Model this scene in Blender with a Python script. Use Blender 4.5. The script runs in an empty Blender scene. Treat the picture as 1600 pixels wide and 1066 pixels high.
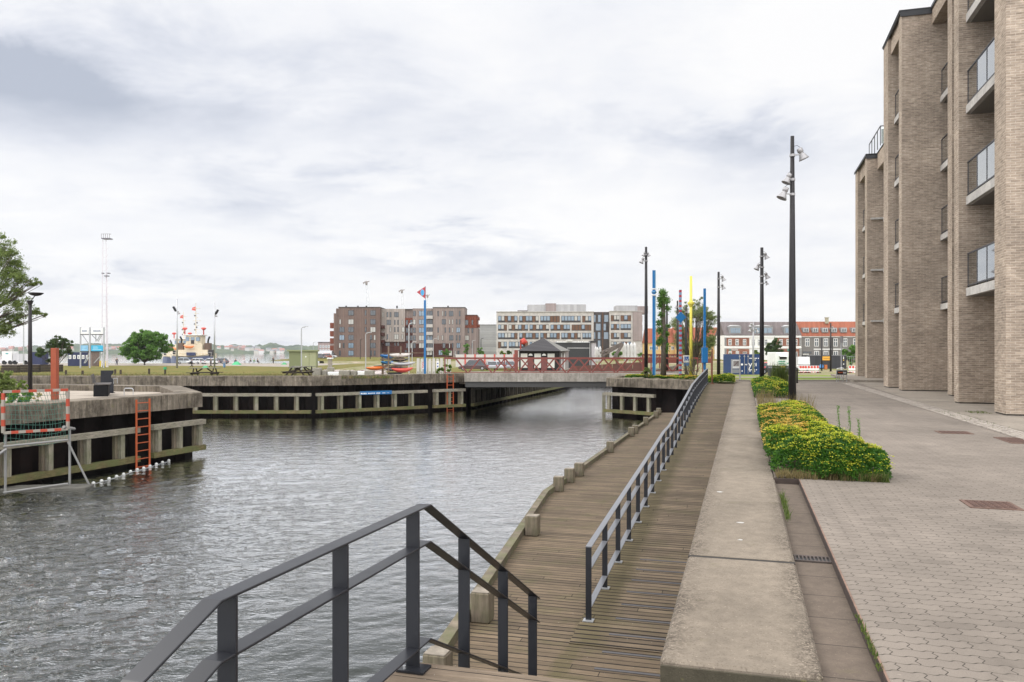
import bpy, bmesh, math, random
import numpy as np
from mathutils import Vector, Matrix, noise as mnoise
R = math.radians
SC = bpy.context.scene
C = SC.collection
# ---------------------------------------------------------------- camera, sky, sun, exposure
EYE, F, CX, HY = 1.65, 1244.0, 800.0, 551.0
cam_d = bpy.data.cameras.new('camera'); cam = bpy.data.objects.new('camera', cam_d); C.objects.link(cam)
cam.location = (0, 0, EYE); cam.rotation_euler = (R(90), 0, 0)
cam_d.sensor_width = 36; cam_d.lens = 36 * F / 1600; cam_d.shift_y = 18 / 1600
cam_d.clip_start = 0.05; cam_d.clip_end = 30000
SC.camera = cam
SC.view_settings.view_transform = 'Standard'; SC.view_settings.look = 'None'
SC.view_settings.exposure = 0.0; SC.view_settings.gamma = 1
SUN_EL, SUN_AZ = 42, -66           # azimuth measured from +Y towards +X
sun_d = bpy.data.lights.new('sun', 'SUN'); sun = bpy.data.objects.new('sun', sun_d); C.objects.link(sun)
sun_d.energy = 1.5; sun_d.angle = R(24); sun_d.color = (1, 0.965, 0.92)
sdir = Vector((math.sin(R(SUN_AZ)) * math.cos(R(SUN_EL)), math.cos(R(SUN_AZ)) * math.cos(R(SUN_EL)), math.sin(R(SUN_EL))))
sun.rotation_euler = sdir.to_track_quat('Z', 'Y').to_euler(); sun.location = (0, 0, 60)

def make_world():
    w = bpy.data.worlds.new('World'); SC.world = w; w.use_nodes = True
    nt = w.node_tree; N = nt.nodes; L = nt.links; N.clear()
    out = N.new('ShaderNodeOutputWorld')
    sky = N.new('ShaderNodeTexSky'); sky.sky_type = 'NISHITA'; sky.sun_disc = False
    sky.sun_elevation = R(SUN_EL); sky.sun_rotation = R(SUN_AZ)
    b1 = N.new('ShaderNodeBackground'); b1.inputs[1].default_value = 0.1
    L.new(sky.outputs[0], b1.inputs[0])
    tc = N.new('ShaderNodeTexCoord')
    sep = N.new('ShaderNodeSeparateXYZ'); L.new(tc.outputs['Generated'], sep.inputs[0])
    def math_(op, a, b=None, c=None):
        m = N.new('ShaderNodeMath'); m.operation = op
        for i, v in enumerate((a, b, c)):
            if v is None: continue
            if isinstance(v, (int, float)): m.inputs[i].default_value = v
            else: L.new(v, m.inputs[i])
        return m.outputs[0]
    zz = math_('ADD', math_('MAXIMUM', sep.outputs[2], 0.0), 0.17)
    px = math_('DIVIDE', sep.outputs[0], zz); py = math_('DIVIDE', sep.outputs[1], zz)
    cmb = N.new('ShaderNodeCombineXYZ'); L.new(px, cmb.inputs[0]); L.new(py, cmb.inputs[1])
    def noise(scale, det, rough, off, dist=0.0):
        mp = N.new('ShaderNodeMapping'); mp.inputs['Location'].default_value = off
        L.new(cmb.outputs[0], mp.inputs[0])
        n = N.new('ShaderNodeTexNoise'); n.inputs['Scale'].default_value = scale
        n.inputs['Detail'].default_value = det; n.inputs['Roughness'].default_value = rough
        n.inputs['Distortion'].default_value = dist
        L.new(mp.outputs[0], n.inputs['Vector']); return n.outputs[0]
    n1 = noise(0.95, 6, 0.55, (3.1, 1.7, 0), 0.15); n2 = noise(2.6, 6, 0.6, (8.4, 2.2, 0), 0.3)
    mixn = math_('ADD', math_('MULTIPLY', n1, 0.62), math_('MULTIPLY', n2, 0.38))
    # heavier banks of cloud in a few directions
    def direction(ppx, ppy):
        v = Vector(((ppx - CX) / F, 1, (HY - ppy) / F)).normalized(); return v
    dark = None
    for (bx, by, wx, wz, amt) in ((40, 150, .11, .05, .27), (700, 405, .15, .022, .20), (1190, 240, .08, .045, .18), (330, 340, .20, .03, .08), (880, 200, .05, .02, .05),
                                  (160, 470, .25, .02, .06), (1050, 265, .12, .03, .07), (420, 160, .25, .03, .04), (60, 30, .15, .03, .07), (560, 290, .2, .015, .06)):
        v = direction(bx, by)
        dx = math_('DIVIDE', math_('SUBTRACT', sep.outputs[0], v.x), wx)
        dz = math_('DIVIDE', math_('SUBTRACT', math_('ADD', sep.outputs[2], math_('MULTIPLY', math_('SUBTRACT', n2, 0.5), 0.16)), v.z), wz)
        r2 = math_('ADD', math_('MULTIPLY', dx, dx), math_('MULTIPLY', dz, dz))
        g = math_('MULTIPLY', math_('EXPONENT', math_('MULTIPLY', r2, -0.8)), amt)
        dark = g if dark is None else math_('ADD', dark, g)
    val = math_('SUBTRACT', mixn, dark)
    ramp = N.new('ShaderNodeValToRGB'); L.new(val, ramp.inputs[0])
    e = ramp.color_ramp.elements
    e[0].position = 0.20; e[0].color = (0.48, 0.52, 0.61, 1)
    e[1].position = 0.56; e[1].color = (0.97, 0.965, 0.965, 1)
    m = e.new(0.33); m.color = (0.72, 0.745, 0.815, 1)
    m = e.new(0.43); m.color = (0.87, 0.88, 0.915, 1)
    b2 = N.new('ShaderNodeBackground'); b2.inputs[1].default_value = 1.1
    L.new(ramp.outputs[0], b2.inputs[0])
    hi = N.new('ShaderNodeMapRange'); hi.interpolation_type = 'SMOOTHSTEP'; L.new(sep.outputs[2], hi.inputs[0])      # overcast: brightest overhead
    hi.inputs[1].default_value = 0.36; hi.inputs[2].default_value = 0.85; hi.inputs[3].default_value = 1.07; hi.inputs[4].default_value = 2.0
    bk = N.new('ShaderNodeMapRange'); bk.interpolation_type = 'SMOOTHSTEP'; L.new(sep.outputs[1], bk.inputs[0])      # added fill: sky boosted behind the viewer to light camera-facing surfaces
    bk.inputs[1].default_value = 0.25; bk.inputs[2].default_value = -0.7; bk.inputs[3].default_value = 1.0; bk.inputs[4].default_value = 2.3
    L.new(math_('MULTIPLY', hi.outputs[0], bk.outputs[0]), b2.inputs[1])
    mx = N.new('ShaderNodeMixShader'); mx.inputs[0].default_value = 0.94
    L.new(b1.outputs[0], mx.inputs[1]); L.new(b2.outputs[0], mx.inputs[2]); L.new(mx.outputs[0], out.inputs[0])
make_world()

# ---------------------------------------------------------------- frames of reference
CO, SI = math.cos(R(16.2)), math.sin(R(16.2))
def W(a, b, z=None):                     # promenade frame: a to the right of the kerb line, b along it
    p = (a * CO + b * SI, -a * SI + b * CO)
    return p if z is None else (p[0], p[1], z)
def at(px, D): return (px - CX) / F * D
def zat(py, D): return EYE - (py - HY) * D / F
def gz(Y):                               # height of the land
    pts = ((0, 0), (52, 0), (100, -1.15), (150, -1.25), (215, -1.2), (240, -0.35), (300, -0.05), (2000, 0.2))
    for (y0, z0), (y1, z1) in zip(pts, pts[1:]):
        if Y <= y1: return z0 + (z1 - z0) * max(0, Y - y0) / (y1 - y0)
    return 0.2
WATER = -2.45
STREET = R(-16.2)                        # rotation that lines an object's local +Y up with the promenade

# ---------------------------------------------------------------- materials
MATS = {}
class G:
    def __init__(s, name):
        s.m = bpy.data.materials.new(name); s.m.use_nodes = True; s.t = s.m.node_tree; s.N = s.t.nodes; s.L = s.t.links
        s.N.clear(); s.out = s.N.new('ShaderNodeOutputMaterial'); s.p = s.N.new('ShaderNodeBsdfPrincipled')
        s.L.new(s.p.outputs[0], s.out.inputs[0]); MATS[name] = s.m
    def n(s, typ, **k):
        nd = s.N.new(typ)
        for a, v in k.items():
            if a.startswith('i_'): s.set(nd.inputs[a[2:].replace('_', ' ')], v)
            else: setattr(nd, a, v)
        return nd
    def set(s, inp, v):
        if hasattr(v, 'is_output'): s.L.new(v, inp)
        else: inp.default_value = (tuple(v) + (1,)) if isinstance(v, (tuple, list)) and len(v) == 3 and inp.type == 'RGBA' else v
    def pr(s, **k):
        for a, v in k.items(): s.set(s.p.inputs[a.replace('_', ' ')], v)
    def math(s, op, a, b=None, c=None, clamp=False):
        m = s.N.new('ShaderNodeMath'); m.operation = op; m.use_clamp = clamp
        for i, v in enumerate((a, b, c)):
            if v is not None: s.set(m.inputs[i], v)
        return m.outputs[0]
    def co(s, kind='Object', scale=(1, 1, 1), loc=(0, 0, 0), rot=(0, 0, 0)):
        tc = s.N.new('ShaderNodeTexCoord'); mp = s.N.new('ShaderNodeMapping')
        mp.inputs['Scale'].default_value = scale; mp.inputs['Location'].default_value = loc; mp.inputs['Rotation'].default_value = rot
        s.L.new(tc.outputs[kind], mp.inputs[0]); return mp.outputs[0]
    def noise(s, vec, scale=5, detail=5, rough=.55, dist=0):
        n = s.N.new('ShaderNodeTexNoise'); s.L.new(vec, n.inputs['Vector'])
        n.inputs['Scale'].default_value = scale; n.inputs['Detail'].default_value = detail; n.inputs['Roughness'].default_value = rough
        n.inputs['Distortion'].default_value = dist; return n.outputs[0]
    def ramp(s, f, stops):
        r = s.N.new('ShaderNodeValToRGB'); s.L.new(f, r.inputs[0]); e = r.color_ramp.elements
        while len(e) < len(stops): e.new(0.5)
        for el, (p, c) in zip(e, stops):
            el.position = p; el.color = (c, c, c, 1) if isinstance(c, (int, float)) else tuple(c) + (1,)
        return r.outputs[0]
    def mix(s, f, a, b, mode='MIX'):
        m = s.N.new('ShaderNodeMix'); m.data_type = 'RGBA'; m.blend_type = mode
        s.set(m.inputs['Factor'], f); s.set(m.inputs['A'], a); s.set(m.inputs['B'], b); return m.outputs['Result']
    def bump(s, h, strength=.3, dist=.01, normal=None):
        b = s.N.new('ShaderNodeBump'); s.set(b.inputs['Height'], h); b.inputs['Strength'].default_value = strength; b.inputs['Distance'].default_value = dist
        if normal is not None: s.L.new(normal, b.inputs['Normal'])
        s.L.new(b.outputs[0], s.p.inputs['Normal']); return b.outputs[0]
def sc(c, k): return tuple(min(1, x * k) for x in c)
def M(name, col, rough=.6, metal=0, var=.25, scale=3, bump=.0, bscale=40, spec=.5, dirt=None, coat=0):
    if name in MATS: return MATS[name]
    g = G(name); v = g.co('Object')
    f = g.noise(v, scale, 6, .6)
    c = g.ramp(f, [(.3, sc(col, 1 - var)), (.5, col), (.72, sc(col, 1 + var * .7))])
    if dirt:
        d = g.noise(v, scale * .37 + .1, 8, .7); c = g.mix(g.ramp(d, [(.5, 0.0), (.68, .8)]), c, dirt)
    g.pr(Base_Color=c, Metallic=metal, Specular_IOR_Level=spec)
    g.pr(Roughness=g.math('ADD', g.math('MULTIPLY', f, .25), rough - .12, clamp=True))
    if coat: g.p.inputs['Coat Weight'].default_value = coat
    if bump: g.bump(g.noise(v, bscale, 4, .6), bump, .01)
    return g.m
def flat(name, col, rough=.5, metal=0, spec=.5): return M(name, col, rough, metal, var=.07, scale=6, spec=spec)

def mat_brick(name, c1, c2, mortar, w=.238, h=.0667, mo=.0075, wear=.35):
    g = G(name); v = g.co('UV')
    b = g.n('ShaderNodeTexBrick'); g.L.new(v, b.inputs['Vector'])
    b.offset = .5; b.inputs['Scale'].default_value = 1; b.inputs['Brick Width'].default_value = w; b.inputs['Row Height'].default_value = h
    b.inputs['Mortar Size'].default_value = mo; b.inputs['Mortar Smooth'].default_value = .3; b.inputs['Bias'].default_value = 0
    b.inputs['Color1'].default_value = tuple(c1) + (1,); b.inputs['Color2'].default_value = tuple(c2) + (1,); b.inputs['Mortar'].default_value = tuple(mortar) + (1,)
    st = g.noise(g.co('UV', (2.2, 9, 1)), 1.6, 4, .7); big = g.noise(v, .55, 4, .6)
    fine = g.noise(g.co('UV', (1, 3.2, 1)), 7, 3, .6)
    c = g.mix(wear, b.outputs['Color'], g.ramp(st, [(.3, .16), (.5, .5), (.7, .95)]), 'OVERLAY')
    c = g.mix(.28, c, g.ramp(fine, [(.3, .25), (.7, .8)]), 'OVERLAY')
    c = g.mix(.38, c, g.ramp(big, [(.35, .28), (.65, .74)]), 'OVERLAY')
    rain = g.noise(g.co('UV', (1.6, .10, 1), (3, 1, 0)), 1, 5, .65); c = g.mix(g.math('MULTIPLY', g.ramp(rain, [(.52, 0.0), (.70, 1.0)]), .28), c, sc(c2, .62))
    g.pr(Base_Color=c, Roughness=.85, Specular_IOR_Level=.25)
    g.bump(g.math('ADD', g.math('MULTIPLY', b.outputs['Fac'], -1.0), g.math('MULTIPLY', st, .5)), .6, .008)
    return g.m
def mat_concrete(name, base, dark, streaks=.0, speck=.35, lich=0.0, bump=.25, joints=None, worn=None):
    g = G(name); v = g.co('Object')
    n1 = g.noise(v, .7, 7, .65, .3); n2 = g.noise(v, 9, 6, .7); n3 = g.noise(v, 95, 3, .6)
    c = g.ramp(n1, [(.3, sc(base, .72)), (.5, base), (.7, sc(base, 1.18))])
    c = g.mix(.35, c, g.ramp(n2, [(.3, .25), (.7, .78)]), 'OVERLAY')
    if speck: c = g.mix(g.math('MULTIPLY', g.ramp(n3, [(.34, 1.0), (.44, 0.0)]), speck), c, sc(dark, .8))
    if speck: c = g.mix(g.math('MULTIPLY', g.ramp(g.noise(v, 60, 2, .5), [(.68, 0.0), (.72, 1.0)]), .8), c, sc(base, 1.9))
    if worn:                      # coarse exposed aggregate and grime towards the long edges
        tc = g.n('ShaderNodeTexCoord'); sp = g.n('ShaderNodeSeparateXYZ'); g.L.new(tc.outputs['UV'], sp.inputs[0])
        e = g.math('DIVIDE', g.math('ABSOLUTE', g.math('SUBTRACT', sp.outputs[0], worn[0])), worn[1])
        e = g.math('ADD', e, g.math('MULTIPLY', g.math('SUBTRACT', g.noise(v, 1.6, 6, .75), .5), 1.3))
        m1 = g.ramp(e, [(.55, 0.0), (1.0, 1.0)]); c = g.mix(g.math('MULTIPLY', m1, g.ramp(g.noise(v, 38, 4, .75), [(.45, .12), (.56, .85)])), c, sc(dark, .75))
        c = g.mix(g.math('MULTIPLY', m1, g.ramp(g.noise(v, 75, 2, .5), [(.64, 0.0), (.68, .9)])), c, sc(base, 1.9))
    if streaks:
        s1 = g.noise(g.co('UV', (5, .45, 1)), 1, 5, .7); s2 = g.noise(g.co('UV', (1.1, .8, 1), (3, 7, 0)), 1, 6, .75)
        c = g.mix(g.math('MULTIPLY', g.ramp(s1, [(.38, 0.0), (.62, 1.0)]), streaks), c, dark)
        c = g.mix(g.math('MULTIPLY', g.ramp(s2, [(.45, 0.0), (.62, 1.0)]), streaks), c, sc(dark, .75))
        c = g.mix(g.math('MULTIPLY', g.ramp(g.noise(g.co('UV', (9, .35, 1), (9, 1, 0)), 1, 3, .5), [(.62, 0.0), (.74, 1.0)]), streaks * .8), c, sc(base, 1.5))
    if lich: c = g.mix(g.math('MULTIPLY', g.ramp(g.noise(v, 3.2, 4, .7), [(.60, 0.0), (.68, 1.0)]), lich), c, (.16, .15, .05))
    if joints:
        for (axis, step, width) in joints:
            tc = g.n('ShaderNodeTexCoord'); sp = g.n('ShaderNodeSeparateXYZ'); g.L.new(tc.outputs['UV'], sp.inputs[0])
            fr = g.math('FRACT', g.math('DIVIDE', sp.outputs[axis], step)); c = g.mix(g.math('MULTIPLY', g.math('LESS_THAN', fr, width / step), .75), c, sc(dark, .4))
    g.pr(Base_Color=c, Roughness=.88, Specular_IOR_Level=.25)
    g.bump(g.math('ADD', g.math('MULTIPLY', n3, .6), n2), bump, .012)
    return g.m
def mat_planks(name, base, step=.125, gap=.011, length=4.2, green=.0, axis=1, moss=None):
    g = G(name); tc = g.n('ShaderNodeTexCoord'); sp = g.n('ShaderNodeSeparateXYZ'); g.L.new(tc.outputs['UV'], sp.inputs[0])
    u, v = (sp.outputs[0], sp.outputs[1]) if axis == 1 else (sp.outputs[1], sp.outputs[0])
    wob = g.math('MULTIPLY', g.math('SUBTRACT', g.noise(g.co('UV', (.8, .8, 1)), 1.5, 2), .5), .02)
    q = g.math('DIVIDE', g.math('ADD', v, wob), step); fr = g.math('FRACT', q); idx = g.math('FLOOR', q)
    wn = g.n('ShaderNodeTexWhiteNoise', noise_dimensions='1D'); g.L.new(idx, wn.inputs['W'])
    sh = g.math('FRACT', g.math('ADD', g.math('DIVIDE', u, length), wn.outputs[0]))
    end = g.math('LESS_THAN', sh, .006 / length * 1.3)
    gapw = g.math('MULTIPLY', g.math('ADD', wn.outputs[0], .55), gap / step)
    gp = g.math('LESS_THAN', fr, gapw)
    gapm = g.math('MAXIMUM', gp, end)
    cv = g.n('ShaderNodeCombineXYZ'); g.L.new(g.math('MULTIPLY', u, 2.3), cv.inputs[0]); g.L.new(g.math('MULTIPLY', v, 55), cv.inputs[1]); g.L.new(g.math('MULTIPLY', idx, 3.7), cv.inputs[2])
    grain = g.noise(cv.outputs[0], 1.3, 5, .7)
    pl = g.n('ShaderNodeTexWhiteNoise', noise_dimensions='2D')
    c2 = g.n('ShaderNodeCombineXYZ'); g.L.new(idx, c2.inputs[0]); g.L.new(g.math('FLOOR', g.math('ADD', g.math('DIVIDE', u, length), wn.outputs[0])), c2.inputs[1]); g.L.new(c2.outputs[0], pl.inputs['Vector'])
    c = g.ramp(grain, [(.25, sc(base, .55)), (.5, base), (.75, sc(base, 1.45))])
    c = g.mix(.42, c, g.ramp(pl.outputs[0], [(0.0, .2), (1.0, .8)]), 'OVERLAY')
    big = g.noise(g.co('UV'), .9, 6, .7)
    c = g.mix(g.math('MULTIPLY', g.ramp(big, [(.42, 0.0), (.62, 1.0)]), .45), c, sc(base, .48))
    if green: c = g.mix(g.math('MULTIPLY', g.ramp(g.noise(g.co('UV', (1, 1, 1), (5, 3, 0)), 1.7, 5, .7), [(.5, 0.0), (.66, 1.0)]), green), c, (.085, .085, .03))
    c = g.mix(g.math('MULTIPLY', g.ramp(g.noise(g.co('UV'), 42, 2, .5), [(.73, 0.0), (.76, 1.0)]), .7), c, (.5, .48, .44))
    if moss: c = g.mix(g.math('MULTIPLY', g.ramp(g.math('ADD', g.math('ABSOLUTE', g.math('SUBTRACT', u, moss[0])), g.math('MULTIPLY', g.math('SUBTRACT', g.noise(g.co('UV', (2, 1, 1)), 2.5, 5, .75), .5), .5)), [(moss[1] * .3, 1.0), (moss[1], 0.0)]), .5), c, (.075, .066, .024))
    c = g.mix(gapm, c, (.012, .009, .007))
    g.pr(Base_Color=c, Roughness=.85, Specular_IOR_Level=.25)
    edge = g.math('SMOOTH_MIN', g.math('MULTIPLY', fr, 6), 1.0, .3)
    g.bump(g.math('ADD', g.math('MULTIPLY', grain, .35), g.math('SUBTRACT', 0.0, gapm)), .7, .012)
    return g.m
def mat_wood(name, base, green=0.0, vertical=True, dark=.5):
    g = G(name); v = g.co('Object', (9, 9, .8) if vertical else (1.6, 1.6, 9)); n = g.noise(v, 3, 6, .7, .2); b = g.noise(g.co('Object'), 1.3, 5, .7)
    c = g.ramp(n, [(.3, sc(base, .5)), (.5, base), (.72, sc(base, 1.5))])
    c = g.mix(g.math('MULTIPLY', g.ramp(b, [(.4, 0.0), (.65, 1.0)]), dark), c, sc(base, .4))
    if green: c = g.mix(g.math('MULTIPLY', g.ramp(g.noise(g.co('Object', (1, 1, 1), (4, 4, 4)), 2.1, 4, .7), [(.42, 0.0), (.6, 1.0)]), green), c, (.10, .12, .045))
    g.pr(Base_Color=c, Roughness=.85, Specular_IOR_Level=.2); g.bump(n, .5, .01); return g.m
def mat_pavers():
    g = G('pavers'); tc = g.n('ShaderNodeTexCoord'); sp = g.n('ShaderNodeSeparateXYZ'); g.L.new(tc.outputs['UV'], sp.inputs[0])
    u, v = sp.outputs[0], sp.outputs[1]
    tri = lambda x, per, amp: g.math('MULTIPLY', g.math('PINGPONG', x, per / 2), amp * 2 / (per / 2))
    u2 = g.math('ADD', u, tri(v, .075, .011)); v2 = g.math('ADD', v, g.math('MULTIPLY', g.math('SINE', g.math('MULTIPLY', g.math('ADD', u, g.math('MULTIPLY', v, 1.0)), 6.2832 / .113)), .0085))
    cv = g.n('ShaderNodeCombineXYZ'); g.L.new(u2, cv.inputs[0]); g.L.new(v2, cv.inputs[1])
    b = g.n('ShaderNodeTexBrick'); g.L.new(cv.outputs[0], b.inputs['Vector']); b.offset = .5
    b.inputs['Scale'].default_value = 1; b.inputs['Brick Width'].default_value = .226; b.inputs['Row Height'].default_value = .113
    b.inputs['Mortar Size'].default_value = .0032; b.inputs['Mortar Smooth'].default_value = .1
    base = (.205, .175, .147)
    b.inputs['Color1'].default_value = sc(base, .97) + (1,); b.inputs['Color2'].default_value = sc(base, 1.03) + (1,); b.inputs['Mortar'].default_value = sc(base, .25) + (1,)
    jm = g.math('MULTIPLY', b.outputs['Fac'], g.ramp(g.noise(g.co('UV'), 5, 5, .8), [(.34, .3), (.55, 1.0)]))
    rowd = g.math('ABSOLUTE', g.math('SUBTRACT', g.math('FRACT', g.math('DIVIDE', v2, .113)), .5)); jm = g.math('MULTIPLY', jm, g.ramp(rowd, [(.46, .85), (.48, .30)]))
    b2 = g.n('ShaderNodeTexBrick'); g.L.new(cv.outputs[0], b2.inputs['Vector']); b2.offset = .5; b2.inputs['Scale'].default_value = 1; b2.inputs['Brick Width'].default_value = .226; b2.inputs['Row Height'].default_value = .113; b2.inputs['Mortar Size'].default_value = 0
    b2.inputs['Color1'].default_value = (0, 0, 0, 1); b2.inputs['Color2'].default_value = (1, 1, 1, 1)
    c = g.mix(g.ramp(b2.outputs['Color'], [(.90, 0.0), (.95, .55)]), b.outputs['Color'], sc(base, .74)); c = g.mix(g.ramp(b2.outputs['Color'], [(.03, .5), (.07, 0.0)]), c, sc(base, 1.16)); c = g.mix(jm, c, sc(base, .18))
    fine = g.noise(g.co('UV'), 130, 3, .7); med = g.noise(g.co('UV'), 3, 5, .6); big = g.noise(g.co('UV'), .35, 4, .6)
    c = g.mix(.25, c, g.ramp(fine, [(.3, .2), (.7, .8)]), 'OVERLAY'); c = g.mix(.16, c, g.ramp(med, [(.3, .25), (.7, .75)]), 'OVERLAY')
    c = g.mix(.34, c, g.ramp(big, [(.3, .2), (.7, .78)]), 'OVERLAY')
    st = g.noise(g.co('UV', (1, .55, 1), (4, 9, 0)), .8, 7, .75, .6); c = g.mix(g.math('MULTIPLY', g.ramp(st, [(.54, 0.0), (.66, 1.0)]), .30), c, sc(base, .45))
    ty = g.noise(g.co('UV', (2.4, .05, 1), (2, 5, 0)), 1, 3, .6); c = g.mix(g.math('MULTIPLY', g.ramp(ty, [(.55, 0.0), (.66, 1.0)]), .16), c, sc(base, .5))
    spt = g.noise(g.co('UV'), 24, 2, .5); c = g.mix(g.math('MULTIPLY', g.ramp(spt, [(.74, 0.0), (.77, 1.0)]), .5), c, sc(base, 1.7))
    g.pr(Base_Color=c, Roughness=.9, Specular_IOR_Level=.2)
    g.bump(g.math('SUBTRACT', g.math('MULTIPLY', fine, .25), g.math('MULTIPLY', jm, 1.0)), .5, .006); return g.m
def mat_water():
    g = G('water')
    a = g.noise(g.co('Object', (.7, 1.2, 1), (0, 0, 0), (0, 0, R(12))), 5.0, 4, .62, .5); b = g.noise(g.co('Object', (1, .5, 1), (7, 3, 0), (0, 0, R(-14))), .95, 3, .5, .4)
    c = g.noise(g.co('Object', (.7, 1.2, 1), (1, 2, 0), (0, 0, R(-15))), 13, 3, .6)
    h = g.math('ADD', g.math('ADD', g.math('MULTIPLY', a, .40), g.math('MULTIPLY', b, .35)), g.math('MULTIPLY', c, .12))
    tc = g.n('ShaderNodeTexCoord'); sp = g.n('ShaderNodeSeparateXYZ'); g.L.new(tc.outputs['Object'], sp.inputs[0])      # choppier water close in on the left
    lee = g.math('MULTIPLY', g.math('MULTIPLY', g.math('SUBTRACT', -2.5, sp.outputs[0]), .13, clamp=True), g.math('SUBTRACT', 1.9, g.math('MULTIPLY', sp.outputs[1], .07), clamp=True))
    h = g.math('MULTIPLY', g.math('MULTIPLY', h, g.math('ADD', 1.0, g.math('MULTIPLY', lee, 5.0))), g.math('SUBTRACT', 1.0, g.math('MULTIPLY', g.math('MULTIPLY', g.math('SUBTRACT', sp.outputs[1], 60.0), .006, clamp=True), .8)))
    bn = g.n('ShaderNodeBump'); g.L.new(h, bn.inputs['Height']); bn.inputs['Strength'].default_value = 1; bn.inputs['Distance'].default_value = WBUMP
    fr = g.n('ShaderNodeFresnel'); fr.inputs[0].default_value = 1.33; g.L.new(bn.outputs[0], fr.inputs['Normal'])
    df = g.n('ShaderNodeBsdfDiffuse'); df.inputs[0].default_value = (.010, .014, .011, 1)
    gl = g.n('ShaderNodeBsdfGlossy'); gl.inputs['Roughness'].default_value = .04; gl.inputs['Color'].default_value = (1, 1, 1, 1); g.L.new(bn.outputs[0], gl.inputs['Normal'])
    mx = g.n('ShaderNodeMixShader'); g.L.new(g.math('MULTIPLY', g.math('POWER', fr.outputs[0], 1.5), 4.9, clamp=True), mx.inputs[0]); g.L.new(df.outputs[0], mx.inputs[1]); g.L.new(gl.outputs[0], mx.inputs[2])
    g.L.new(mx.outputs[0], g.out.inputs[0]); g.N.remove(g.p); return g.m
WBUMP = .042
def mat_glass(name, tint=(.02, .025, .03), rough=.04):
    g = G(name); g.pr(Base_Color=tint, Roughness=rough, Specular_IOR_Level=.9, IOR=1.5)
    n = g.noise(g.co('Object'), 1.3, 2); g.bump(n, .06, .02); return g.m
def mat_clear(name, tint=(.8, .86, .84), base=.30):
    g = G(name); tr = g.n('ShaderNodeBsdfTransparent'); tr.inputs[0].default_value = tint + (1,)
    gl = g.n('ShaderNodeBsdfGlossy'); gl.inputs['Roughness'].default_value = .03; gl.inputs['Color'].default_value = (.92, .94, .95, 1)
    fr = g.n('ShaderNodeFresnel'); fr.inputs[0].default_value = 1.75
    mx = g.n('ShaderNodeMixShader'); g.L.new(g.math('ADD', fr.outputs[0], base, clamp=True), mx.inputs[0]); g.L.new(tr.outputs[0], mx.inputs[1]); g.L.new(gl.outputs[0], mx.inputs[2])
    g.L.new(mx.outputs[0], g.out.inputs[0]); g.N.remove(g.p); return g.m
def mat_leaf(name, c1, c2, c3=None, scale=1.2):
    g = G(name); n = g.noise(g.co('Object'), scale, 4, .7); r = g.n('ShaderNodeNewGeometry')
    c = g.ramp(g.math('ADD', g.math('MULTIPLY', n, .6), g.math('MULTIPLY', r.outputs['Random Per Island'], .4)), [(.25, c1), (.5, c2), (.75, c3 or sc(c2, 1.5))])
    g.pr(Base_Color=c, Roughness=.6, Specular_IOR_Level=.3)
    tl = g.n('ShaderNodeBsdfTranslucent'); g.L.new(c, tl.inputs[0]); mx = g.n('ShaderNodeMixShader'); mx.inputs[0].default_value = .45
    g.L.new(g.p.outputs[0], mx.inputs[1]); g.L.new(tl.outputs[0], mx.inputs[2]); g.L.new(mx.outputs[0], g.out.inputs[0]); return g.m
def mat_grass(name, cols, scale=.25, fine=6):
    g = G(name); n = g.noise(g.co('Object'), scale, 8, .7, .4); f = g.noise(g.co('Object', (1, .5, 1)), fine, 5, .7)
    k = len(cols); c = g.ramp(n, [(.28 + .44 * i / (k - 1), q) for i, q in enumerate(cols)])
    c = g.mix(.55, c, g.ramp(f, [(.3, .2), (.7, .8)]), 'OVERLAY'); g.pr(Base_Color=c, Roughness=.95, Specular_IOR_Level=.1); g.bump(f, .6, .1); return g.m

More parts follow.
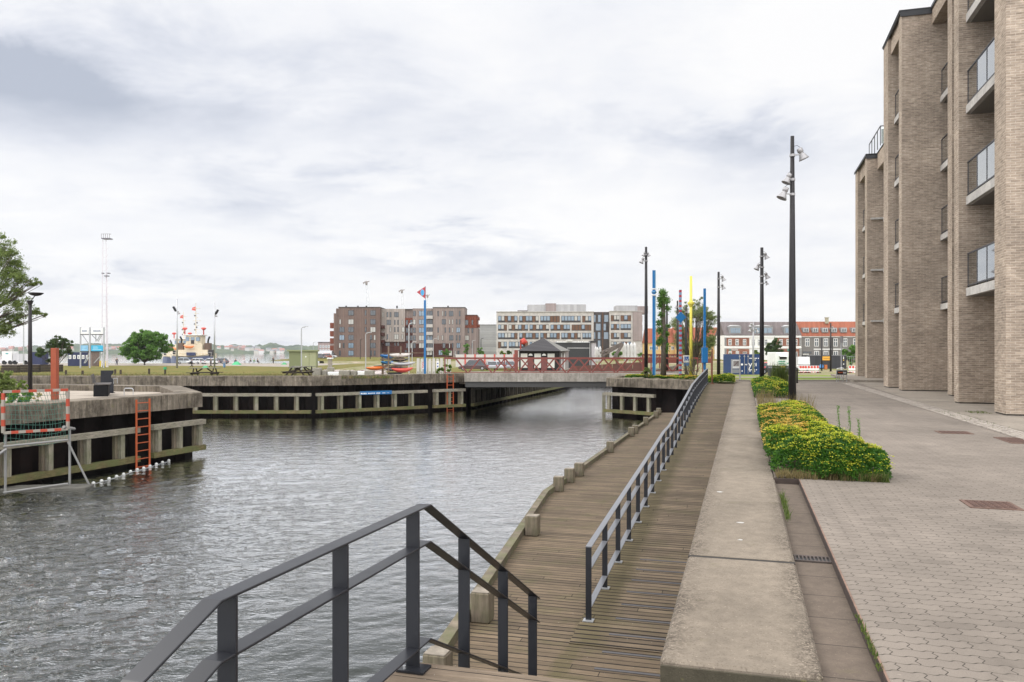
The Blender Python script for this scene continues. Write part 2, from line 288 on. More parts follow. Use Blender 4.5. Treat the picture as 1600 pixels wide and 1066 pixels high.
# ---------------------------------------------------------------- mesh helpers
class MB:
    def __init__(s): s.v = []; s.f = []; s.m = []; s.cur = 0
    def add(s, vs, fs):
        o = len(s.v); s.v.extend([tuple(p) for p in vs]); s.f.extend([tuple(i + o for i in f) for f in fs]); s.m.extend([s.cur] * len(fs)); return s
    def box(s, c, d, rz=0, M4=None):
        x, y, z = d[0] / 2, d[1] / 2, d[2] / 2
        vs = [Vector(p) for p in ((-x, -y, -z), (x, -y, -z), (x, y, -z), (-x, y, -z), (-x, -y, z), (x, -y, z), (x, y, z), (-x, y, z))]
        if M4 is not None: vs = [M4 @ p + Vector(c) for p in vs]
        else:
            cr, sr = math.cos(rz), math.sin(rz); vs = [Vector((p.x * cr - p.y * sr + c[0], p.x * sr + p.y * cr + c[1], p.z + c[2])) for p in vs]
        return s.add(vs, ((0, 3, 2, 1), (4, 5, 6, 7), (0, 1, 5, 4), (1, 2, 6, 5), (2, 3, 7, 6), (3, 0, 4, 7)))
    def bb(s, x0, x1, y0, y1, z0, z1): return s.box(((x0 + x1) / 2, (y0 + y1) / 2, (z0 + z1) / 2), (abs(x1 - x0), abs(y1 - y0), abs(z1 - z0)))
    def ab(s, a0, a1, b0, b1, z0, z1):       # box in the promenade frame
        p = [W(a0, b0), W(a1, b0), W(a1, b1), W(a0, b1)]; return s.prism(p, z0, z1)
    def prism(s, poly, z0, z1):
        area = sum(poly[i][0] * poly[(i + 1) % len(poly)][1] - poly[(i + 1) % len(poly)][0] * poly[i][1] for i in range(len(poly)))
        if area < 0: poly = list(reversed(poly))
        n = len(poly)
        za = z0 if callable(z0) else (lambda x, y: z0); zb = z1 if callable(z1) else (lambda x, y: z1)
        vs = [(p[0], p[1], za(*p[:2])) for p in poly] + [(p[0], p[1], zb(*p[:2])) for p in poly]
        return s.add(vs, [tuple(range(n - 1, -1, -1)), tuple(range(n, 2 * n))] + [(i, (i + 1) % n, n + (i + 1) % n, n + i) for i in range(n)])
    def bar(s, p, q, w, h, up=(0, 0, 1)):    # w across, h along up
        p, q = Vector(p), Vector(q); d = (q - p); L = d.length
        if L < 1e-6: return s
        d.normalize(); u = Vector(up); r = d.cross(u)
        if r.length < 1e-4: r = d.cross(Vector((0, 1, 0)))
        r.normalize(); u = r.cross(d).normalized(); vs = []
        for e in (p, q):
            for a, b in ((-1, -1), (1, -1), (1, 1), (-1, 1)): vs.append(e + r * (a * w / 2) + u * (b * h / 2))
        return s.add(vs, ((0, 3, 2, 1), (4, 5, 6, 7), (0, 1, 5, 4), (1, 2, 6, 5), (2, 3, 7, 6), (3, 0, 4, 7)))
    def strip(s, pts, w, h, side):           # one flat bar through several points; side = constant across direction
        side = Vector(side).normalized(); n = len(pts); vs = []
        P_ = [Vector(p) for p in pts]
        for i, p in enumerate(P_):
            d = ((P_[min(i + 1, n - 1)] - p).normalized() + (p - P_[max(i - 1, 0)]).normalized()) if 0 < i < n - 1 else (P_[min(i + 1, n - 1)] - P_[max(i - 1, 0)])
            d.normalize(); u = side.cross(d).normalized()
            if u.z < 0: u = -u
            k = 1.0
            if 0 < i < n - 1: k = 1 / max(.5, abs(d.dot((P_[i + 1] - p).normalized())))
            for a, b in ((-1, -1), (1, -1), (1, 1), (-1, 1)): vs.append(p + side * (a * w / 2) + u * (b * h * k / 2))
        fs = [(0, 3, 2, 1), tuple(4 * (n - 1) + j for j in (0, 1, 2, 3))]
        for i in range(n - 1):
            for j in range(4): fs.append((4 * i + j, 4 * i + (j + 1) % 4, 4 * i + 4 + (j + 1) % 4, 4 * i + 4 + j))
        return s.add(vs, fs)
    def tube(s, pts, r, n=8, cap=True):
        P_ = [Vector(p) for p in pts]; k = len(P_); rs = r if isinstance(r, (list, tuple)) else [r] * k; vs = []
        ref = Vector((0, 0, 1))
        if abs((P_[-1] - P_[0]).normalized().z) > .9: ref = Vector((1, 0, 0))
        for i, p in enumerate(P_):
            d = (P_[min(i + 1, k - 1)] - P_[max(i - 1, 0)]).normalized(); a = d.cross(ref)
            if a.length < 1e-3: a = d.cross(Vector((0, 1, 0)))
            a.normalize(); b = d.cross(a)
            for j in range(n):
                t = 2 * math.pi * j / n; vs.append(p + (a * math.cos(t) + b * math.sin(t)) * rs[i])
        fs = [(i * n + j, i * n + (j + 1) % n, (i + 1) * n + (j + 1) % n, (i + 1) * n + j) for i in range(k - 1) for j in range(n)]
        if cap: fs += [tuple(range(n - 1, -1, -1)), tuple((k - 1) * n + j for j in range(n))]
        return s.add(vs, fs)
    def lathe(s, prof, c=(0, 0, 0), n=16, M4=None):
        vs = []
        for (r, z) in prof:
            for j in range(n):
                t = 2 * math.pi * j / n; p = Vector((r * math.cos(t), r * math.sin(t), z))
                if M4 is not None: p = M4 @ p
                vs.append(p + Vector(c))
        k = len(prof)
        fs = [(i * n + j, i * n + (j + 1) % n, (i + 1) * n + (j + 1) % n, (i + 1) * n + j) for i in range(k - 1) for j in range(n)]
        fs += [tuple(range(n - 1, -1, -1)), tuple((k - 1) * n + j for j in range(n))]
        return s.add(vs, fs)
    def plate(s, poly3, thick, nrm):         # extrude a 3-D polygon along nrm
        nv = Vector(nrm).normalized() * thick; n = len(poly3); a = [Vector(p) for p in poly3]; b = [p + nv for p in a]
        return s.add(a + b, [tuple(range(n - 1, -1, -1)), tuple(range(n, 2 * n))] + [(i, (i + 1) % n, n + (i + 1) % n, n + i) for i in range(n)])
    def build(s, name, mat, parent=None, smooth=False, uv=True, bevel=0, label=None, **props):
        off = Vector(parent['_o']) if parent is not None and '_o' in parent else Vector((0, 0, 0))
        me = bpy.data.meshes.new(name); va = np.array([tuple(p) for p in s.v], float) - np.array(off)
        me.from_pydata(va.tolist(), [], s.f)
        mats = mat if isinstance(mat, (list, tuple)) else [mat]
        for m in mats: me.materials.append(m)
        if len(mats) > 1: me.polygons.foreach_set('material_index', s.m)
        if uv: add_uv(me, off)
        if smooth: me.polygons.foreach_set('use_smooth', [True] * len(me.polygons))
        if bevel:
            bm = bmesh.new(); bm.from_mesh(me)
            bmesh.ops.bevel(bm, geom=[e for e in bm.edges if e.calc_face_angle(0) > .6], offset=bevel, segments=1, affect='EDGES', profile=.5, clamp_overlap=True)
            bm.to_mesh(me); bm.free()
        me.validate(); me.update()
        o = bpy.data.objects.new(name, me); C.objects.link(o)
        if parent is not None:
            o.parent = parent; o['_o'] = tuple(off)
        if label: o['label'] = label
        for k, v in props.items(): o[k] = v
        return o
def add_uv(me, off):
    nl = len(me.loops); npoly = len(me.polygons)
    if not npoly: return
    co = np.empty(len(me.vertices) * 3); me.vertices.foreach_get('co', co); co = co.reshape(-1, 3) + np.array(off)
    li = np.empty(nl, int); me.loops.foreach_get('vertex_index', li)
    nr = np.empty(npoly * 3); me.polygons.foreach_get('normal', nr); nr = nr.reshape(-1, 3)
    tot = np.empty(npoly, int); me.polygons.foreach_get('loop_total', tot)
    ln = np.repeat(nr, tot, axis=0); lc = co[li]
    hor = np.abs(ln[:, 2]) > .7
    tx = -ln[:, 1]; ty = ln[:, 0]; L = np.sqrt(tx * tx + ty * ty) + 1e-9
    u = np.where(hor, lc[:, 0] * CO - lc[:, 1] * SI, lc[:, 0] * tx / L + lc[:, 1] * ty / L)
    v = np.where(hor, lc[:, 0] * SI + lc[:, 1] * CO, lc[:, 2])
    uvl = me.uv_layers.new(name='UVMap'); uvl.data.foreach_set('uv', np.stack([u, v], 1).ravel())
def thing(name, label, cat, loc=(0, 0, 0), rz=0, group=None, world=True):
    o = bpy.data.objects.new(name, None); C.objects.link(o); o.location = loc; o.rotation_euler = (0, 0, rz); o.empty_display_size = .2
    o['label'] = label; o['category'] = cat
    if group: o['group'] = group
    if world and rz == 0: o['_o'] = tuple(loc)
    return o
def tag(o, label, cat, group=None):
    o['label'] = label; o['category'] = cat
    if group: o['group'] = group
    return o
def dup(root, loc, rz=0, label=None, group=None, scale=None):
    def cp(o, par):
        c = o.copy(); C.objects.link(c)
        if par is not None: c.parent = par; c.matrix_parent_inverse = o.matrix_parent_inverse.copy()
        for ch in kids.get(o.name, ()): cp(ch, c)
        return c
    kids = {}
    def walk(o):
        kids[o.name] = list(o.children)
        for ch in o.children: walk(ch)
    walk(root)
    r = cp(root, None); r.location = loc; r.rotation_euler = (0, 0, rz)
    if scale: r.scale = (scale,) * 3 if isinstance(scale, (int, float)) else scale
    if label: r['label'] = label
    if group: r['group'] = group
    return r
def sheet(name, poly, zf, mat, ys=(), xs=(), kind='structure', label=None):
    bm = bmesh.new(); vs = [bm.verts.new((x, y, 0)) for x, y in poly]; f = bm.faces.new(vs)
    if f.normal.z < 0 or f.calc_area() and (f.normal_update() or f.normal.z < 0): f.normal_flip()
    for y in ys: bmesh.ops.bisect_plane(bm, geom=bm.verts[:] + bm.edges[:] + bm.faces[:], plane_co=(0, y, 0), plane_no=(0, 1, 0))
    for x in xs: bmesh.ops.bisect_plane(bm, geom=bm.verts[:] + bm.edges[:] + bm.faces[:], plane_co=(x, 0, 0), plane_no=(1, 0, 0))
    bmesh.ops.triangulate(bm, faces=bm.faces[:])
    for v in bm.verts: v.co.z = zf(v.co.x, v.co.y) if callable(zf) else zf
    me = bpy.data.meshes.new(name); bm.to_mesh(me); bm.free(); me.materials.append(mat)
    add_uv(me, (0, 0, 0)); o = bpy.data.objects.new(name, me); C.objects.link(o)
    if kind: o['kind'] = kind
    if label: o['label'] = label
    return o
def arr_mesh(name, V, Fc, mats, parent=None, mi=None, smooth=False):
    off = np.array(parent['_o']) if parent is not None and '_o' in parent else np.zeros(3)
    me = bpy.data.meshes.new(name); V = np.asarray(V, float) - off; k = Fc.shape[1]
    me.vertices.add(len(V)); me.vertices.foreach_set('co', V.ravel()); me.loops.add(Fc.size); me.loops.foreach_set('vertex_index', Fc.ravel().astype(np.int32))
    me.polygons.add(len(Fc)); me.polygons.foreach_set('loop_start', np.arange(0, Fc.size, k, dtype=np.int32))
    for m in (mats if isinstance(mats, (list, tuple)) else [mats]): me.materials.append(m)
    if mi is not None: me.polygons.foreach_set('material_index', mi.astype(np.int32))
    me.update(calc_edges=True)
    o = bpy.data.objects.new(name, me); C.objects.link(o)
    if parent is not None: o.parent = parent; o['_o'] = tuple(off)
    return o
def leaves(centers, sizes, rng, up=0.0, aspect=.55):
    """rhombic leaves at the given centres; up pulls the leaf planes towards the horizontal"""
    n = len(centers); d = rng.normal(size=(n, 3)); d[:, 2] *= (1 - up * .7); d /= np.linalg.norm(d, axis=1)[:, None] + 1e-9
    q = rng.normal(size=(n, 3)); 
    if up: q = q * (1 - up) + np.array([0, 0, 1.0]) * up * 2
    s = np.cross(d, q); s /= np.linalg.norm(s, axis=1)[:, None] + 1e-9
    L = sizes[:, None] * d; S = sizes[:, None] * aspect * s
    V = np.stack([centers - L, centers - S * .9 + L * .1, centers + L, centers + S * .9 + L * .1], 1).reshape(-1, 3)
    return V, np.arange(4 * n).reshape(n, 4)
def blob_points(rng, n, c, r, shell=.5):
    d = rng.normal(size=(n, 3)); d /= np.linalg.norm(d, axis=1)[:, None]
    k = (shell + (1 - shell) * rng.random(n)) ** .6
    return np.array(c) + d * k[:, None] * np.array(r)
def text_bm(mb, s, size, origin, right, up, depth=.004, center=True):
    cu = bpy.data.curves.new('t', 'FONT'); cu.body = s; cu.size = size; cu.extrude = 0; cu.resolution_u = 2
    if center: cu.align_x = 'CENTER'; cu.align_y = 'CENTER'
    o = bpy.data.objects.new('t', cu); C.objects.link(o); dg = bpy.context.evaluated_depsgraph_get(); me = o.evaluated_get(dg).to_mesh()
    r_, u_ = Vector(right).normalized(), Vector(up).normalized(); n_ = r_.cross(u_)
    vs = [Vector(origin) + r_ * v.co.x + u_ * v.co.y + n_ * depth for v in me.vertices]; fs = [tuple(p.vertices) for p in me.polygons]
    mb.add(vs, fs); o.evaluated_get(dg).to_mesh_clear(); bpy.data.objects.remove(o); bpy.data.curves.remove(cu)
# ---------------------------------------------------------------- shared materials
m_water = mat_water()
m_brick = mat_brick('brick', (.36, .29, .225), (.255, .20, .152), (.41, .352, .292))
m_cop = mat_concrete('coping_concrete', (.192, .16, .124), (.075, .058, .044), streaks=0, speck=.5, lich=.10, bump=.4, worn=(-.02, .41))
m_copend = mat_concrete('coping_end', (.075, .065, .045), (.05, .045, .03), streaks=.3, speck=.5, lich=.8, bump=.5)
m_lawn = mat_grass('lawn', [(.07, .12, .02), (.12, .18, .03), (.19, .22, .05), (.10, .16, .025)], .3, 5)
m_cap = mat_concrete('quay_concrete', (.25, .212, .165), (.05, .04, .029), streaks=.75, speck=.3, lich=.3, joints=((0, 6.1, .03),))
m_capt = mat_concrete('quay_concrete_top', (.3, .27, .23), (.12, .10, .08), speck=.3, lich=.4)
m_fasc = mat_concrete('fascia_concrete', (.40, .365, .32), (.17, .15, .12), streaks=.5, speck=.1)
m_slab = mat_concrete('slab_concrete', (.225, .195, .16), (.2, .17, .14), speck=.15)
m_gut = mat_concrete('gutter_concrete', (.115, .09, .07), (.07, .06, .05), speck=.3, lich=.1, joints=((1, .5, .012),))
m_balc = mat_concrete('balcony_concrete', (.46, .44, .41), (.2, .18, .16), streaks=.2, speck=0)
m_deck = mat_planks('deck_planks', (.137, .101, .066), step=.122, gap=.018, green=.35, moss=(-1.85, .16))
m_ramp = mat_planks('ramp_planks', (.148, .111, .074), step=.122, gap=.022, green=.3, moss=(-1.75, .3))
m_plat = mat_planks('platform_planks', (.18, .137, .098), step=.145, gap=.008)
m_tim = mat_wood('weathered_timber', (.165, .135, .10), green=.25)
m_timh = mat_wood('weathered_timber_beam', (.26, .232, .185), green=.2, vertical=False, dark=.3)
m_dkt = mat_wood('bridge_shade_timber', (.06, .052, .04))  # fender timber under the bridge, its shade put into a darker colour
m_timb = mat_wood('edge_timber', (.17, .14, .105), green=.5, vertical=False)
m_timg = mat_wood('green_timber', (.25, .228, .175), green=.35)
m_timw = mat_wood('wet_timber', (.15, .125, .06), green=.7, vertical=False)
m_steel = flat('painted_steel', (.015, .016, .02), .38, .0, .4)
m_galv = flat('galvanised', (.42, .43, .44), .45, .6)
m_black = flat('black_metal', (.016, .016, .018), .5, 0, .25)
m_lamp = flat('lamp_post_paint', (.018, .016, .017), .5, 0, .3)
m_lampg = flat('lamp_grey', (.32, .31, .31), .4, .3)
m_pile = M('sheet_pile', (.009, .007, .0065), .85, 0, spec=.12, var=.5, scale=1.1, dirt=(.02, .012, .01))
m_rust = M('rusty_steel', (.17, .065, .035), .85, 0, var=.4, scale=9, bump=.3)
m_redst = M('bridge_red', (.19, .045, .033), .5, 0, var=.15, scale=4, dirt=(.13, .038, .03))
m_glass = mat_glass('window_glass')
m_clear = mat_clear('balcony_glass')
m_pav = mat_pavers()
m_gravel = mat_concrete('gravel', (.33, .29, .24), (.25, .21, .17), speck=.3, bump=.6)
m_asph = mat_concrete('pale_asphalt', (.28, .245, .21), (.22, .19, .17), speck=.1)
m_field = mat_grass('field_grass', [(.06, .08, .016), (.105, .12, .024), (.17, .135, .045), (.08, .10, .022), (.20, .15, .06)], .16, 5)
m_lot = mat_grass('lot_ground', [(.28, .225, .165), (.32, .26, .19), (.14, .15, .05), (.31, .25, .18), (.35, .29, .225)], .11, 3)
m_soil = M('soil', (.09, .065, .04), .95, 0, var=.5, scale=20, bump=.8, bscale=30)
m_white = flat('white_paint', (.75, .75, .73), .5)

# ---------------------------------------------------------------- water, land
def gridsheet(name, x0, x1, y0, y1, z, mat):
    mb = MB(); mb.add([(x0, y0, z), (x1, y0, z), (x1, y1, z), (x0, y1, z)], [(0, 1, 2, 3)]); o = mb.build(name, mat); o['kind'] = 'structure'; return o
gridsheet('water', -9000, 3000, -60, 14000, WATER - .16, m_water)
def waves():
    rng = np.random.default_rng(17); Yr = 3.2 * np.exp(np.linspace(0, math.log(112 / 3.2), 800)); U = np.linspace(-.78, .30, 620)
    Yg, Ug = np.meshgrid(Yr, U, indexing='ij'); X = Ug * Yg; Z = np.zeros_like(X); grid = .0044 * Yg
    for i in range(54):
        lam = .13 * (1.25 / .13) ** (i / 53) * rng.uniform(.9, 1.1); th = R(-80) + rng.normal() * .75; k = 2 * math.pi / lam; ph = rng.uniform(0, 6.28)
        slope = .0185 * (1.0 if lam < .5 else .75); fade = np.clip(lam / (3.2 * grid) - .4, 0, 1)
        grp = .65 + .6 * np.sin((X * math.cos(th + 1.3) + Yg * math.sin(th + 1.3)) * k * .11 + ph * 3)
        Z += slope / k * np.sin(k * (X * math.cos(th) + Yg * math.sin(th)) + ph + .6 * np.sin(k * .21 * (X * .7 - Yg * .5) + ph)) * fade * grp
    lee = np.clip((-3.5 - X) * .10, 0, 1) * np.clip(1 - (Yg - 15) * .06, 0, 1)
    gust = .8 + .35 * np.sin(X * .23 + 1.1 * np.sin(Yg * .11)) * np.sin(Yg * .16 + .8 * np.sin(X * .17))
    Z *= gust * (1 + 6.2 * lee)
    V = np.stack([X, Yg, WATER + Z], -1).reshape(-1, 3); n, m = X.shape; idx = np.arange(n * m).reshape(n, m)
    o = arr_mesh('water', V, np.stack([idx[:-1, :-1], idx[:-1, 1:], idx[1:, 1:], idx[1:, :-1]], -1).reshape(-1, 4), [m_water], smooth=True)
    o.data.polygons.foreach_set('use_smooth', [True] * len(o.data.polygons)); o['kind'] = 'structure'
waves()
gzf = lambda x, y: gz(y) - .02
rl = [W(-.5, 44.6), W(-.5, 46.5)]
sheet('ground', [(-500, 51.2), (-13, 50.95), (-3.8, 57.3), (8, 105), (23, 105), (6.5, 51.8), (11.1, 46.5), (10.9, 43.4), (12.6, 43.0), (12.8, 45.9), (60, 45.9), (600, 45.9), (600, 1200), (-292, 1200), (-72, 300), (-50, 212), (-500, 212)],
      gzf, m_lot, ys=(52, 60, 80, 100, 125, 150, 215, 240, 300))
gf = lambda d: (lambda x, y: gz(y) + d)
sheet('grass_field', [(-400, 51.6), (-13.2, 51.4), (-4.2, 57.6), (-1.2, 68), (0, 80), (-30, 128), (-34, 205), (-56, 209), (-400, 209)], gf(-.012), m_field, ys=(52, 80, 100, 125, 150))
sheet('gravel_path', [(-66, 73), (-42, 71), (-34, 74), (-30, 80), (-36, 90), (-48, 96), (-100, 97), (-100, 73)], gf(-.005), m_gravel, ys=(80, 90))
sheet('harbour_apron', [(-400, 178), (-90, 176), (-60, 172), (-44, 160), (-40, 207), (-400, 207)], gf(.0), m_asph)
sheet('grass_verge', [(14.5, 48.1), (60, 48.1), (60, 52), (14, 52)], gf(-.01), m_lawn)
sheet('grass_verge', [(17, 62), (34, 62), (36, 92), (14, 92)], gf(-.008), m_lawn, ys=(70, 80))
sheet('grass_verge', [(-70, 228), (75, 228), (82, 296), (-66, 296)], gf(-.008), m_field, ys=(240, 260))
sheet('grass_verge', [(-20, 110), (6, 112), (-2, 150), (-26, 150)], gf(-.008), m_field, ys=(120, 135))
sheet('road', [(-26, 64), (-4, 66), (60, 60), (200, 60), (200, 55.5), (40, 54), (-3.0, 57.9)], gf(-.004), m_asph, ys=(60, 62))
# pavement
def absheet(name, a0, a1, b0, b1, z, mat): return sheet(name, [W(a0, b0), W(a1, b0), W(a1, b1), W(a0, b1)], z, mat)
sheet('pavement', [W(.705, -3), W(40, -3), W(40, 36.0), (60, 46), W(.705, 47.7)], 0.0, m_pav)
absheet('pavement', .394, .705, 10.98, 47.7, -.003, m_pav)
absheet('gutter', .34, .70, -3, 10.99, -.065, m_gut)
# front seat slab row across the paving
absheet('paving_edge', 1.25, 14, 2.2, 4.53, .004, m_slab)
sheet('apron', [W(5.62, 6), W(14, 6), W(14, 60), W(7, 60), W(6.0, 47), W(5.55, 30)], .010, m_slab)
mb = MB()
for i in range(1):
    mb.ab(.690, .705, -3, 11, -.07, -.001)
o = mb.build('steel_edging', M('rust_face_shade', (.045, .03, .024), .85, 0, var=.4, scale=9)); tag(o, 'long rusty steel edging between the gutter slabs and the paving', 'edging')  # side face of the rusty steel coloured darker than the lip, as its shadow
MB().ab(.695, .706, -3, 11, -.0005, .004).build('top_lip', M('rusty_lip', (.20, .125, .09), .8, 0, var=.4, scale=9), o)
# cobble strip: real setts
def setts():
    rng = random.Random(3); mb = MB()
    b = 7.0
    while b < 46:
        s = .105 if b < 30 else .16
        base = 5.12 + (0 if b > 30 else 0)
        for k in range(4):
            a = base + k * .118 + rng.uniform(-.008, .008); h = .012 + rng.uniform(0, .012)
            x, y = W(a, b + rng.uniform(-.01, .01)); mb.box((x, y, h / 2), (.1, s * .86, h), STREET + rng.uniform(-.08, .08))
        b += s
    o = mb.build('cobble_strip', M('setts', (.32, .28, .24), .85, 0, var=.35, scale=4)); o['kind'] = 'structure'
    absheet('cobble_bed', 5.04, 5.62, 6, 47, .003, M('sett_joint', (.16, .135, .11), .95, 0, var=.3, scale=12))
setts()
# kerb at the far end of the promenade
mb = MB(); mb.prism([(12.9, 46.1), (60, 46.1), (60, 46.35), (12.9, 46.35)], -.1, .05)
o = mb.build('kerb', m_slab); o['kind'] = 'structure'
mb = MB(); mb.prism([(12.9, 46.352), (60, 46.352), (60, 48.0), (12.9, 48.0)], -.1, .012); o = mb.build('kerb_path', m_asph); o['kind'] = 'structure'
mb = MB(); mb.prism([(12.9, 45.85), (60, 45.85), (60, 46.098), (12.9, 46.098)], -.1, .006); o = mb.build('kerb_dark_strip', flat('strip_dark', (.1, .085, .07), .9)); o['kind'] = 'structure'  # narrow strip in a darker tone along the front of the kerb
mb = MB(); mb.ab(5.9, 12, 47.6, 60, .0, .13); o = mb.build('entrance_step', m_slab); o['kind'] = 'structure'

# ---------------------------------------------------------------- coping along the ramp, deck, ramp, platform
def coping():
    t = thing('coping_wall', 'long broad weathered concrete wall top running beside the wooden ramp', 'wall', W(0, 4.34, -1.7))
    def block(b0, b1, al, ar):
        mb = MB(); mb.prism([W(al, b0), W(ar, b0), W(ar - .0, b1), W(al, b1)], -3.4 if b0 > 6 else -1.9, 0.0)
        return mb.build('concrete_block', m_cop, t, bevel=.018)
    block(4.34, 6.605, -.432, .394); block(6.655, 16.0, -.432, .394); block(16.012, 26, -.432, .394); block(26.012, 36, -.432, .394); block(36.012, 47.6, -.432, .394)
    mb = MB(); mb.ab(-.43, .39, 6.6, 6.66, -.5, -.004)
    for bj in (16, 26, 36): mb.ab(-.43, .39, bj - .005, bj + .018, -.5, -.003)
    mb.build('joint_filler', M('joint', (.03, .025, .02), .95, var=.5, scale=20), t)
    mb = MB(); mb.ab(-.428, .39, 4.325, 4.3385, -1.8, -.03); mb.build('end_face', m_copend, t)
    # earth-retaining wall under the gutter, below and in front
    mb = MB(); mb.ab(.394, .70, -3, 4.34, -3.4, -.5); mb.build('wall_core', m_cop, t)
coping()
E = lambda X, Y: (X, Y)
deck_edge = [(-2.75, -3), (-1.95, 2.0), (-.92, 7.95), (.78, 18.6), (8.28, 44.4)]
sheet('boardwalk', deck_edge + [W(-.44, 46.5), W(-.44, -3)], -1.71, m_deck)
def edge_beam():
    for i in range(len(deck_edge) - 1):
        p, q = deck_edge[i], deck_edge[i + 1]
        mb = MB(); mb.bar((p[0], p[1], -1.66), (q[0], q[1], -1.66), .14, .16); mb.bar((p[0] - .09, p[1], -1.92), (q[0] - .09, q[1], -1.92), .08, .5)
        o = mb.build('edge_beam', m_timb); tag(o, ['stretch of timber edge beam below the near stairs', 'timber edge beam beside the two nearest mooring posts', 'timber edge beam of the boardwalk from the second post to the third', 'long straight timber edge beam running to the far quay wall'][i], 'beam')
edge_beam()
def bollards():
    mb = MB(); mb.bb(-.12, .12, -.12, .12, 0, .36); root = mb.build('mooring_post', m_tim, bevel=.015)
    mb = MB(); mb.bb(-.11, .11, -.11, .11, .3605, .366); c = mb.build('end_grain', mat_wood('end_grain', (.27, .235, .19), vertical=False), root)
    pos = [(-.74, 7.95), (-.37, 9.98), (.38, 14.67), (1.13, 19.3), (1.49, 20.6), (1.83, 21.7), (3.3, 26.8), (4.78, 31.9), (5.09, 32.9), (6.2, 36.9), (7.38, 40.8), (7.9, 42.9)]
    names = ['squat timber mooring post half hidden by the stair platform', 'timber mooring post seen between the stair handrail uprights', 'timber mooring post standing alone left of the ramp railing end',
             'nearest post of the close row of three on the boardwalk edge', 'middle post of the close row of three on the boardwalk edge', 'farthest post of the close row of three on the boardwalk edge',
             'single timber post halfway along the boardwalk edge', 'nearer post of the far pair on the boardwalk edge', 'farther post of the far pair on the boardwalk edge', 'single timber post just before the quay wall corner',
             'nearer of the last two posts beneath the quay fender', 'last timber post where the boardwalk meets the quay wall']
    for i, (x, y) in enumerate(pos):
        h = 1.0 if i else 1.0
        if i == 0: r = root; r.location = (x, y, -1.71); r.rotation_euler = (0, 0, STREET)
        else: r = dup(root, (x + (.0), y, -1.71), STREET + (.1 if i % 3 == 0 else 0))
        tag(r, names[i], 'mooring post', 'mooring posts along the boardwalk edge')
        r.scale = (1, 1, [1.05, 1.05, 1, .98, 1.0, .97, 1.02, 1, .97, 1, 1, 1][i])
bollards()
# ramp profile: (b, z)
RP = [(9.0, -1.70), (9.68, -1.655), (15.56, -1.37), (19.3, -1.16), (21.2, -1.12), (23.6, -1.0), (29.05, -.63), (34.8, -.34), (41.5, -.04), (44.6, -.012)]
def rz_(b):
    for (b0, z0), (b1, z1) in zip(RP, RP[1:]):
        if b <= b1: return z0 + (z1 - z0) * (b - b0) / (b1 - b0)
    return RP[-1][1]
def ramp():
    t = thing('access_ramp', 'long plank ramp rising beside the concrete wall to the street', 'ramp', W(-1.2, 9, -1.71))
    mb = MB()
    al, ar = -1.93, -.434; n = len(RP); vs = []
    for b, z in RP:
        vs += [W(al, b, z), W(ar, b, z), W(al, b, -1.72 - .2 if b > 9 else -1.72), W(ar, b, -1.92)]
    fs = []
    for i in range(n - 1):
        k = 4 * i; fs += [(k, k + 1, k + 5, k + 4), (k, k + 4, k + 6, k + 2)]
    fs.append((4 * n - 4, 4 * n - 3, 4 * n - 1, 4 * n - 2))
    mb.add(vs, fs); mb.build('ramp_deck', m_ramp, t)
    # grip strips set into the lower planks
    for i in range(9):
        b = 8.35 + i * .49; mb = MB(); z = (rz_(b) if b > 9 else -1.71) + .004; w0 = -1.75 + .0 * i
        mb.prism([W(-1.52, b), W(-.47, b), W(-.47, b + .045), W(-1.52, b + .045)], z - .004, z + .003); mb.build('grip_strip', flat('grip_grey', (.085, .08, .082), .85), t)
ramp()
def platform():
    t = thing('stair_platform', 'plank platform of the wooden stairs in the foreground', 'stairs', W(-1.1, 3.5, -1.7))
    m = m_plat
    mb = MB(); mb.ab(-1.885, -.436, 4.13, 4.275, -.19, -.14); mb.build('nosing_board', m, t, bevel=.006)
    mb = MB(); mb.ab(-1.885, -.436, -2, 4.122, -.19, -.142); mb.build('platform_deck', m, t)
    mb = MB(); mb.ab(-1.88, -1.80, -2, 4.2, -.45, -.192); mb.ab(-.55, -.47, -2, 4.2, -.45, -.192); mb.build('joist', m_timh, t)
    for i in range(8):
        z = -.14 - .174 * (i + 1); b = 4.275 + .33 * i
        mb = MB(); mb.ab(-1.86, -.44, b, b + .36, z - .05, z); mb.build('tread', m, t, bevel=.005)
    for a in (-1.84, -.47):
        mb = MB(); p = W(a, 4.2, -.3); q = W(a, 7.0, -1.75); mb.bar(p, q, .05, .28); mb.build('stringer', m_timh, t)
platform()
SIDE = (CO, -SI, 0)
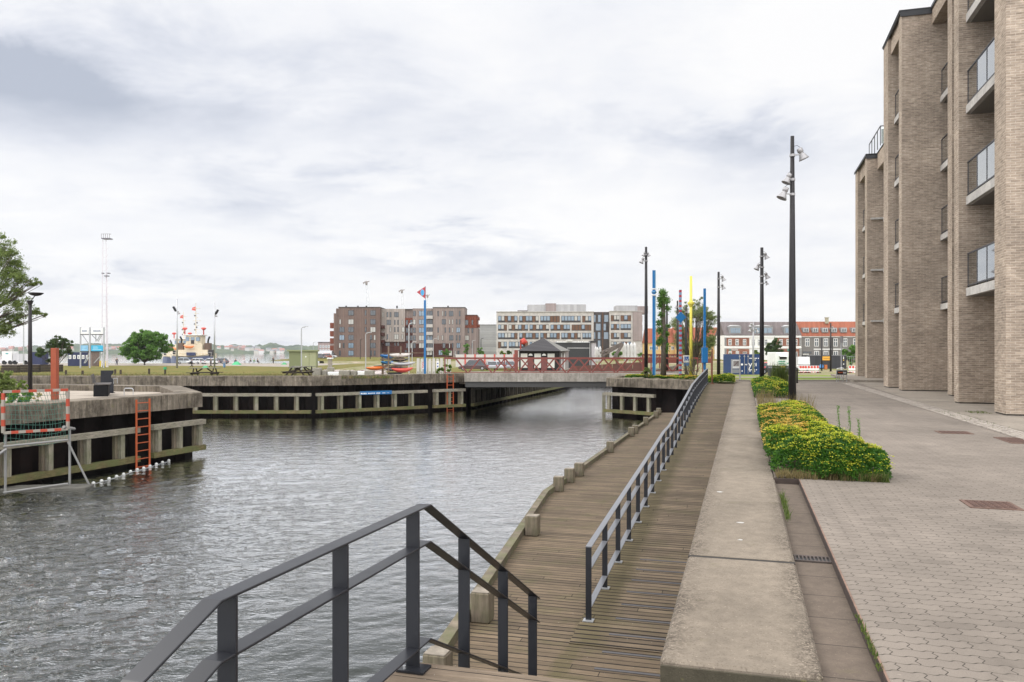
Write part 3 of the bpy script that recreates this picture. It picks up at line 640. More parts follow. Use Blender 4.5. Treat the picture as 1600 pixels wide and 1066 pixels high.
def handrail():
    t = thing('stair_handrail', 'dark grey flat-bar handrail that peaks above the foreground stairs', 'handrail', W(-1.8, 4.4, -.14))
    A = -1.797; top = [(1.35, .245), (2.02, .64), (2.40, .775), (4.352, .755), (6.96, -.566)]
    topp = [W(A, b, z) for b, z in top]
    def rail(dz, pts, nm):
        mb = MB(); mb.strip([(x, y, z + dz) for x, y, z in pts], .08, .011, SIDE); mb.build(nm, m_steel, t, bevel=.0025)
    rail(0, topp, 'top_rail'); rail(-.215, topp, 'middle_rail'); rail(-.785, [W(A, 2.3, .775), topp[3], W(A, 6.9, -.50)], 'lower_rail')
    def zt(b):
        for (b0, z0), (b1, z1) in zip(top, top[1:]):
            if b <= b1: return z0 + (z1 - z0) * (b - b0) / (b1 - b0)
        return top[-1][1]
    for D in (2.87, 3.68, 4.49, 5.335, 6.2, 7.07):
        b = 1.0415 * D - .523 + (.02 if D < 5 else 0)
        z1 = zt(b) - .006; z0 = -.14 if b < 4.3 else zt(b) - 1.0
        x, y = W(A, b); mb = MB(); mb.box((x, y, (z0 + z1) / 2), (.08, .014, z1 - z0), STREET); p = mb.build('post', m_steel, t, bevel=.002)
        if b < 4.3:
            mb = MB(); x2, y2 = W(A + .01, b - .015); mb.box((x2, y2, z0 + .009), (.17, .12, .012), STREET); mb.build('base_plate', m_steel, p)
            mb = MB(); x3, y3 = W(A - .03, b - .05); mb.tube([(x3, y3, z0 + .012), (x3, y3, z0 + .034)], .009, 8); mb.build('bolt', m_galv, p)
handrail()
def ramp_rail():
    t = thing('ramp_railing', 'long grey flat-bar railing climbing along the left side of the ramp', 'railing', W(-1.83, 9.7, -1.66))
    A = -1.83
    TP = [(9.68, -.745), (15.56, -.45), (19.3, -.245), (20.9, -.235), (30.5, .46), (34.5, .60), (42.7, .80), (44.0, .80)]
    def zt(b):
        for (b0, z0), (b1, z1) in zip(TP, TP[1:]):
            if b <= b1: return z0 + (z1 - z0) * (b - b0) / (b1 - b0)
        return TP[-1][1]
    m = flat('railing_steel', (.16, .165, .18), .35, .25)
    for dz, nm in ((0, 'top_rail'), (-.26, 'middle_rail'), (-.74, 'lower_rail')):
        mb = MB(); mb.strip([W(A, b, z + dz) for b, z in TP], .075, .011, SIDE); mb.build(nm, m, t)
    k = 0; b = 9.68
    while b < 44.1:
        z1 = zt(b) - .006; z0 = rz_(b)
        x, y = W(A, b); mb = MB(); mb.box((x, y, (z0 + z1) / 2), (.072, .014, z1 - z0), STREET); p = mb.build('post', m_steel, t)
        mb = MB(); mb.box((x + .0, y, z0 + .008), (.13, .11, .014), STREET)
        if b < 20: mb.build('base_plate', m_galv, p)
        b += 1.2
ramp_rail()

# ---------------------------------------------------------------- quay walls
def offset(path, d):
    out = []
    for i, p in enumerate(path):
        ns = []
        for j in (i - 1, i):
            if 0 <= j < len(path) - 1:
                dx, dy = path[j + 1][0] - path[j][0], path[j + 1][1] - path[j][1]; L = math.hypot(dx, dy); ns.append((dy / L, -dx / L))
        nx, ny = sum(n[0] for n in ns) / len(ns), sum(n[1] for n in ns) / len(ns); L2 = nx * nx + ny * ny
        out.append((p[0] + nx * d / L2, p[1] + ny * d / L2))
    return out
def piling(path, z0, z1, inset=.25, per=1.2, dep=.32):
    mb = MB(); pts = offset(path, -inset)
    for p, q in zip(pts, pts[1:]):
        L = math.hypot(q[0] - p[0], q[1] - p[1]); ux, uy = (q[0] - p[0]) / L, (q[1] - p[1]) / L; nx, ny = uy, -ux
        prof = []; s = 0
        while s < L:
            for ds, dd in ((0, 0), (.42, 0), (.6, -dep), (1.02, -dep)):
                if s + ds * per / 1.2 < L: prof.append((s + ds * per / 1.2, dd))
            s += per
        prof.append((L, 0))
        vs = []
        for s_, d_ in prof:
            x, y = p[0] + ux * s_ + nx * d_, p[1] + uy * s_ + ny * d_; vs += [(x, y, z0), (x, y, z1)]
        mb.add(vs, [(2 * i, 2 * i + 2, 2 * i + 3, 2 * i + 1) for i in range(len(prof) - 1)])
    return mb
def cap_ring(path, wid, z0, z1, over=.05, taper=0):
    o_, i_ = offset(path, over), offset(path, -wid); mb = MB(); n = len(path); vs = []
    for (x, y), (x2, y2) in zip(o_, i_): vs += [(x, y, z0), (x, y, z1 - .03), (x + (x2 - x) * .03 / wid, y + (y2 - y) * .03 / wid, z1), (x2, y2, z1), (x2, y2, z0)]
    fs = []
    for i in range(n - 1):
        for j in range(5): fs.append((5 * i + j, 5 * i + 5 + j, 5 * i + 5 + (j + 1) % 5, 5 * i + (j + 1) % 5))
    fs += [(4, 3, 2, 1, 0), tuple(5 * (n - 1) + j for j in range(5))]
    mb.add(vs, fs); return mb
def fender(t, p, q, ztop, zbot, step, out=.32, thick=.2, ext=.3, dark=False):
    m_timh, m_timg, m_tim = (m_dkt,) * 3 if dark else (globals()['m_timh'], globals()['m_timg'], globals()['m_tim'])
    L = math.hypot(q[0] - p[0], q[1] - p[1]); ux, uy = (q[0] - p[0]) / L, (q[1] - p[1]) / L; nx, ny = uy, -ux
    P_ = lambda s, d, z: (p[0] + ux * s + nx * d, p[1] + uy * s + ny * d, z)
    mb = MB(); mb.bar(P_(-ext, out, ztop), P_(L + ext, out, ztop), .24, .19); mb.build('fender_beam', m_timh, t)
    mb = MB(); mb.bar(P_(-ext, out, zbot), P_(L + ext, out, zbot), .26, .2); mb.build('fender_beam', m_timw, t)
    s = .2
    i = 0
    while s < L:
        mb = MB(); mb.bar(P_(s, out - .02, zbot + .1), P_(s, out - .02, ztop - .095), .17, .18, up=(nx, ny, 0)); mb.build('fender_post', m_timg, t)
        if L < 40 and step > 0:
            mb = MB(); mb.bar(P_(s - .17, out - .12, zbot + .1), P_(s - .17, out - .12, ztop - .095), .12, .12, up=(nx, ny, 0)); mb.build('fender_post', m_tim, t)
        s += step; i += 1
NQ = [(-21.5, 5.3), (-12.5, 32.0), (-16.0, 38.3), (-24.4, 40.6), (-70, 45)]
def near_quay():
    t = thing('quay_wall', 'near left concrete quay on dark sheet piling with timber fenders', 'quay', (-15.4, 23.5, WATER))
    cap_ring(NQ, .92, -.53, .06).build('concrete_cap', m_cap, t)
    piling(NQ, -4.5, -.53, .3).build('sheet_piling', m_pile, t)
    d = lambda Y: (-12.5 - (32 - Y) * .3371, Y)
    fender(t, d(14), d(28.35), -1.12, -2.16, 1.45, out=.22)
    fender(t, d(29.4), d(31.75), -1.1, -2.12, 1.1, out=.22, ext=.15)
near_quay()
sheet('quay_paving', offset(NQ, -.9) + [(-80, 30), (-60, 5)], -.21, mat_concrete('pale_paving', (.33, .285, .235), (.3, .26, .2), speck=.35))
LQ = [(-120, 50.6), (-12.6, 50.6), (-3.4, 57.0), (5.85, 91), (8, 105), (22, 105.2)]
def far_quay():
    t = thing('quay_wall', 'long far quay wall with concrete cap below the grass field', 'quay', (-13, 50.6, WATER))
    cap_ring([(-120, 50.6), (-12.6, 50.6), (-3.4, 57.0)], .55, -.47, .165).build('concrete_cap', m_cap, t)
    cap_ring([(-3.4, 57.01), (5.85, 91), (8, 105), (22, 105.2)], .55, -.6, -.02 - .4).build('concrete_cap', m_cap, t)
    piling(LQ, -4.5, -.45, .3).build('sheet_piling', m_pile, t)
    fender(t, (-24, 50.6), (-12.9, 50.6), -1.02, -2.1, 1.28, out=.3, ext=.2)
    fender(t, (-12.4, 50.75), (-6.2, 55.0), -1.02, -2.1, 1.28, out=.3, ext=.2)
    fender(t, (-5.55, 55.5), (-3.6, 56.85), -1.0, -2.1, 1.0, out=.3, ext=.1)
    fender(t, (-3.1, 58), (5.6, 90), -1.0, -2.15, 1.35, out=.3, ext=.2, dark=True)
far_quay()
RQ = [(20.6, 101), (6.15, 51.5), (10.95, 46.3), (10.62, 42.6), W(-1.9, 40, 0)[:2]]
def right_quay():
    t = thing('quay_wall', 'right quay corner with stained concrete cap holding a sedum planting', 'quay', (6.2, 51.5, WATER))
    cap_ring(RQ[:4], .42, -.53, .03).build('concrete_cap', m_cap, t)
    piling(RQ[:3], -4.5, -.5, .3, per=1.5).build('sheet_piling', m_pile, t)
    fender(t, (6.3, 51.35), (8.75, 48.7), -1.0, -2.08, 1.05, out=.28, ext=.2)
    mb = MB(); mb.bar((5.95, 51.6, -3.0), (5.95, 51.6, -.98), .2, .2); mb.build('fender_post', m_timg, t)
right_quay()

# ---------------------------------------------------------------- bridge
def bridge():
    Y0, Y1 = 56.0, 61.8
    t = thing('footbridge', 'low concrete bridge with red steel truss railings over the canal', 'bridge', (3, Y0, WATER))
    mb = MB(); mb.bb(-3.35, 10.5, Y0, Y0 + .3, -.40, .196); mb.build('fascia', m_fasc, t)
    mb = MB(); mb.bb(-3.3, 12, Y0 + .302, Y1, -.36, .10); mb.build('bridge_deck', m_slab, t)
    mb = MB(); mb.bb(-3.3, 12, Y0 + .12, Y0 + .35, -.79, -.405); mb.bb(-3.3, 12, Y1 - .4, Y1 - .1, -.79, -.405); mb.build('steel_girder', flat('girder', (.05, .048, .045), .6), t)
    mb = MB(); mb.bb(-3.3, 13, Y1 + .002, Y1 + .3, -.40, .19); mb.build('fascia', m_fasc, t)
    def truss(Y, xs, x0, x1, zb, zt, label):
        f = bpy.data.objects.new('truss_railing', None); C.objects.link(f); f.parent = t; f['label'] = label
        f['_o'] = tuple(t['_o'])
        mb = MB(); mb.bar((x0 - .05, Y, zt - .055), (x1 + .05, Y, zt - .06), .12, .13); mb.build('top_chord', m_redst, f)
        mb = MB(); mb.bar((x0, Y, zb + .05), (x1, Y, zb + .05), .05, .05); mb.build('bottom_chord', m_redst, f)
        for x in (x0, x1): mb = MB(); mb.bar((x, Y, zb), (x, Y, zt - .1), .09, .09); mb.build('end_post', m_redst, f)
        mb = MB()
        for xb in xs:
            mb.bar((xb - .04, Y, zb + .02), (xb - (xs[1] - xs[0]) / 2 + .03, Y, zt - .1), .10, .105, up=(0, 1, 0))
            mb.bar((xb + .04, Y, zb + .02), (xb + (xs[1] - xs[0]) / 2 - .03, Y, zt - .1), .10, .105, up=(0, 1, 0))
        mb.build('diagonal_brace', m_redst, f)
    xs = [at(731 + 38.6 * k, Y0) for k in range(7)]
    truss(Y0 + .1, xs, at(695, Y0), at(1006, Y0), .2, 1.30, 'front truss railing')
    xs = [at(795 + 36.5 * k, Y1) for k in range(8)]
    truss(Y1, xs, at(788, Y1), at(1090, Y1), .19, 1.27, 'rear truss railing')
bridge()
# ---------------------------------------------------------------- brick apartment building on the right
FL = 2.93
def brick_building():
    t = thing('brick_apartment_building', 'tall grey-brown brick apartment building with stacked balconies beside the promenade', 'building', W(8, 30, 0))
    fc = flat('flashing', (.02, .021, .024), .5)
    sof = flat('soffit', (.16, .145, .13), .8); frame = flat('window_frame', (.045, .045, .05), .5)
    def pier(a, b0, b1, top, a1=12.5, nm='brick_pier'):
        mb = MB(); mb.ab(a, a1, b0, b1, .05, top); mb.build(nm, m_brick, t)
        mb = MB(); mb.ab(a + .02, a1, b0 + .02, b1 - .02, -.1, .05); mb.build('plinth', flat('plinth', (.05, .045, .04), .9), t)
    H1, H0, H2 = 16.3, 19.4, 13.45
    pier(6.56, 23.47, 24.45, H0, 20); pier(6.66, 28.65, 29.2, H0); pier(7.54, 33.4, 34.05, H1); pier(6.53, 37.5, 38.15, H1); pier(6.48, 40.5, 41.75, H1)
    pier(7.09, 51.5, 52.4, H2); pier(7.08, 55.5, 56.6, H2)
    def bay(b0, b1, a_slab, a_back, a_lint, zl, top, floors, slab_t=.26, rail=True, side_glass=True, soff=True):
        mb = MB(); mb.ab(a_back, a_back + .4, b0, b1, 0, top - .02); mb.build('brick_wall', m_brick, t)
        mb = MB(); mb.ab(a_lint, a_lint + .5, b0 + .002, b1 - .002, zl, top); mb.build('brick_lintel', m_brick, t)
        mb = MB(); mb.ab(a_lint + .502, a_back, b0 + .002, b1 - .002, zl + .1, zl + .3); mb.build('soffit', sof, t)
        for z in floors:
            mb = MB(); mb.ab(a_slab, a_back + .01, b0 + .003, b1 - .003, z, z + slab_t); s = mb.build('balcony_slab', m_balc, t)
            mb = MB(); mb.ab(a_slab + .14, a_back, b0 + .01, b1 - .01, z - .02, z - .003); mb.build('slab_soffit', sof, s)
            if rail:
                f = bpy.data.objects.new('balcony_railing', None); C.objects.link(f); f.parent = t; f['_o'] = tuple(t['_o'])
                zt = z + slab_t; mb = MB(); n = max(2, round((b1 - b0) / 1.05)); e = .04
                for i in range(n + 1):
                    b = b0 + e + (b1 - b0 - 2 * e) * i / n; x, y = W(a_slab + .06, b); mb = MB(); mb.box((x, y, zt + .54), (.03, .05, 1.08), STREET); mb.build('baluster', frame, f)
                mb = MB(); mb.ab(a_slab + .035, a_slab + .085, b0 + .01, b1 - .01, zt + 1.08, zt + 1.12); mb.ab(a_slab + .04, a_slab + .08, b0 + .01, b1 - .01, zt + .06, zt + .10); mb.build('handrail', frame, f)
                for i in range(n):
                    ba = b0 + e + (b1 - b0 - 2 * e) * i / n + .05; bb_ = b0 + e + (b1 - b0 - 2 * e) * (i + 1) / n - .05
                    mb = MB(); mb.ab(a_slab + .055, a_slab + .067, ba, bb_, zt + .11, zt + 1.07); mb.build('glass_pane', m_clear, f)
            # tall glazed doors on the back wall above each slab
            w0, w1 = b0 + .35, b1 - .35
            mb = MB(); mb.ab(a_back - .06, a_back - .005, w0, w1, z + slab_t + .02, z + slab_t + 2.25); wd = mb.build('window', frame, t)
            k = 3
            for i in range(k):
                mb = MB(); mb.ab(a_back - .07, a_back - .062, w0 + .06 + (w1 - w0 - .06) * i / k, w0 + (w1 - w0 - .06) * (i + 1) / k, z + slab_t + .1, z + slab_t + 2.18); mb.build('pane', m_glass, wd)
    fls = [3.46 + FL * i for i in range(5)]
    bay(24.45, 28.65, 6.87, 9.2, 6.87, 18.4, H0, fls)
    bay(29.2, 33.4, 8.1, 9.6, 8.0, 15.6, H0, fls[:4])
    bay(34.05, 37.5, 8.02, 9.6, 7.7, 15.6, H1, fls[:4], slab_t=.24)
    bay(38.15, 40.5, 6.73, 8.6, 6.6, 15.5, H1, fls[:4], slab_t=.24)
    bay(41.75, 51.5, 7.95, 9.8, 7.65, 12.5, H2, [3.4, 6.4, 9.4], rail=False)
    bay(52.4, 55.5, 7.35, 9.2, 7.2, 12.6, H2, [3.4, 6.4, 9.4], slab_t=.22)
    for z in (3.47, 6.5, 9.55):
        mb = MB(); mb.ab(7.28, 8.4, 51.30, 51.498, z, z + .1); mb.build('ledge', m_balc, t)
    # roofs and flashings
    for (b0, b1, a0, top) in ((29.0, 37.42, 7.66, H1), (37.42, 41.85, 6.42, H1)):
        mb = MB(); mb.ab(a0, 14, b0, b1, top, top + .03); mb.build('roof', fc, t)
    mb = MB(); mb.ab(6.47, 12.5, 37.44, 37.47, H1 - .24, H1 + .04); mb.ab(6.45, 6.475, 37.47, 41.8, H1 - .08, H1 + .05); mb.ab(7.64, 7.665, 29.3, 37.4, H1 - .08, H1 + .05); mb.build('roof_flashing', fc, t)
    mb = MB(); mb.ab(7.02, 14, 51.4, 56.7, H2, H2 + .03); mb.ab(7.6, 14, 41.8, 51.4, H2, H2 + .03); mb.build('roof', fc, t)
    mb = MB(); mb.ab(7.03, 9.5, 51.44, 51.47, H2 - .26, H2 + .04); mb.ab(7.01, 7.04, 51.47, 56.7, H2 - .08, H2 + .05); mb.build('roof_flashing', fc, t)
    # roof terrace railing of the lower block
    f = bpy.data.objects.new('terrace_railing', None); C.objects.link(f); f.parent = t; f['_o'] = tuple(t['_o'])
    mb = MB()
    for i in range(5):
        x, y = W(7.5, 49.4 + i * 1.05); mb.box((x, y, H2 + .55), (.04, .04, 1.1), STREET)
    mb.bar(W(7.5, 49.4, H2 + 1.1), W(7.5, 53.6, H2 + 1.1), .04, .05)
    for i in range(3):
        x, y = W(7.5 + i * .95, 49.4); mb.box((x, y, H2 + .55), (.03, .03, 1.1), STREET)
    mb.bar(W(7.5, 49.4, H2 + 1.1), W(10, 49.4, H2 + 1.1), .05, .05); mb.build('terrace_baluster', frame, f)
    mb = MB(); mb.ab(7.55, 9.9, 49.42, 49.43, H2 + .1, H2 + 1.05); mb.build('glass_pane', m_clear, f)
    # downpipe in the first bay
    mb = MB(); x, y = W(8.9, 28.5); mb.tube([(x, y, 6.6), (x, y, 18.3)], .045, 8); mb.build('downpipe', m_lampg, t)
brick_building()
# ---------------------------------------------------------------- lamps
def bell(mb, c, tilt_dir, s=1.0, tilt=25):
    """spotlight head opening downwards, leaning towards tilt_dir (x sign)"""
    M4 = (Matrix.Rotation(R(-tilt * tilt_dir), 3, 'Y'))
    mb.lathe([(.055 * s, .20 * s), (.075 * s, .19 * s), (.08 * s, .09 * s), (.06 * s, .08 * s), (.07 * s, .03 * s), (.13 * s, -.10 * s), (.145 * s, -.13 * s), (.13 * s, -.13 * s), (.06 * s, -.02 * s)], c, 14, M4)
def lamp_post(px, D, ytop, zb, spots, label, rb=.085, rt=.052, mat=None, scale=1.0, name='street_lamp', group=None):
    X = at(px, D); zt = zat(ytop, D)
    t = thing(name, label, 'street lamp', (X, D, zb), group=group)
    mb = MB(); mb.tube([(X, D, zb), (X, D, zb + (zt - zb) * .45), (X, D, zt)], [rb, rb * .72 + rt * .28, rt], 12); mb.build('pole', mat or m_lamp, t, smooth=True)
    mb = MB(); mb.tube([(X, D, zb), (X, D, zb + .03)], rb * 2.1, 14); mb.build('foot_plate', mat or m_lamp, t)
    for (py, side, dist, s) in spots:
        z = zat(py, D); s *= scale
        mb = MB(); mb.tube([(X, D, z - .035), (X, D, z + .035)], rt * 1.5, 12); mb.bar((X, D - .03, z), (X + side * dist, D - .06, z + .01), .035, .03); mb.build('bracket', m_lampg, t)
        mb = MB(); bell(mb, (X + side * (dist + .06 * s), D - .05, z - .0), side, s); h = mb.build('lamp_head', m_lampg, t, smooth=True)
        mb = MB(); mb.tube([(X + side * .03, D, z + .24 * s), (X + side * dist * .6, D - .03, z + .27 * s), (X + side * (dist + .03), D - .05, z + .19 * s)], .006, 5); mb.build('cable', m_black, h)
    return t
lamp_post(1238, 21.8, 213, -.02, [(243, 1, .19, 1.0), (281, -1, .10, .85), (304, -1, .2, 1.0)], 'tall dark lamp post rising out of the flowering bed', rb=.105, rt=.05)
lamp_post(1190.4, 44.6, 387, 0, [(401, 1, .16, 1.1), (418, -1, .2, 1.1), (432, 1, .2, 1.1), (443, 1, .22, .7)], 'dark lamp post with four spotlights in front of the blue container', rb=.13, rt=.085)
lamp_post(1122.8, 54, 425, gz(54), [(436, 1, .22, 1.2), (449, 1, .22, 1.1)], 'dark lamp post with two spotlights between blue pole and container', rb=.12, rt=.075)
lamp_post(1009.5, 50.6, 386, 0, [(398, -1, .1, .8), (398.5, 1, .1, .8), (408, -1, .2, 1.1)], 'dark lamp post at the right end of the red truss railing', rb=.12, rt=.075)
lamp_post(1042, 62, 466, gz(62), [(468, 1, .15, .8)], 'thin dark lamp post just right of the leafy pollard', rb=.1, rt=.07)
lamp_post(1058.6, 70, 470, gz(70), [(480, -1, .1, .8)], 'thin dark lamp post left of the striped pole', rb=.1, rt=.07)
lamp_post(1072, 74, 480, gz(74), [(488, 1, .1, .8)], 'thin dark lamp post between striped and yellow poles', rb=.12, rt=.08)
lamp_post(1177, 92, 504, gz(92), [(509, -1, .25, 1.5), (516, -1, .3, 1.5), (517, 1, .3, 1.5)], 'grey lamp post with clustered heads before the gabled dormers', rb=.12, rt=.09, mat=m_lampg)
lamp_post(1298, 120, 505, gz(120), [(513, 1, .25, 1.4)], 'dark lamp post standing behind the dark container', rb=.14, rt=.09)
lamp_post(1284, 125, 528, gz(125), [], 'short thin post before the grey house facade', rb=.1, rt=.08)
def flood_post(px, D, ytop, side, label, z0=None):
    X = at(px, D); zb = gz(D); zt = zat(ytop, D)
    t = thing('floodlight_mast', label, 'street lamp', (X, D, zb))
    mb = MB(); mb.tube([(X, D, zb), (X, D, zt)], [.16, .09], 10); mb.build('pole', m_galv, t, smooth=True)
    mb = MB(); z = zt - 1.9; mb.box((X + side * .45, D, z), (.28, .5, .95), 0, Matrix.Rotation(R(30 * side), 3, 'Y')); mb.build('floodlight', m_black, t)
    mb = MB(); mb.bar((X, D, z + .1), (X + side * .4, D, z), .08, .08); mb.build('bracket', m_lampg, t)
    mb = MB(); bell(mb, (X + .28, D, zt - 2.6), 1, 1.7); mb.build('lamp_head', m_lampg, t)
flood_post(276.7, 148, 467, -1, 'pale floodlight mast left of the tugboat with its lamp facing left')
flood_post(335.2, 152, 472, 1, 'pale floodlight mast right of the tugboat with its lamp facing right')
def arm_lamp(px, D, ytop, label, side=1, r=.06, mat=None, arm=.55, group=None):
    X = at(px, D); zb = gz(D); zt = zat(ytop, D); mat = mat or m_galv
    t = thing('street_lamp', label, 'street lamp', (X, D, zb), group=group)
    mb = MB(); mb.tube([(X, D, zb), (X, D, zt - .25), (X + side * .12, D, zt - .06), (X + side * arm, D, zt)], [r * 1.3, r, r * .8, r * .7], 8); mb.build('pole', mat, t)
    mb = MB(); mb.bar((X + side * arm * .6, D, zt + .02), (X + side * (arm + .35), D, zt + .05), .16, .09); mb.build('lamp_head', mat, t)
arm_lamp(471, 108, 511, 'grey lamp post with a bent arm before the green shed', r=.075)
arm_lamp(571.5, 118, 520, 'grey lamp post before the left wing of the brown flats')
arm_lamp(639, 110, 505, 'taller grey lamp post standing left of the blue flag pole', r=.08)
arm_lamp(644, 170, 534, 'short grey lamp post close beside the taller one', r=.07)
arm_lamp(677, 175, 529, 'grey lamp post right of the blue flag pole')
arm_lamp(563, 240, 530, 'thin black lamp post before the middle of the left wing', mat=m_black, r=.09)
arm_lamp(578.5, 245, 530, 'thin black lamp post before the right edge of the left wing', mat=m_black, r=.09)
arm_lamp(751.5, 230, 529, 'thin black lamp post before the grey hall', mat=m_black, r=.09)
arm_lamp(738, 225, 532, 'thin grey lamp post before the red brick end of the brown flats', r=.07)
arm_lamp(489.5, 260, 535, 'distant grey lamp post behind the green shed', r=.07)
arm_lamp(37, 160, 501, 'slim grey pole beside the white truck body', r=.09, arm=.1)
def left_lamp():
    D = 38.3; X = at(47, D); zb = -.21; t = thing('street_lamp', 'black lamp post with a flat round head under the tree branches', 'street lamp', (X, D, zb))
    mb = MB(); mb.tube([(X, D, zb), (X, D, zat(472, D))], [.105, .075], 12); mb.build('pole', m_lamp, t, smooth=True)
    mb = MB(); mb.lathe([(.02, -.12), (.08, -.10), (.15, .08), (.16, .1), (.02, .1)], (X, D, zat(473, D)), 16); mb.build('lamp_head', m_lamp, t)
    mb = MB(); X2 = at(54, D + 1.2); mb.lathe([(.05, -.08), (.2, -.04), (.33, .05), (.33, .08), (.02, .1)], (X + .22, D + .1, zat(460, D)), 18); mb.build('lamp_head', m_lamp, t)
    mb = MB(); mb.bar((X, D, zat(472, D)), (X + .2, D + .1, zat(461, D)), .04, .04); mb.build('bracket', m_lamp, t)
left_lamp()

# ---------------------------------------------------------------- coloured poles on the right quay
m_blue = flat('pole_blue', (.003, .13, .34), .45); m_blue2 = flat('pole_pale_blue', (.16, .33, .45), .5); m_yel = flat('pole_yellow', (.72, .62, .09), .5); m_red = flat('stripe_red', (.36, .02, .04), .5)
m_stb = flat('stripe_blue', (.16, .28, .42), .5)
def poles():
    D = 50.0; X = at(1021.8, D); t = thing('sculpture_pole', 'tall blue pole interrupted by a blue ball in a white ring', 'pole', (X, D, 0))
    def seg(y0, y1, px, D, w, m, nm='shaft', par=None, dx=0): mb = MB(); mb.bb(at(px, D) + dx - w / 2, at(px, D) + dx + w / 2, D - w / 2, D + w / 2, zat(y0, D), zat(y1, D)); return mb.build(nm, m, par)
    seg(587, 462.5, 1021.2, D, .13, m_blue, par=t); seg(450.5, 422.5, 1021.2, D, .13, m_blue, par=t)
    seg(587, 462.5, 1023.8, D, .06, m_blue2, 'pale_edge', t); seg(450.5, 422.5, 1023.8, D, .06, m_blue2, 'pale_edge', t)
    mb = MB(); z = zat(456.5, D); mb.lathe([(.01, -.15)] + [(.15 * math.cos(a), .15 * math.sin(a)) for a in np.linspace(-1.4, 1.4, 9)] + [(.01, .15)], (X, D, z), 18); mb.build('ball', m_blue, t, smooth=True)
    mb = MB(); mb.lathe([(.01, -.02), (.153, -.02), (.153, .02), (.01, .02)], (X, D, z), 18); mb.build('ball_band', m_blue2, t)
    for dz in (-.19, .19): mb = MB(); mb.lathe([(.11, -.025), (.16, -.01), (.16, .01), (.11, .025)], (X, D, z + dz), 18); mb.build('white_collar', m_white, t)
    D = 50.6; X = at(1063, D); t = thing('sculpture_pole', 'red and blue striped pole carrying a blue diamond', 'pole', (X, D, 0))
    y = 588.0; k = 0
    mr = MB()
    while y > 453:
        m_ = mr; mr.cur = k % 2; y1 = max(453, y - 4.1 if k % 2 else y - 3.6)
        m_.bb(X - .075, X + .075, D - .075, D + .075, zat(y, D), zat(y1, D) - .001); y = y1; k += 1
    mr.build('banded_shaft', [m_red, m_stb], t)
    z = zat(496, D); mb = MB(); s = .345; mb.plate([(X - s, D - .1, z), (X, D - .1, z - s), (X + s, D - .1, z), (X, D - .1, z + s)], .06, (0, -1, 0)); mb.build('diamond', m_blue, t)
    D = 50.2; X = at(1079.6, D); t = thing('sculpture_pole', 'tall yellow pole with a flared collar', 'pole', (X, D, 0))
    mb = MB(); mb.tube([(X, D, 0), (X, D, zat(431.7, D))], [.1, .075], 14); mb.build('shaft', m_yel, t, smooth=True)
    mb = MB(); mb.lathe([(.09, -.28), (.19, -.1), (.21, -.08), (.21, .02), (.13, .06), (.08, .22)], (X, D, zat(473, D)), 16); mb.build('collar', m_yel, t)
    D = 47.5; X = at(1101, D); t = thing('sculpture_pole', 'plain blue pole with a blue box low on its shaft', 'pole', (X, D, 0))
    seg(577, 451, 1101, D, .13, m_blue, par=t)
    mb = MB(); mb.bb(X - .17, X + .15, D - .2, D + .1, zat(567, D), zat(543.5, D)); mb.build('box', m_blue, t, bevel=.01)
    mb = MB(); mb.lathe([(.05, 0), (.16, .3), (.16, .34), (.05, .36)], (X, D, .2), 12); mb.build('base', m_rust, t)
    mb = MB(); mb.tube([(X, D, 0), (X, D, .7)], .05, 8); mb.build('stem', m_blue, t)
    # blue pole with pennant beside the kayaks
    D = 58.6; X = at(664, D); t = thing('sculpture_pole', 'blue pole with a red pennant bearing a blue oval', 'pole', (X, D, gz(D)))
    mb = MB(); mb.bb(X - .075, X + .075, D - .075, D + .075, gz(D), zat(469.3, D)); mb.build('shaft', m_blue, t)
    mb = MB(); mb.tube([(X + .04, D, zat(470, D)), (X + .04, D, zat(447.5, D))], .025, 6); mb.build('mast', m_blue2, t)
    fl = MB(); fl.plate([(at(651.2, D), D - .02, zat(456.7, D)), (X + .04, D - .02, zat(467.2, D)), (X + .04, D - .02, zat(447.8, D))], .035, (0, -1, 0)); p = fl.build('pennant', flat('pennant_red', (.42, .05, .06), .5), t)
    for r1, r2, dd, m_ in ((.145, .235, .06, flat('oval_rim', (.3, .45, .6), .5)), (.115, .2, .066, flat('oval_blue', (.05, .33, .62), .5))):
        mb = MB(); cx, cz = at(660.2, D), zat(457.4, D); mb.plate([(cx + r1 * math.cos(a), D - .02, cz + r2 * math.sin(a)) for a in np.linspace(0, 2 * math.pi, 21)[:-1]], dd, (0, -1, 0)); mb.build('oval', m_, p)
poles()
# rusty post at the end of the ramp
def rpost():
    X, D = at(1112.7, 42.3), 42.3; t = thing('marker_post', 'thin rusty post at the top end of the ramp', 'post', (X, D, 0)); mb = MB(); mb.bb(X - .03, X + .03, D - .03, D + .03, 0, zat(545, D)); mb.build('shaft', m_rust, t)
    mb = MB(); mb.bb(X - .08, X + .08, D - .08, D + .08, -.02, .012); mb.build('foot_plate', m_rust, t)
rpost()

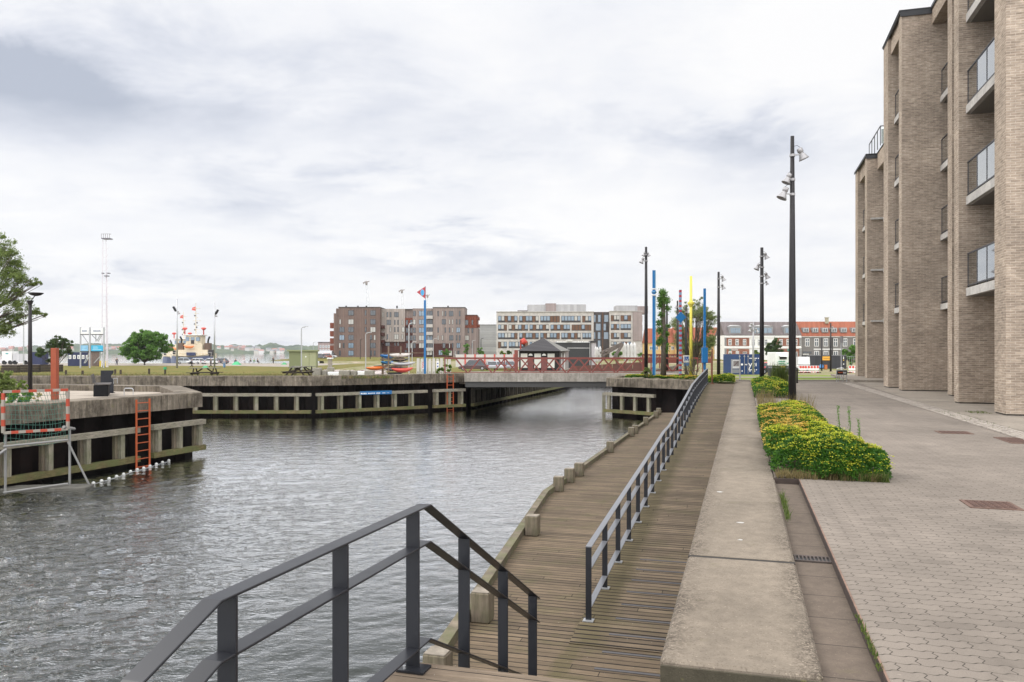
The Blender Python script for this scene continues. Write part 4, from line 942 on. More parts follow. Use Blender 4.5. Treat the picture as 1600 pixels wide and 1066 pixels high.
# ---------------------------------------------------------------- furniture on the near quay
m_or = flat('orange_paint', (.38, .075, .018), .55)
def ladder(p, ux, uy, w, z0, z1, rung, label, over=None, loc_label=None):
    nx, ny = uy, -ux; t = thing('quay_ladder', label, 'ladder', (p[0], p[1], z0))
    A = (p[0] - ux * w / 2, p[1] - uy * w / 2); B = (p[0] + ux * w / 2, p[1] + uy * w / 2)
    for q in (A, B):
        mb = MB(); mb.bar((q[0], q[1], z0), (q[0], q[1], z1), .07, .025, up=(nx, ny, 0)); mb.build('stile', m_or, t)
    z = z0 + .12
    while z < z1: mb = MB(); mb.tube([(A[0], A[1], z), (B[0], B[1], z)], .018, 6); mb.build('rung', m_or, t); z += rung
    return t
u = (9.0 / math.hypot(9, 26.7), 26.7 / math.hypot(9, 26.7))
def wallpt(px, out):                                   # a point on the near quay face seen at a pixel column
    k = (px - CX) / F; D = (12.5 + .3371 * 32 * 1 - 0) ; D = (-(12.5 + 32 * .3371)) / (k - .3371) if False else (12.5 + 32 * .3371) / (.3371 - k)
    return (k * D + u[1] * out, D - u[0] * out)
ladder(wallpt(209, .42), u[0], u[1], .62, -2.55, -.02, .285, 'orange steel ladder on the near quay wall above the float line')
ladder((-4.35, 56.05), .82, .572, .5, -2.5, .1, .29, 'orange steel ladder on the far quay wall beside the bridge')
def bench():
    D = 33.6; X = at(173, D); z = -.21; X -= .84; t = thing('quay_bench', 'black block bench with slatted grey backrest on the quay paving', 'bench', (X, D + .9, z))
    rot = R(25); dk = flat('bench_black', (.01, .01, .011), .7, 0, .15); gr = mat_wood('bench_grey', (.11, .10, .095), vertical=False)
    mb = MB(); mb.box((X, D + .9, z + .24), (.56, 1.9, .48), rot); mb.build('bench_block', dk, t, bevel=.02)
    mb = MB(); mb.box((X + .06, D + .9, z + .505), (.62, 1.95, .05), rot); mb.build('seat', gr, t, bevel=.01)
    for i in range(3):
        mb = MB(); mb.box((X - .33 - .03 * i, D + .9, z + .60 + .13 * i), (.035, 1.8, .115), rot, Matrix.Rotation(rot, 3, 'Z') @ Matrix.Rotation(R(-14), 3, 'Y')); mb.build('back_slat', gr, t)
    mb = MB(); mb.tube([(X + .33, D + 1.6, z + .5), (X + .33, D + 1.6, z + .72), (X + .33, D + 1.25, z + .72), (X + .33, D + 1.25, z + .5)], .016, 6); mb.build('armrest', m_galv, t)
    D2 = 36.5; t = thing('notched_screen', 'dark upright steel panel with a notched edge behind the bench', 'panel', (at(167, D2), D2, z))
    xa, xb = at(157.3, D2), at(176.8, D2); za, zb = z, zat(579, D2); zn = zb - .25
    pts = [(xa, za), (xb, za), (xb, zn - .18)] + [(xb - .12 * math.sin(a), zn - .02 - .12 * math.cos(a)) for a in np.linspace(.3, 2.8, 6)] + [(xb, zn + .17), (xb, zb), (xa, zb)]
    mb = MB(); mb.plate([(x, D2, zz) for x, zz in pts], .05, (0, 1, 0)); mb.build('plate', M('panel_dark', (.022, .023, .028), .6, 0, var=.3, spec=.2), t)
    mb = MB(); mb.bb(xa - .03, xb + .03, D2 - .1, D2 + .12, z - .02, z + .03); mb.build('base', m_black, t)
bench()
def hoop(px, D, w, h, label):
    X = at(px, D); z = -.21 if D > 20 else 0; t = tag(None or (lambda: (lambda mb: mb.build('mooring_hoop', m_galv))(MB().tube([(X - w / 2, D, z), (X - w / 2, D, z + h - .05), (X - w / 2 + .05, D, z + h), (X + w / 2 - .05, D, z + h), (X + w / 2, D, z + h - .05), (X + w / 2, D, z)], .02, 6)))(), label, 'grab hoop'); return t
hoop(201, 31.6, .36, .44, 'low grey steel hoop at the head of the near orange ladder')
def opost():
    D = 30.1; X = at(85.6, D); t = thing('corten_column', 'square orange-red steel column standing on the near quay', 'column', (X, D, -.21)); m = M('orange_red_steel', (.27, .055, .02), .6, 0, var=.18, scale=3)
    mb = MB(); mb.bb(X - .1, X + .105, D - .1, D + .1, -.21, zat(544, D)); mb.build('shaft', m, t, bevel=.006)
    mb = MB(); mb.bb(X - .14, X + .145, D - .14, D + .14, -.212, -.19); mb.build('base_plate', m, t)
opost()
m_gfr = flat('goal_tube', (.24, .235, .225), .5, .2)
def goal():
    t = thing('water_goal', 'floating polo goal with orange and white bars and a green net', 'goal', (at(55, 23.3), 23.3, WATER))
    L, Rr = (at(5, 22.7), 22.7), (at(106, 23.9), 23.9)
    wm, om = flat('goal_white', (.28, .25, .21), .6), flat('goal_orange', (.38, .05, .02), .6)
    P_ = lambda s, z, out=0: (L[0] + (Rr[0] - L[0]) * s, L[1] + (Rr[1] - L[1]) * s + out, z)
    zt, zb = zat(611, 23.2), zat(674, 23.2)
    def striped(p, q, n, nm):
        p, q = Vector(p), Vector(q); mw = MB()
        for i in range(n): mw.cur = i % 2; mw.bar(p + (q - p) * i / n, p + (q - p) * (i + 1) / n, .075, .075, up=(0, 1, 0))
        mw.build(nm, [wm, om], t)
    striped(P_(0, zt), P_(1, zt), 8, 'crossbar'); striped(P_(0, zb), P_(1, zb), 9, 'lower_bar')
    striped(P_(0, zb), P_(0, zt - .04), 6, 'goal_post'); striped(P_(1, zb), P_(1, zt - .04), 5, 'goal_post')
    for s in (0, 1): mb = MB(); mb.bar(P_(s, WATER + .05, .1), P_(s, zb, .1), .05, .05, up=(0, 1, 0)); mb.build('leg', m_gfr, t)
    for z, s0, s1 in ((zat(694, 23.3), 0, 1), (zat(766, 23.1), 0, 1)): mb = MB(); mb.tube([P_(s0, z + .0), P_(s1, z + .06)], .028, 8); mb.build('cross_tube', m_gfr, t)
    mb = MB(); mb.tube([P_(1, zat(692, 23.6)), (at(140, 24.2), 24.2, WATER + .05)], .03, 8); mb.build('brace', m_gfr, t)
    mb = MB(); mb.tube([P_(0.05, zat(700, 23.)), P_(-.35, zat(725, 23.))], .04, 8); mb.build('brace', m_gfr, t)
    mb = MB(); mb.tube([P_(.96, zat(668, 23.6), -.1), P_(1.0, zat(672, 23.9), .35)], .045, 8); mb.build('brace_stub', m_gfr, t)
    mb = MB(); mb.box((at(60, 23.8), 23.8, WATER + .03), (2.9, .7, .14), R(8)); mb.build('pontoon', M('pontoon', (.1, .095, .08), .8, 0, var=.4), t, bevel=.03)
    # sagging net behind the frame, as real cords
    rng = random.Random(5); mb = MB(); nx, nz = 19, 11
    def npt(i, j):
        s, q = i / nx, j / nz; z = zt + (zb - .28 - zt) * q; bag = math.sin(math.pi * min(1, q * 1.0)) * .25 + .55 * q * (1 - .25 * q)
        sag = .12 * math.sin(math.pi * s) * q
        x, y, _ = P_(s, 0); return (x + .02 * math.sin(i * 2.3 + j), y + .05 + bag * math.sin(math.pi * s) ** .5 * .7, z - sag - .05 * math.sin(math.pi * s) * q)
    for i in range(nx + 1):
        for j in range(nz): mb.tube([npt(i, j), npt(i, j + 1)], .006, 3, cap=False)
    for j in range(nz + 1):
        for i in range(nx): mb.tube([npt(i, j), npt(i + 1, j)], .006, 3, cap=False)
    mb.build('net', flat('net_green', (.06, .17, .13), .8), t, uv=False)
goal()
def floats():
    pts = [(623, 968), (677, 953), (727, 938), (777, 923), (824, 908), (870, 890), (915, 877), (958, 867), (1000, 853), (1042, 840), (1083, 828), (1125, 816)]
    mb = MB(); mb.lathe([(.01, -.055)] + [(.055 * math.cos(a), .055 * math.sin(a)) for a in np.linspace(-1.35, 1.35, 9)] + [(.01, .055)], (0, 0, 0), 14); root = mb.build('float', flat('float_white', (.5, .5, .48)), smooth=True)
    ps = []
    for i, (zx, zy) in enumerate(pts):
        px, py = zx / 4.265, 530 + zy / 4.265; D = 4.1 * F / (py - HY); p = (at(px, D), D, WATER + .035); ps.append(p)
        r = root if i == 0 else dup(root, p); r.location = p
        tag(r, 'small white float on the line below the near quay ladder', 'float', 'white floats on the swimming line')
    mb = MB(); mb.tube([(x, y, z - .03) for x, y, z in ps], .012, 4); tag(mb.build('float_line', m_galv), 'thin rope threading the white floats together', 'rope')
floats()
def signstrip():
    L, Q = (-12.4, 50.75), (-6.2, 55.0); ln = math.hypot(6.2, 4.25); ux, uy = 6.2 / ln, 4.25 / ln; nx, ny = uy, -ux
    P_ = lambda s, d, z: (L[0] + ux * s + nx * d, L[1] + uy * s + ny * d, z)
    # position along the beam from the pixel columns
    def s_of(px): k = (px - CX) / F; return (k * (L[1] + ny * .42) - (L[0] + nx * .42)) / (ux - k * uy)
    s0, s1 = s_of(562.5), s_of(612); t = thing('name_board', 'long blue board with white lettering on the far fender beam', 'sign', P_((s0 + s1) / 2, .42, -1.02))
    mb = MB(); mb.bar(P_(s0, .43, -1.0), P_(s1, .43, -1.0), .03, .24); mb.build('board', flat('sign_blue', (.01, .13, .33), .5), t)
    mb = MB(); rng = random.Random(2)
    for a, b, h in ((.02, .20, .09), (.24, .46, .06), (.51, .63, .08), (.70, .79, .06), (.84, .86, .03), (.88, .91, .03)):
        s = s0 + (s1 - s0) * a; e = s0 + (s1 - s0) * b
        while s < e:
            w = rng.uniform(.05, .1); mb.bar(P_(s, .45, -1.03 + rng.uniform(-.008, .008)), P_(min(e, s + w), .45, -1.03), .006, h); s += w + .025
    mb.build('lettering', m_white, t)
signstrip()
# ---------------------------------------------------------------- picnic tables, shed, kayaks, field clutter
m_dkw = mat_wood('dark_wood', (.06, .048, .038), vertical=False)
def picnic(loc, rz, label, L=1.9):
    t = thing('picnic_table', label, 'picnic table', loc, rz, 'picnic tables on the field', world=False)
    mb = MB(); mb.bb(-L / 2, L / 2, -.36, .36, .71, .75); mb.build('table_top', mat_wood('grey_top', (.2, .19, .16), vertical=False) if 'grey_top' not in MATS else MATS['grey_top'], t)
    for s in (-1, 1):
        mb = MB(); mb.bb(-L / 2, L / 2, s * .72 - .13, s * .72 + .13, .41, .45); mb.build('seat', m_dkw, t)
    for x in (-L / 2 + .3, L / 2 - .3):
        mb = MB(); mb.bar((x, -.75, 0), (x, -.2, .71), .05, .1); mb.bar((x, .75, 0), (x, .2, .71), .05, .1); mb.bar((x, -.84, .37), (x, .84, .37), .05, .1); mb.build('trestle', m_dkw, t)
        mb = MB(); sgn = 1 if x < 0 else -1; mb.bar((x, 0, .37), (x + sgn * .5, 0, .7), .05, .08); mb.build('brace', m_dkw, t)
    return t
picnic((at(320, 53.3), 53.3, -.12), R(2), 'picnic table seen side-on near the quay edge')
picnic((at(465.5, 53.6), 53.6, -.06), R(88), 'picnic table seen end-on before the green shed')
picnic((at(474, 60), 60, -.12), R(10), 'dark picnic table behind the end-on one by the green shed', 1.8)
def shed():
    D = 138; zb = gz(D) - .1; xa, xm, xb = at(450.5, D - .5), at(470.5, D - 2), at(494.5, D); zt = zat(547, D)
    t = thing('green_shed', 'pale green sheet-metal shed with a flat roof by the water', 'shed', (xm, D, zb))
    g1 = flat('shed_green', (.23, .25, .13), .6); g2 = flat('shed_green_pale', (.33, .34, .20), .6)
    poly = [(xa, D), (xm, D - 1.6), (xb, D), (xb - .6, D + 3.5), (xa + .5, D + 3.5)]
    mb = MB(); mb.prism(poly, zb, zt - .25); mb.build('wall', g1, t)
    mb = MB()
    for i in range(14):
        k = (i + .5) / 14; mb.bar((xa + (xm - xa) * k, D - 1.6 * k - .03, zb), (xa + (xm - xa) * k, D - 1.6 * k - .03, zt - .27), .07, .05, up=(0, 1, 0))
    mb.build('wall_ribs', g1, t)
    for k0, k1 in ((.04, .48), (.52, .96)):
        a = (xm + (xb - xm) * k0, D - 1.6 * (1 - k0) - .05); b = (xm + (xb - xm) * k1, D - 1.6 * (1 - k1) - .05)
        mb = MB(); mb.bar((a[0], a[1], (zb + zt) / 2 - .15), (b[0], b[1], (zb + zt) / 2 - .15), .05, zt - zb - .5); mb.build('door', g2, t)
    mb = MB(); c = (xm + (xb - xm) * .28, D - 1.6 * .72 - .12); mb.lathe([(.01, 0), (.13, 0), (.13, .02), (.01, .02)], (c[0], c[1], zat(557.5, D)), 12, Matrix.Rotation(R(90), 3, 'X')); mb.build('round_sign', m_white, t)
    o2 = [(xa - .3, D - .2), (xm, D - 2.0), (xb + .3, D - .2), (xb - .4, D + 3.8), (xa + .3, D + 3.8)]
    mb = MB(); mb.prism(o2, zt - .25, zt); mb.build('roof', g1, t)
shed()
def kayak(p, q, w, h, mat, label, roll=0, deck=None, sag=0):
    p, q = Vector(p), Vector(q); L = (q - p).length; d = (q - p).normalized(); r = d.cross(Vector((0, 0, 1))).normalized(); u = r.cross(d)
    cr, sr = math.cos(roll), math.sin(roll); r, u = r * cr + u * sr, u * cr - r * sr
    t = thing('kayak', label, 'kayak', (p + q) / 2); mb = MB(); n, k = 17, 12; vs = []
    for i in range(n):
        s = i / (n - 1); f = max(.03, math.sin(math.pi * s) ** .62); c = p + (q - p) * s + Vector((0, 0, h * .35 * abs(2 * s - 1) ** 2.5))
        for j in range(k):
            a = 2 * math.pi * j / k; y = math.sin(a); vs.append(c + r * (w / 2 * f * math.cos(a)) + u * (h / 2 * f * (y if y < 0 else y * .7)))
    fs = [(i * k + j, i * k + (j + 1) % k, (i + 1) * k + (j + 1) % k, (i + 1) * k + j) for i in range(n - 1) for j in range(k)] + [tuple(range(k - 1, -1, -1)), tuple((n - 1) * k + j for j in range(k))]
    mb.add(vs, fs); mb.build('hull', mat, t, smooth=True)
    mb = MB(); c = (p + q) / 2 + u * (h * .35); vs = [c + d * (.42 * math.cos(a)) + r * (w * .27 * math.sin(a)) for a in np.linspace(0, 2 * math.pi, 15)[:-1]]
    mb.plate(vs, .03, u); mb.build('cockpit', m_black, t)
    return t
def rack():
    D = 60.5; g = gz(D) - .02; t = thing('kayak_rack', 'timber rack holding stacked kayaks beside the blue pole', 'rack', (at(610, D), D, g)); w = mat_wood('rack_wood', (.2, .15, .11))
    for px, yt, dy in ((597.5, 552, 0), (607.2, 541, -.3), (625.3, 551, 0), (626.4, 541, 1.6), (598.5, 556, 1.6)):
        mb = MB(); x = at(px, D + dy); mb.bar((x, D + dy, g), (x, D + dy, zat(yt, D + dy)), .11, .11); mb.build('upright', w, t)
    for y in (561.5, 572.3):
        for dy in (-.08, 1.6): mb = MB(); z = zat(y, D); mb.bar((at(594, D), D + dy, z), (at(633, D), D + dy, z), .09, .1); mb.build('rail', w, t)
    mb = MB(); mb.bar((at(594, D), D, zat(552, D)), (at(664, D + 2), D + 2, zat(551.5, D + 2)), .05, .05); mb.build('top_rail', w, t)
    z = lambda y: zat(y, D)
    K = lambda n, c: flat(n, c, .35)
    kayak((at(594, D - .5), D - .5, z(557)), (at(612, D), D + 2.6, z(557)), .55, .36, K('kayak_blue', (.03, .2, .5)), 'blue and white kayak rolled onto the top of the rack')
    kayak((at(606, D), D - .3, z(557)), (at(643, D + .8), D + .6, z(556)), .6, .42, M('kayak_cream', (.5, .46, .42), .4, 0, var=.5, scale=2, dirt=(.2, .14, .1)), 'cream and brown kayak upturned on top of the rack', roll=math.pi)
    kayak((at(597, D), D - .6, z(567)), (at(608, D), D + 2.2, z(567)), .5, .3, K('kayak_bright_blue', (.02, .25, .55)), 'bright blue kayak end on the middle shelf of the rack')
    kayak((at(606, D), D + .6, z(563.5)), (at(636, D), D + 1.2, z(562.5)), .5, .28, K('kayak_black', (.02, .02, .025)), 'black kayak squeezed beneath the cream kayak')
    kayak((at(611, D), D - .3, z(569)), (at(648, D), D + .5, z(568.5)), .5, .34, K('kayak_grey', (.42, .42, .43)), 'pale grey kayak on the middle shelf of the rack')
    kayak((at(577, D), D - 1.5, z(576.5)), (at(604, D), D + 1.0, z(573)), .6, .38, K('kayak_orange', (.68, .16, .03)), 'orange kayak poking out left under the rack')
    kayak((at(600, D), D - .2, z(577.5)), (at(627, D), D + .6, z(576)), .55, .36, K('kayak_dark_grey', (.16, .15, .16)), 'dark grey kayak on the bottom shelf of the rack')
    kayak((at(611, D - .6), D - .6, z(578.5)), (at(646, D), D, z(577.5)), .6, .44, K('kayak_red', (.55, .07, .05)), 'red kayak on the bottom shelf of the rack')
    kayak((at(604, D - 1), D - 1.0, z(583.5)), (at(632, D), D - .8, z(583.5)), .5, .2, m_black, 'flat black kayak lying on the grass beneath the rack')
rack()
m_blk = mat_concrete('block_concrete', (.30, .28, .24), (.12, .11, .09), speck=.2, streaks=.2)
def blocks():
    D = 57.5
    for i, (a, b, y0, y1, m, lab) in enumerate([(436, 553, 395, 505, m_blk, 'rough grey boulder block left of the low white block'), (555, 622, 428, 510, m_blk, 'grey concrete block touching the low white block'), (622, 800, 455, 512, m_white, 'long low white block on the quay edge'),
                                  (802, 955, 430, 505, m_blk, 'grey block right of the long white block'), (957, 1040, 434, 500, m_blk, 'darker mossy grey block between grey and white blocks'), (1042, 1156, 445, 500, m_white, 'short white block left of the orange kayak'), (1158, 1290, 430, 500, m_blk, 'grey block under the tip of the orange kayak')]):
        xa, xb = at(440 + a / 8.89, D), at(440 + b / 8.89, D); zt = zat(530 + y0 / 8.89, D); g = gz(D) - .03; d2 = D + .25 * (i % 3)
        t = thing('concrete_block', lab, 'concrete block', ((xa + xb) / 2, d2, g), group='blocks along the quay edge')
        mb = MB(); mb.bb(xa, xb - .03, d2 - .25, d2 + .35, g, zt - .02); mb.build('block_body', m, t, bevel=.04)
        mb = MB(); xm = (xa + xb) / 2; mb.tube([(xm - .07, d2, zt - .03), (xm - .07, d2, zt + .04), (xm + .07, d2, zt + .04), (xm + .07, d2, zt - .03)], .012, 5); mb.build('lifting_eye', m_rust, t)
    D = 78; X = at(516.5, D); t = thing('stone_pedestal', 'pale stone pedestal with a flat cap rising above the rubble', 'pedestal', (X, D, gz(D)))
    mb = MB(); mb.bb(X - .22, X + .12, D - .2, D + .2, gz(D) + .8, zat(560.5, D)); mb.build('shaft', m_capt, t)
    mb = MB(); mb.bb(X - .28, X + .22, D - .3, D + .3, zat(561, D), zat(559, D)); mb.build('cap', m_white, t)
    mb = MB(); mb.bb(X - .3, X + .32, D - .35, D + .35, gz(D) - .02, gz(D) + .82); mb.build('base', m_blk, t, bevel=.05)
blocks()
def rubble():
    rng = random.Random(8); mb = MB()
    for i in range(420):
        D = rng.uniform(78, 122); px = rng.uniform(512, 597) + rng.gauss(0, 2); X = at(px, D); s = rng.uniform(.15, .6)
        Mx = Matrix.Rotation(rng.uniform(0, 3), 3, 'Z') @ Matrix.Rotation(rng.uniform(-.25, .25), 3, 'X'); mb.box((X, D, gz(D) + s * .12), (s * rng.uniform(1, 2.6), s * 1.2, s * rng.uniform(.3, .7)), 0, Mx)
    for i in range(180):
        D = rng.uniform(57, 75); px = rng.choice([rng.uniform(640, 700), rng.uniform(495, 520), rng.uniform(560, 660)]); s = rng.uniform(.06, .2); mb.box((at(px, D), D, gz(D) + s * .2), (s * 1.5, s, s * .8), rng.uniform(0, 3))
    o = mb.build('rubble', mat_concrete('rubble_stone', (.40, .35, .33), (.2, .16, .15), speck=.1)); o['kind'] = 'stuff'; o['label'] = 'scattered pale broken stone and slabs on the field'
rubble()
def stakes():
    for px, D, h, lab in ((103, 92, .6, 'wooden stake near the gravel path'), (129, 88, .55, 'short stake at the right end of the gravel path'), (180, 95, .7, 'left one of two wooden stakes set close together'), (188.5, 95, .65, 'right one of two wooden stakes set close together'), (233, 96, .8, 'lone wooden stake on the grass before the round tree'), (258, 98, .7, 'wooden stake with a green cap on the grass')):
        X = at(px, D); g = gz(D) - .03; mb = MB(); mb.bb(X - .09, X + .09, D - .08, D + .08, g, g + h); o = mb.build('wooden_stake', m_dkw); tag(o, lab, 'stake', 'stakes on the grass field')
        if 'green' in lab: mb = MB(); mb.bb(X - .16, X + .16, D - .1, D + .1, g + h + .001, g + h + .3); mb.build('stake_cap', flat('green_cap', (.03, .3, .12), .5), o, uv=False)
    for i, (a, b, y, lab) in enumerate(((0, 27, 567.5, 'dark timber stack at the left frame edge'), (29, 60, 568.5, 'dark low timber stack behind the left lamp post'), (60, 95, 568, 'dark low timber stack under the pine bush'))):
        D = 112 + i * 3; g = gz(D); t = thing('timber_stack', lab, 'timber stack', (at((a + b) / 2, D), D, g), group='dark timber stacks on the harbour side')
        for r in range(3):
            for c in range(2): mb = MB(); mb.bb(at(a, D) + .1 * r, at(b, D) - .15 * c, D + c * .5, D + c * .5 + .42, g + r * .36, g + r * .36 + .33); mb.build('beam', m_dkw, t)
stakes()
# ---------------------------------------------------------------- people
def skin(name, verts, edges, radii, mat, parent, sub=1):
    me = bpy.data.meshes.new(name); me.from_pydata(verts, edges, []); o = bpy.data.objects.new(name, me); C.objects.link(o)
    m = o.modifiers.new('s', 'SKIN'); sv = me.skin_vertices[0].data
    for i, r in enumerate(radii): sv[i].radius = (r, r) if isinstance(r, (int, float)) else r
    sv[0].use_root = True
    s = o.modifiers.new('u', 'SUBSURF'); s.levels = sub; s.render_levels = sub
    dg = bpy.context.evaluated_depsgraph_get(); m2 = bpy.data.meshes.new_from_object(o.evaluated_get(dg)); bpy.data.objects.remove(o)
    m2.materials.clear(); m2.materials.append(mat); m2.polygons.foreach_set('use_smooth', [True] * len(m2.polygons))
    r = bpy.data.objects.new(name, m2); C.objects.link(r); r.parent = parent; return r
def person(px, D, label, rz, top, legs, hair=(.05, .035, .025), stride=.28, bag=None, dress=False, sit=False, name='person'):
    X = at(px, D); t = thing(name, label, 'person', (X, D, gz(D)), rz, world=False)
    sk = flat('skin_tone', (.45, .28, .2), .6); tm = flat('cloth_%s' % top[0], top[1], .85); lm = flat('cloth_%s' % legs[0], legs[1], .85)
    h = .42 if sit else 0
    def leg(s, f):
        if sit: return [(s * .10, 0, .5), (s * .13, -.42, .52), (s * .13, -.45, .1), (s * .13, -.58, .05)]
        return [(s * .09, 0, .90), (s * .10, f * .18, .49), (s * .10, f, .09), (s * .10, f - .14, .04)]
    hip = .5 if sit else .92; dz = hip - .92
    V = [(0, 0, hip), (0, 0, 1.15 + dz), (0, -.01, 1.38 + dz), (0, -.01, 1.47 + dz), (0, -.02, 1.56 + dz), (0, -.03, 1.64 + dz), (0, -.02, 1.71 + dz)]
    Ed = [(0, 1), (1, 2), (2, 3), (3, 4), (4, 5), (5, 6)]; Ra = [.12, .115, .15, .06, .075, .085, .06]
    for s in (-1, 1):
        k = len(V); V += [(s * .19, 0, 1.36 + dz), (s * .25, s * stride * .3, 1.1 + dz), (s * .24, s * stride * .5 - .1, .87 + dz), (s * .24, s * stride * .55 - .14, .79 + dz)]; Ed += [(2, k), (k, k + 1), (k + 1, k + 2), (k + 2, k + 3)]; Ra += [.055, .042, .032, .035]
        lg = leg(s, s * stride); k = len(V); V += lg; Ed += [(0, k), (k, k + 1), (k + 1, k + 2), (k + 2, k + 3)]; Ra += [.085, .06, .04, .035]
    skin('body', V, Ed, Ra, sk, t)
    V2, E2, R2 = V[:3], [(0, 1), (1, 2)], [.14, .14, .155]
    for s, base in ((-1, 7), (1, 15)): k = len(V2); V2 += V[base:base + 3]; E2 += [(2, k), (k, k + 1), (k + 1, k + 2)]; R2 += [.075, .06, .045]
    skin('jacket', V2, E2, R2, tm, t)
    V3, E3, R3 = [(0, 0, hip + .04)], [], [.145]
    for s in (-1, 1): k = len(V3); V3 += [p for p in leg(s, s * stride)[:3]]; E3 += [(0, k), (k, k + 1), (k + 1, k + 2)]; R3 += [.10, .085 if not dress else .13, .062 if not dress else .12]
    skin('trousers', V3, E3, R3, lm, t)
    skin('hair', [(0, .03, 1.66 + dz), (0, .02, 1.73 + dz), (0, .06, 1.6 + dz)], [(0, 1), (0, 2)], [.09, .075, .07], flat('hair_%02d' % int(hair[0] * 100), hair, .8), t)
    if bag: mb = MB(); mb.lathe([(.05, 0), (.17, .06), (.19, .25), (.12, .42), (.03, .46)], (-.22, .16, .75 + dz), 10); mb.build('bag', flat('cloth_' + bag[0], bag[1], .8), t)
    return t
nv = ('navy', (.02, .025, .06)); bk = ('black', (.02, .02, .022)); jn = ('denim', (.12, .22, .36)); gy = ('grey', (.3, .3, .32)); wh = ('white', (.6, .6, .6)); rd = ('red', (.5, .06, .05)); gn = ('green', (.08, .25, .1))
person(299.8, 152, 'person in dark clothes carrying a bulky dark bag', R(100), nv, bk, bag=bk)
person(329.5, 154, 'person in black striding beside the right floodlight mast', R(80), bk, bk, stride=.42)
person(350.5, 148, 'woman with long light hair in a grey top and blue skirt', R(20), gy, jn, hair=(.3, .2, .12), dress=True, stride=.12)
person(427, 205, 'person in dark clothes walking alone along the water edge', R(30), bk, bk)
person(182.5, 178, 'person in dark clothes near the round tree', R(10), bk, nv)
person(368, 200, 'seated person beside the green cloth on the field', R(0), nv, bk, sit=True)
person(381.5, 204, 'seated person in pale clothes near the water edge', R(40), wh, gy, sit=True)
person(391.5, 204, 'seated person between pale and green clothed people', R(-30), bk, gy, sit=True)
person(397, 200, 'seated person in a green top by the water', R(0), gn, gy, sit=True)
person(402.5, 203, 'seated person at the right of the waterside group', R(60), bk, bk, sit=True)
def tarp(px, D, w, col, lab):
    X = at(px, D); g = gz(D); t = thing('folded_tent', lab, 'tent', (X, D, g)); m = flat('tent_%d' % int(col[1] * 100), col, .7)
    mb = MB(); mb.add([(X - w, D - w, g), (X + w, D - w, g), (X + w, D + w, g), (X - w, D + w, g), (X - w * .4, D, g + w * .8), (X + w * .4, D, g + w * .9)], [(0, 3, 2, 1), (0, 1, 5, 4), (1, 2, 5), (2, 3, 4, 5), (3, 0, 4)]); mb.build('tent_cloth', m, t)
    mb = MB(); mb.tube([(X - w * .4, D, g), (X - w * .4, D, g + w * .85)], .03, 5); mb.build('tent_pole', m_galv, t)
tarp(369.5, 186, .9, (.05, .35, .15), 'small bright green tent beside a seated person'); tarp(321, 150, .5, (.05, .3, .13), 'tiny green tent between the two dark walkers'); tarp(444, 190, .6, (.06, .27, .11), 'small green tent left of the green shed')
# ---------------------------------------------------------------- distant buildings
m_pane = mat_glass('far_pane', (.045, .055, .065), .08); m_paneb = mat_glass('sky_pane', (.16, .22, .28), .06); m_curt = flat('curtain', (.42, .41, .38), .7)
m_wf = flat('dark_frame', (.035, .03, .03), .6); m_wfl = flat('pale_frame', (.62, .61, .58), .6)
def mat_ribbed(name, col, step=.6, amt=.3, col2=None, horiz=False):
    g = G(name); tc = g.n('ShaderNodeTexCoord'); sp = g.n('ShaderNodeSeparateXYZ'); g.L.new(tc.outputs['UV'], sp.inputs[0])
    u = g.math('DIVIDE', sp.outputs[1 if horiz else 0], step); fr = g.math('FRACT', u); wn = g.n('ShaderNodeTexWhiteNoise', noise_dimensions='1D'); g.L.new(g.math('FLOOR', u), wn.inputs['W'])
    c = g.mix(.35, col, g.ramp(wn.outputs[0], [(0, .3), (1, .7)]), 'OVERLAY'); c = g.mix(g.math('MULTIPLY', g.math('LESS_THAN', fr, .16), amt), c, sc(col, .3))
    n = g.noise(g.co('Object'), .12, 5, .6); c = g.mix(g.ramp(n, [(.45, 0.0), (.6, .6)]), c, col2 or sc(col, .8))
    g.pr(Base_Color=c, Roughness=.8, Specular_IOR_Level=.2); g.bump(g.math('LESS_THAN', fr, .16), .5, .05); return g.m
def rect(t, x0, x1, z0, z1, Y, frame, pane, fw=.1, mull=1, nm='window', proud=.05, trans=0):
    mb = MB(); mb.bb(x0, x1, Y - proud, Y + .1, z0, z1); w = mb.build(nm, frame, t, uv=False)
    mb = MB(); n = mull
    for i in range(n):
        for j in range(2 if trans else 1):
            za, zb_ = (z0 + fw, z1 - fw) if not trans else ((z0 + fw, z0 + (z1 - z0) * trans - fw / 2) if j == 0 else (z0 + (z1 - z0) * trans + fw / 2, z1 - fw))
            mb.bb(x0 + fw / 2 + (x1 - x0 - fw) * i / n + fw / 2, x0 + fw / 2 + (x1 - x0 - fw) * (i + 1) / n - fw / 2, Y - proud - .02, Y - proud, za, zb_)
    mb.build('pane', pane, w, uv=False); return w
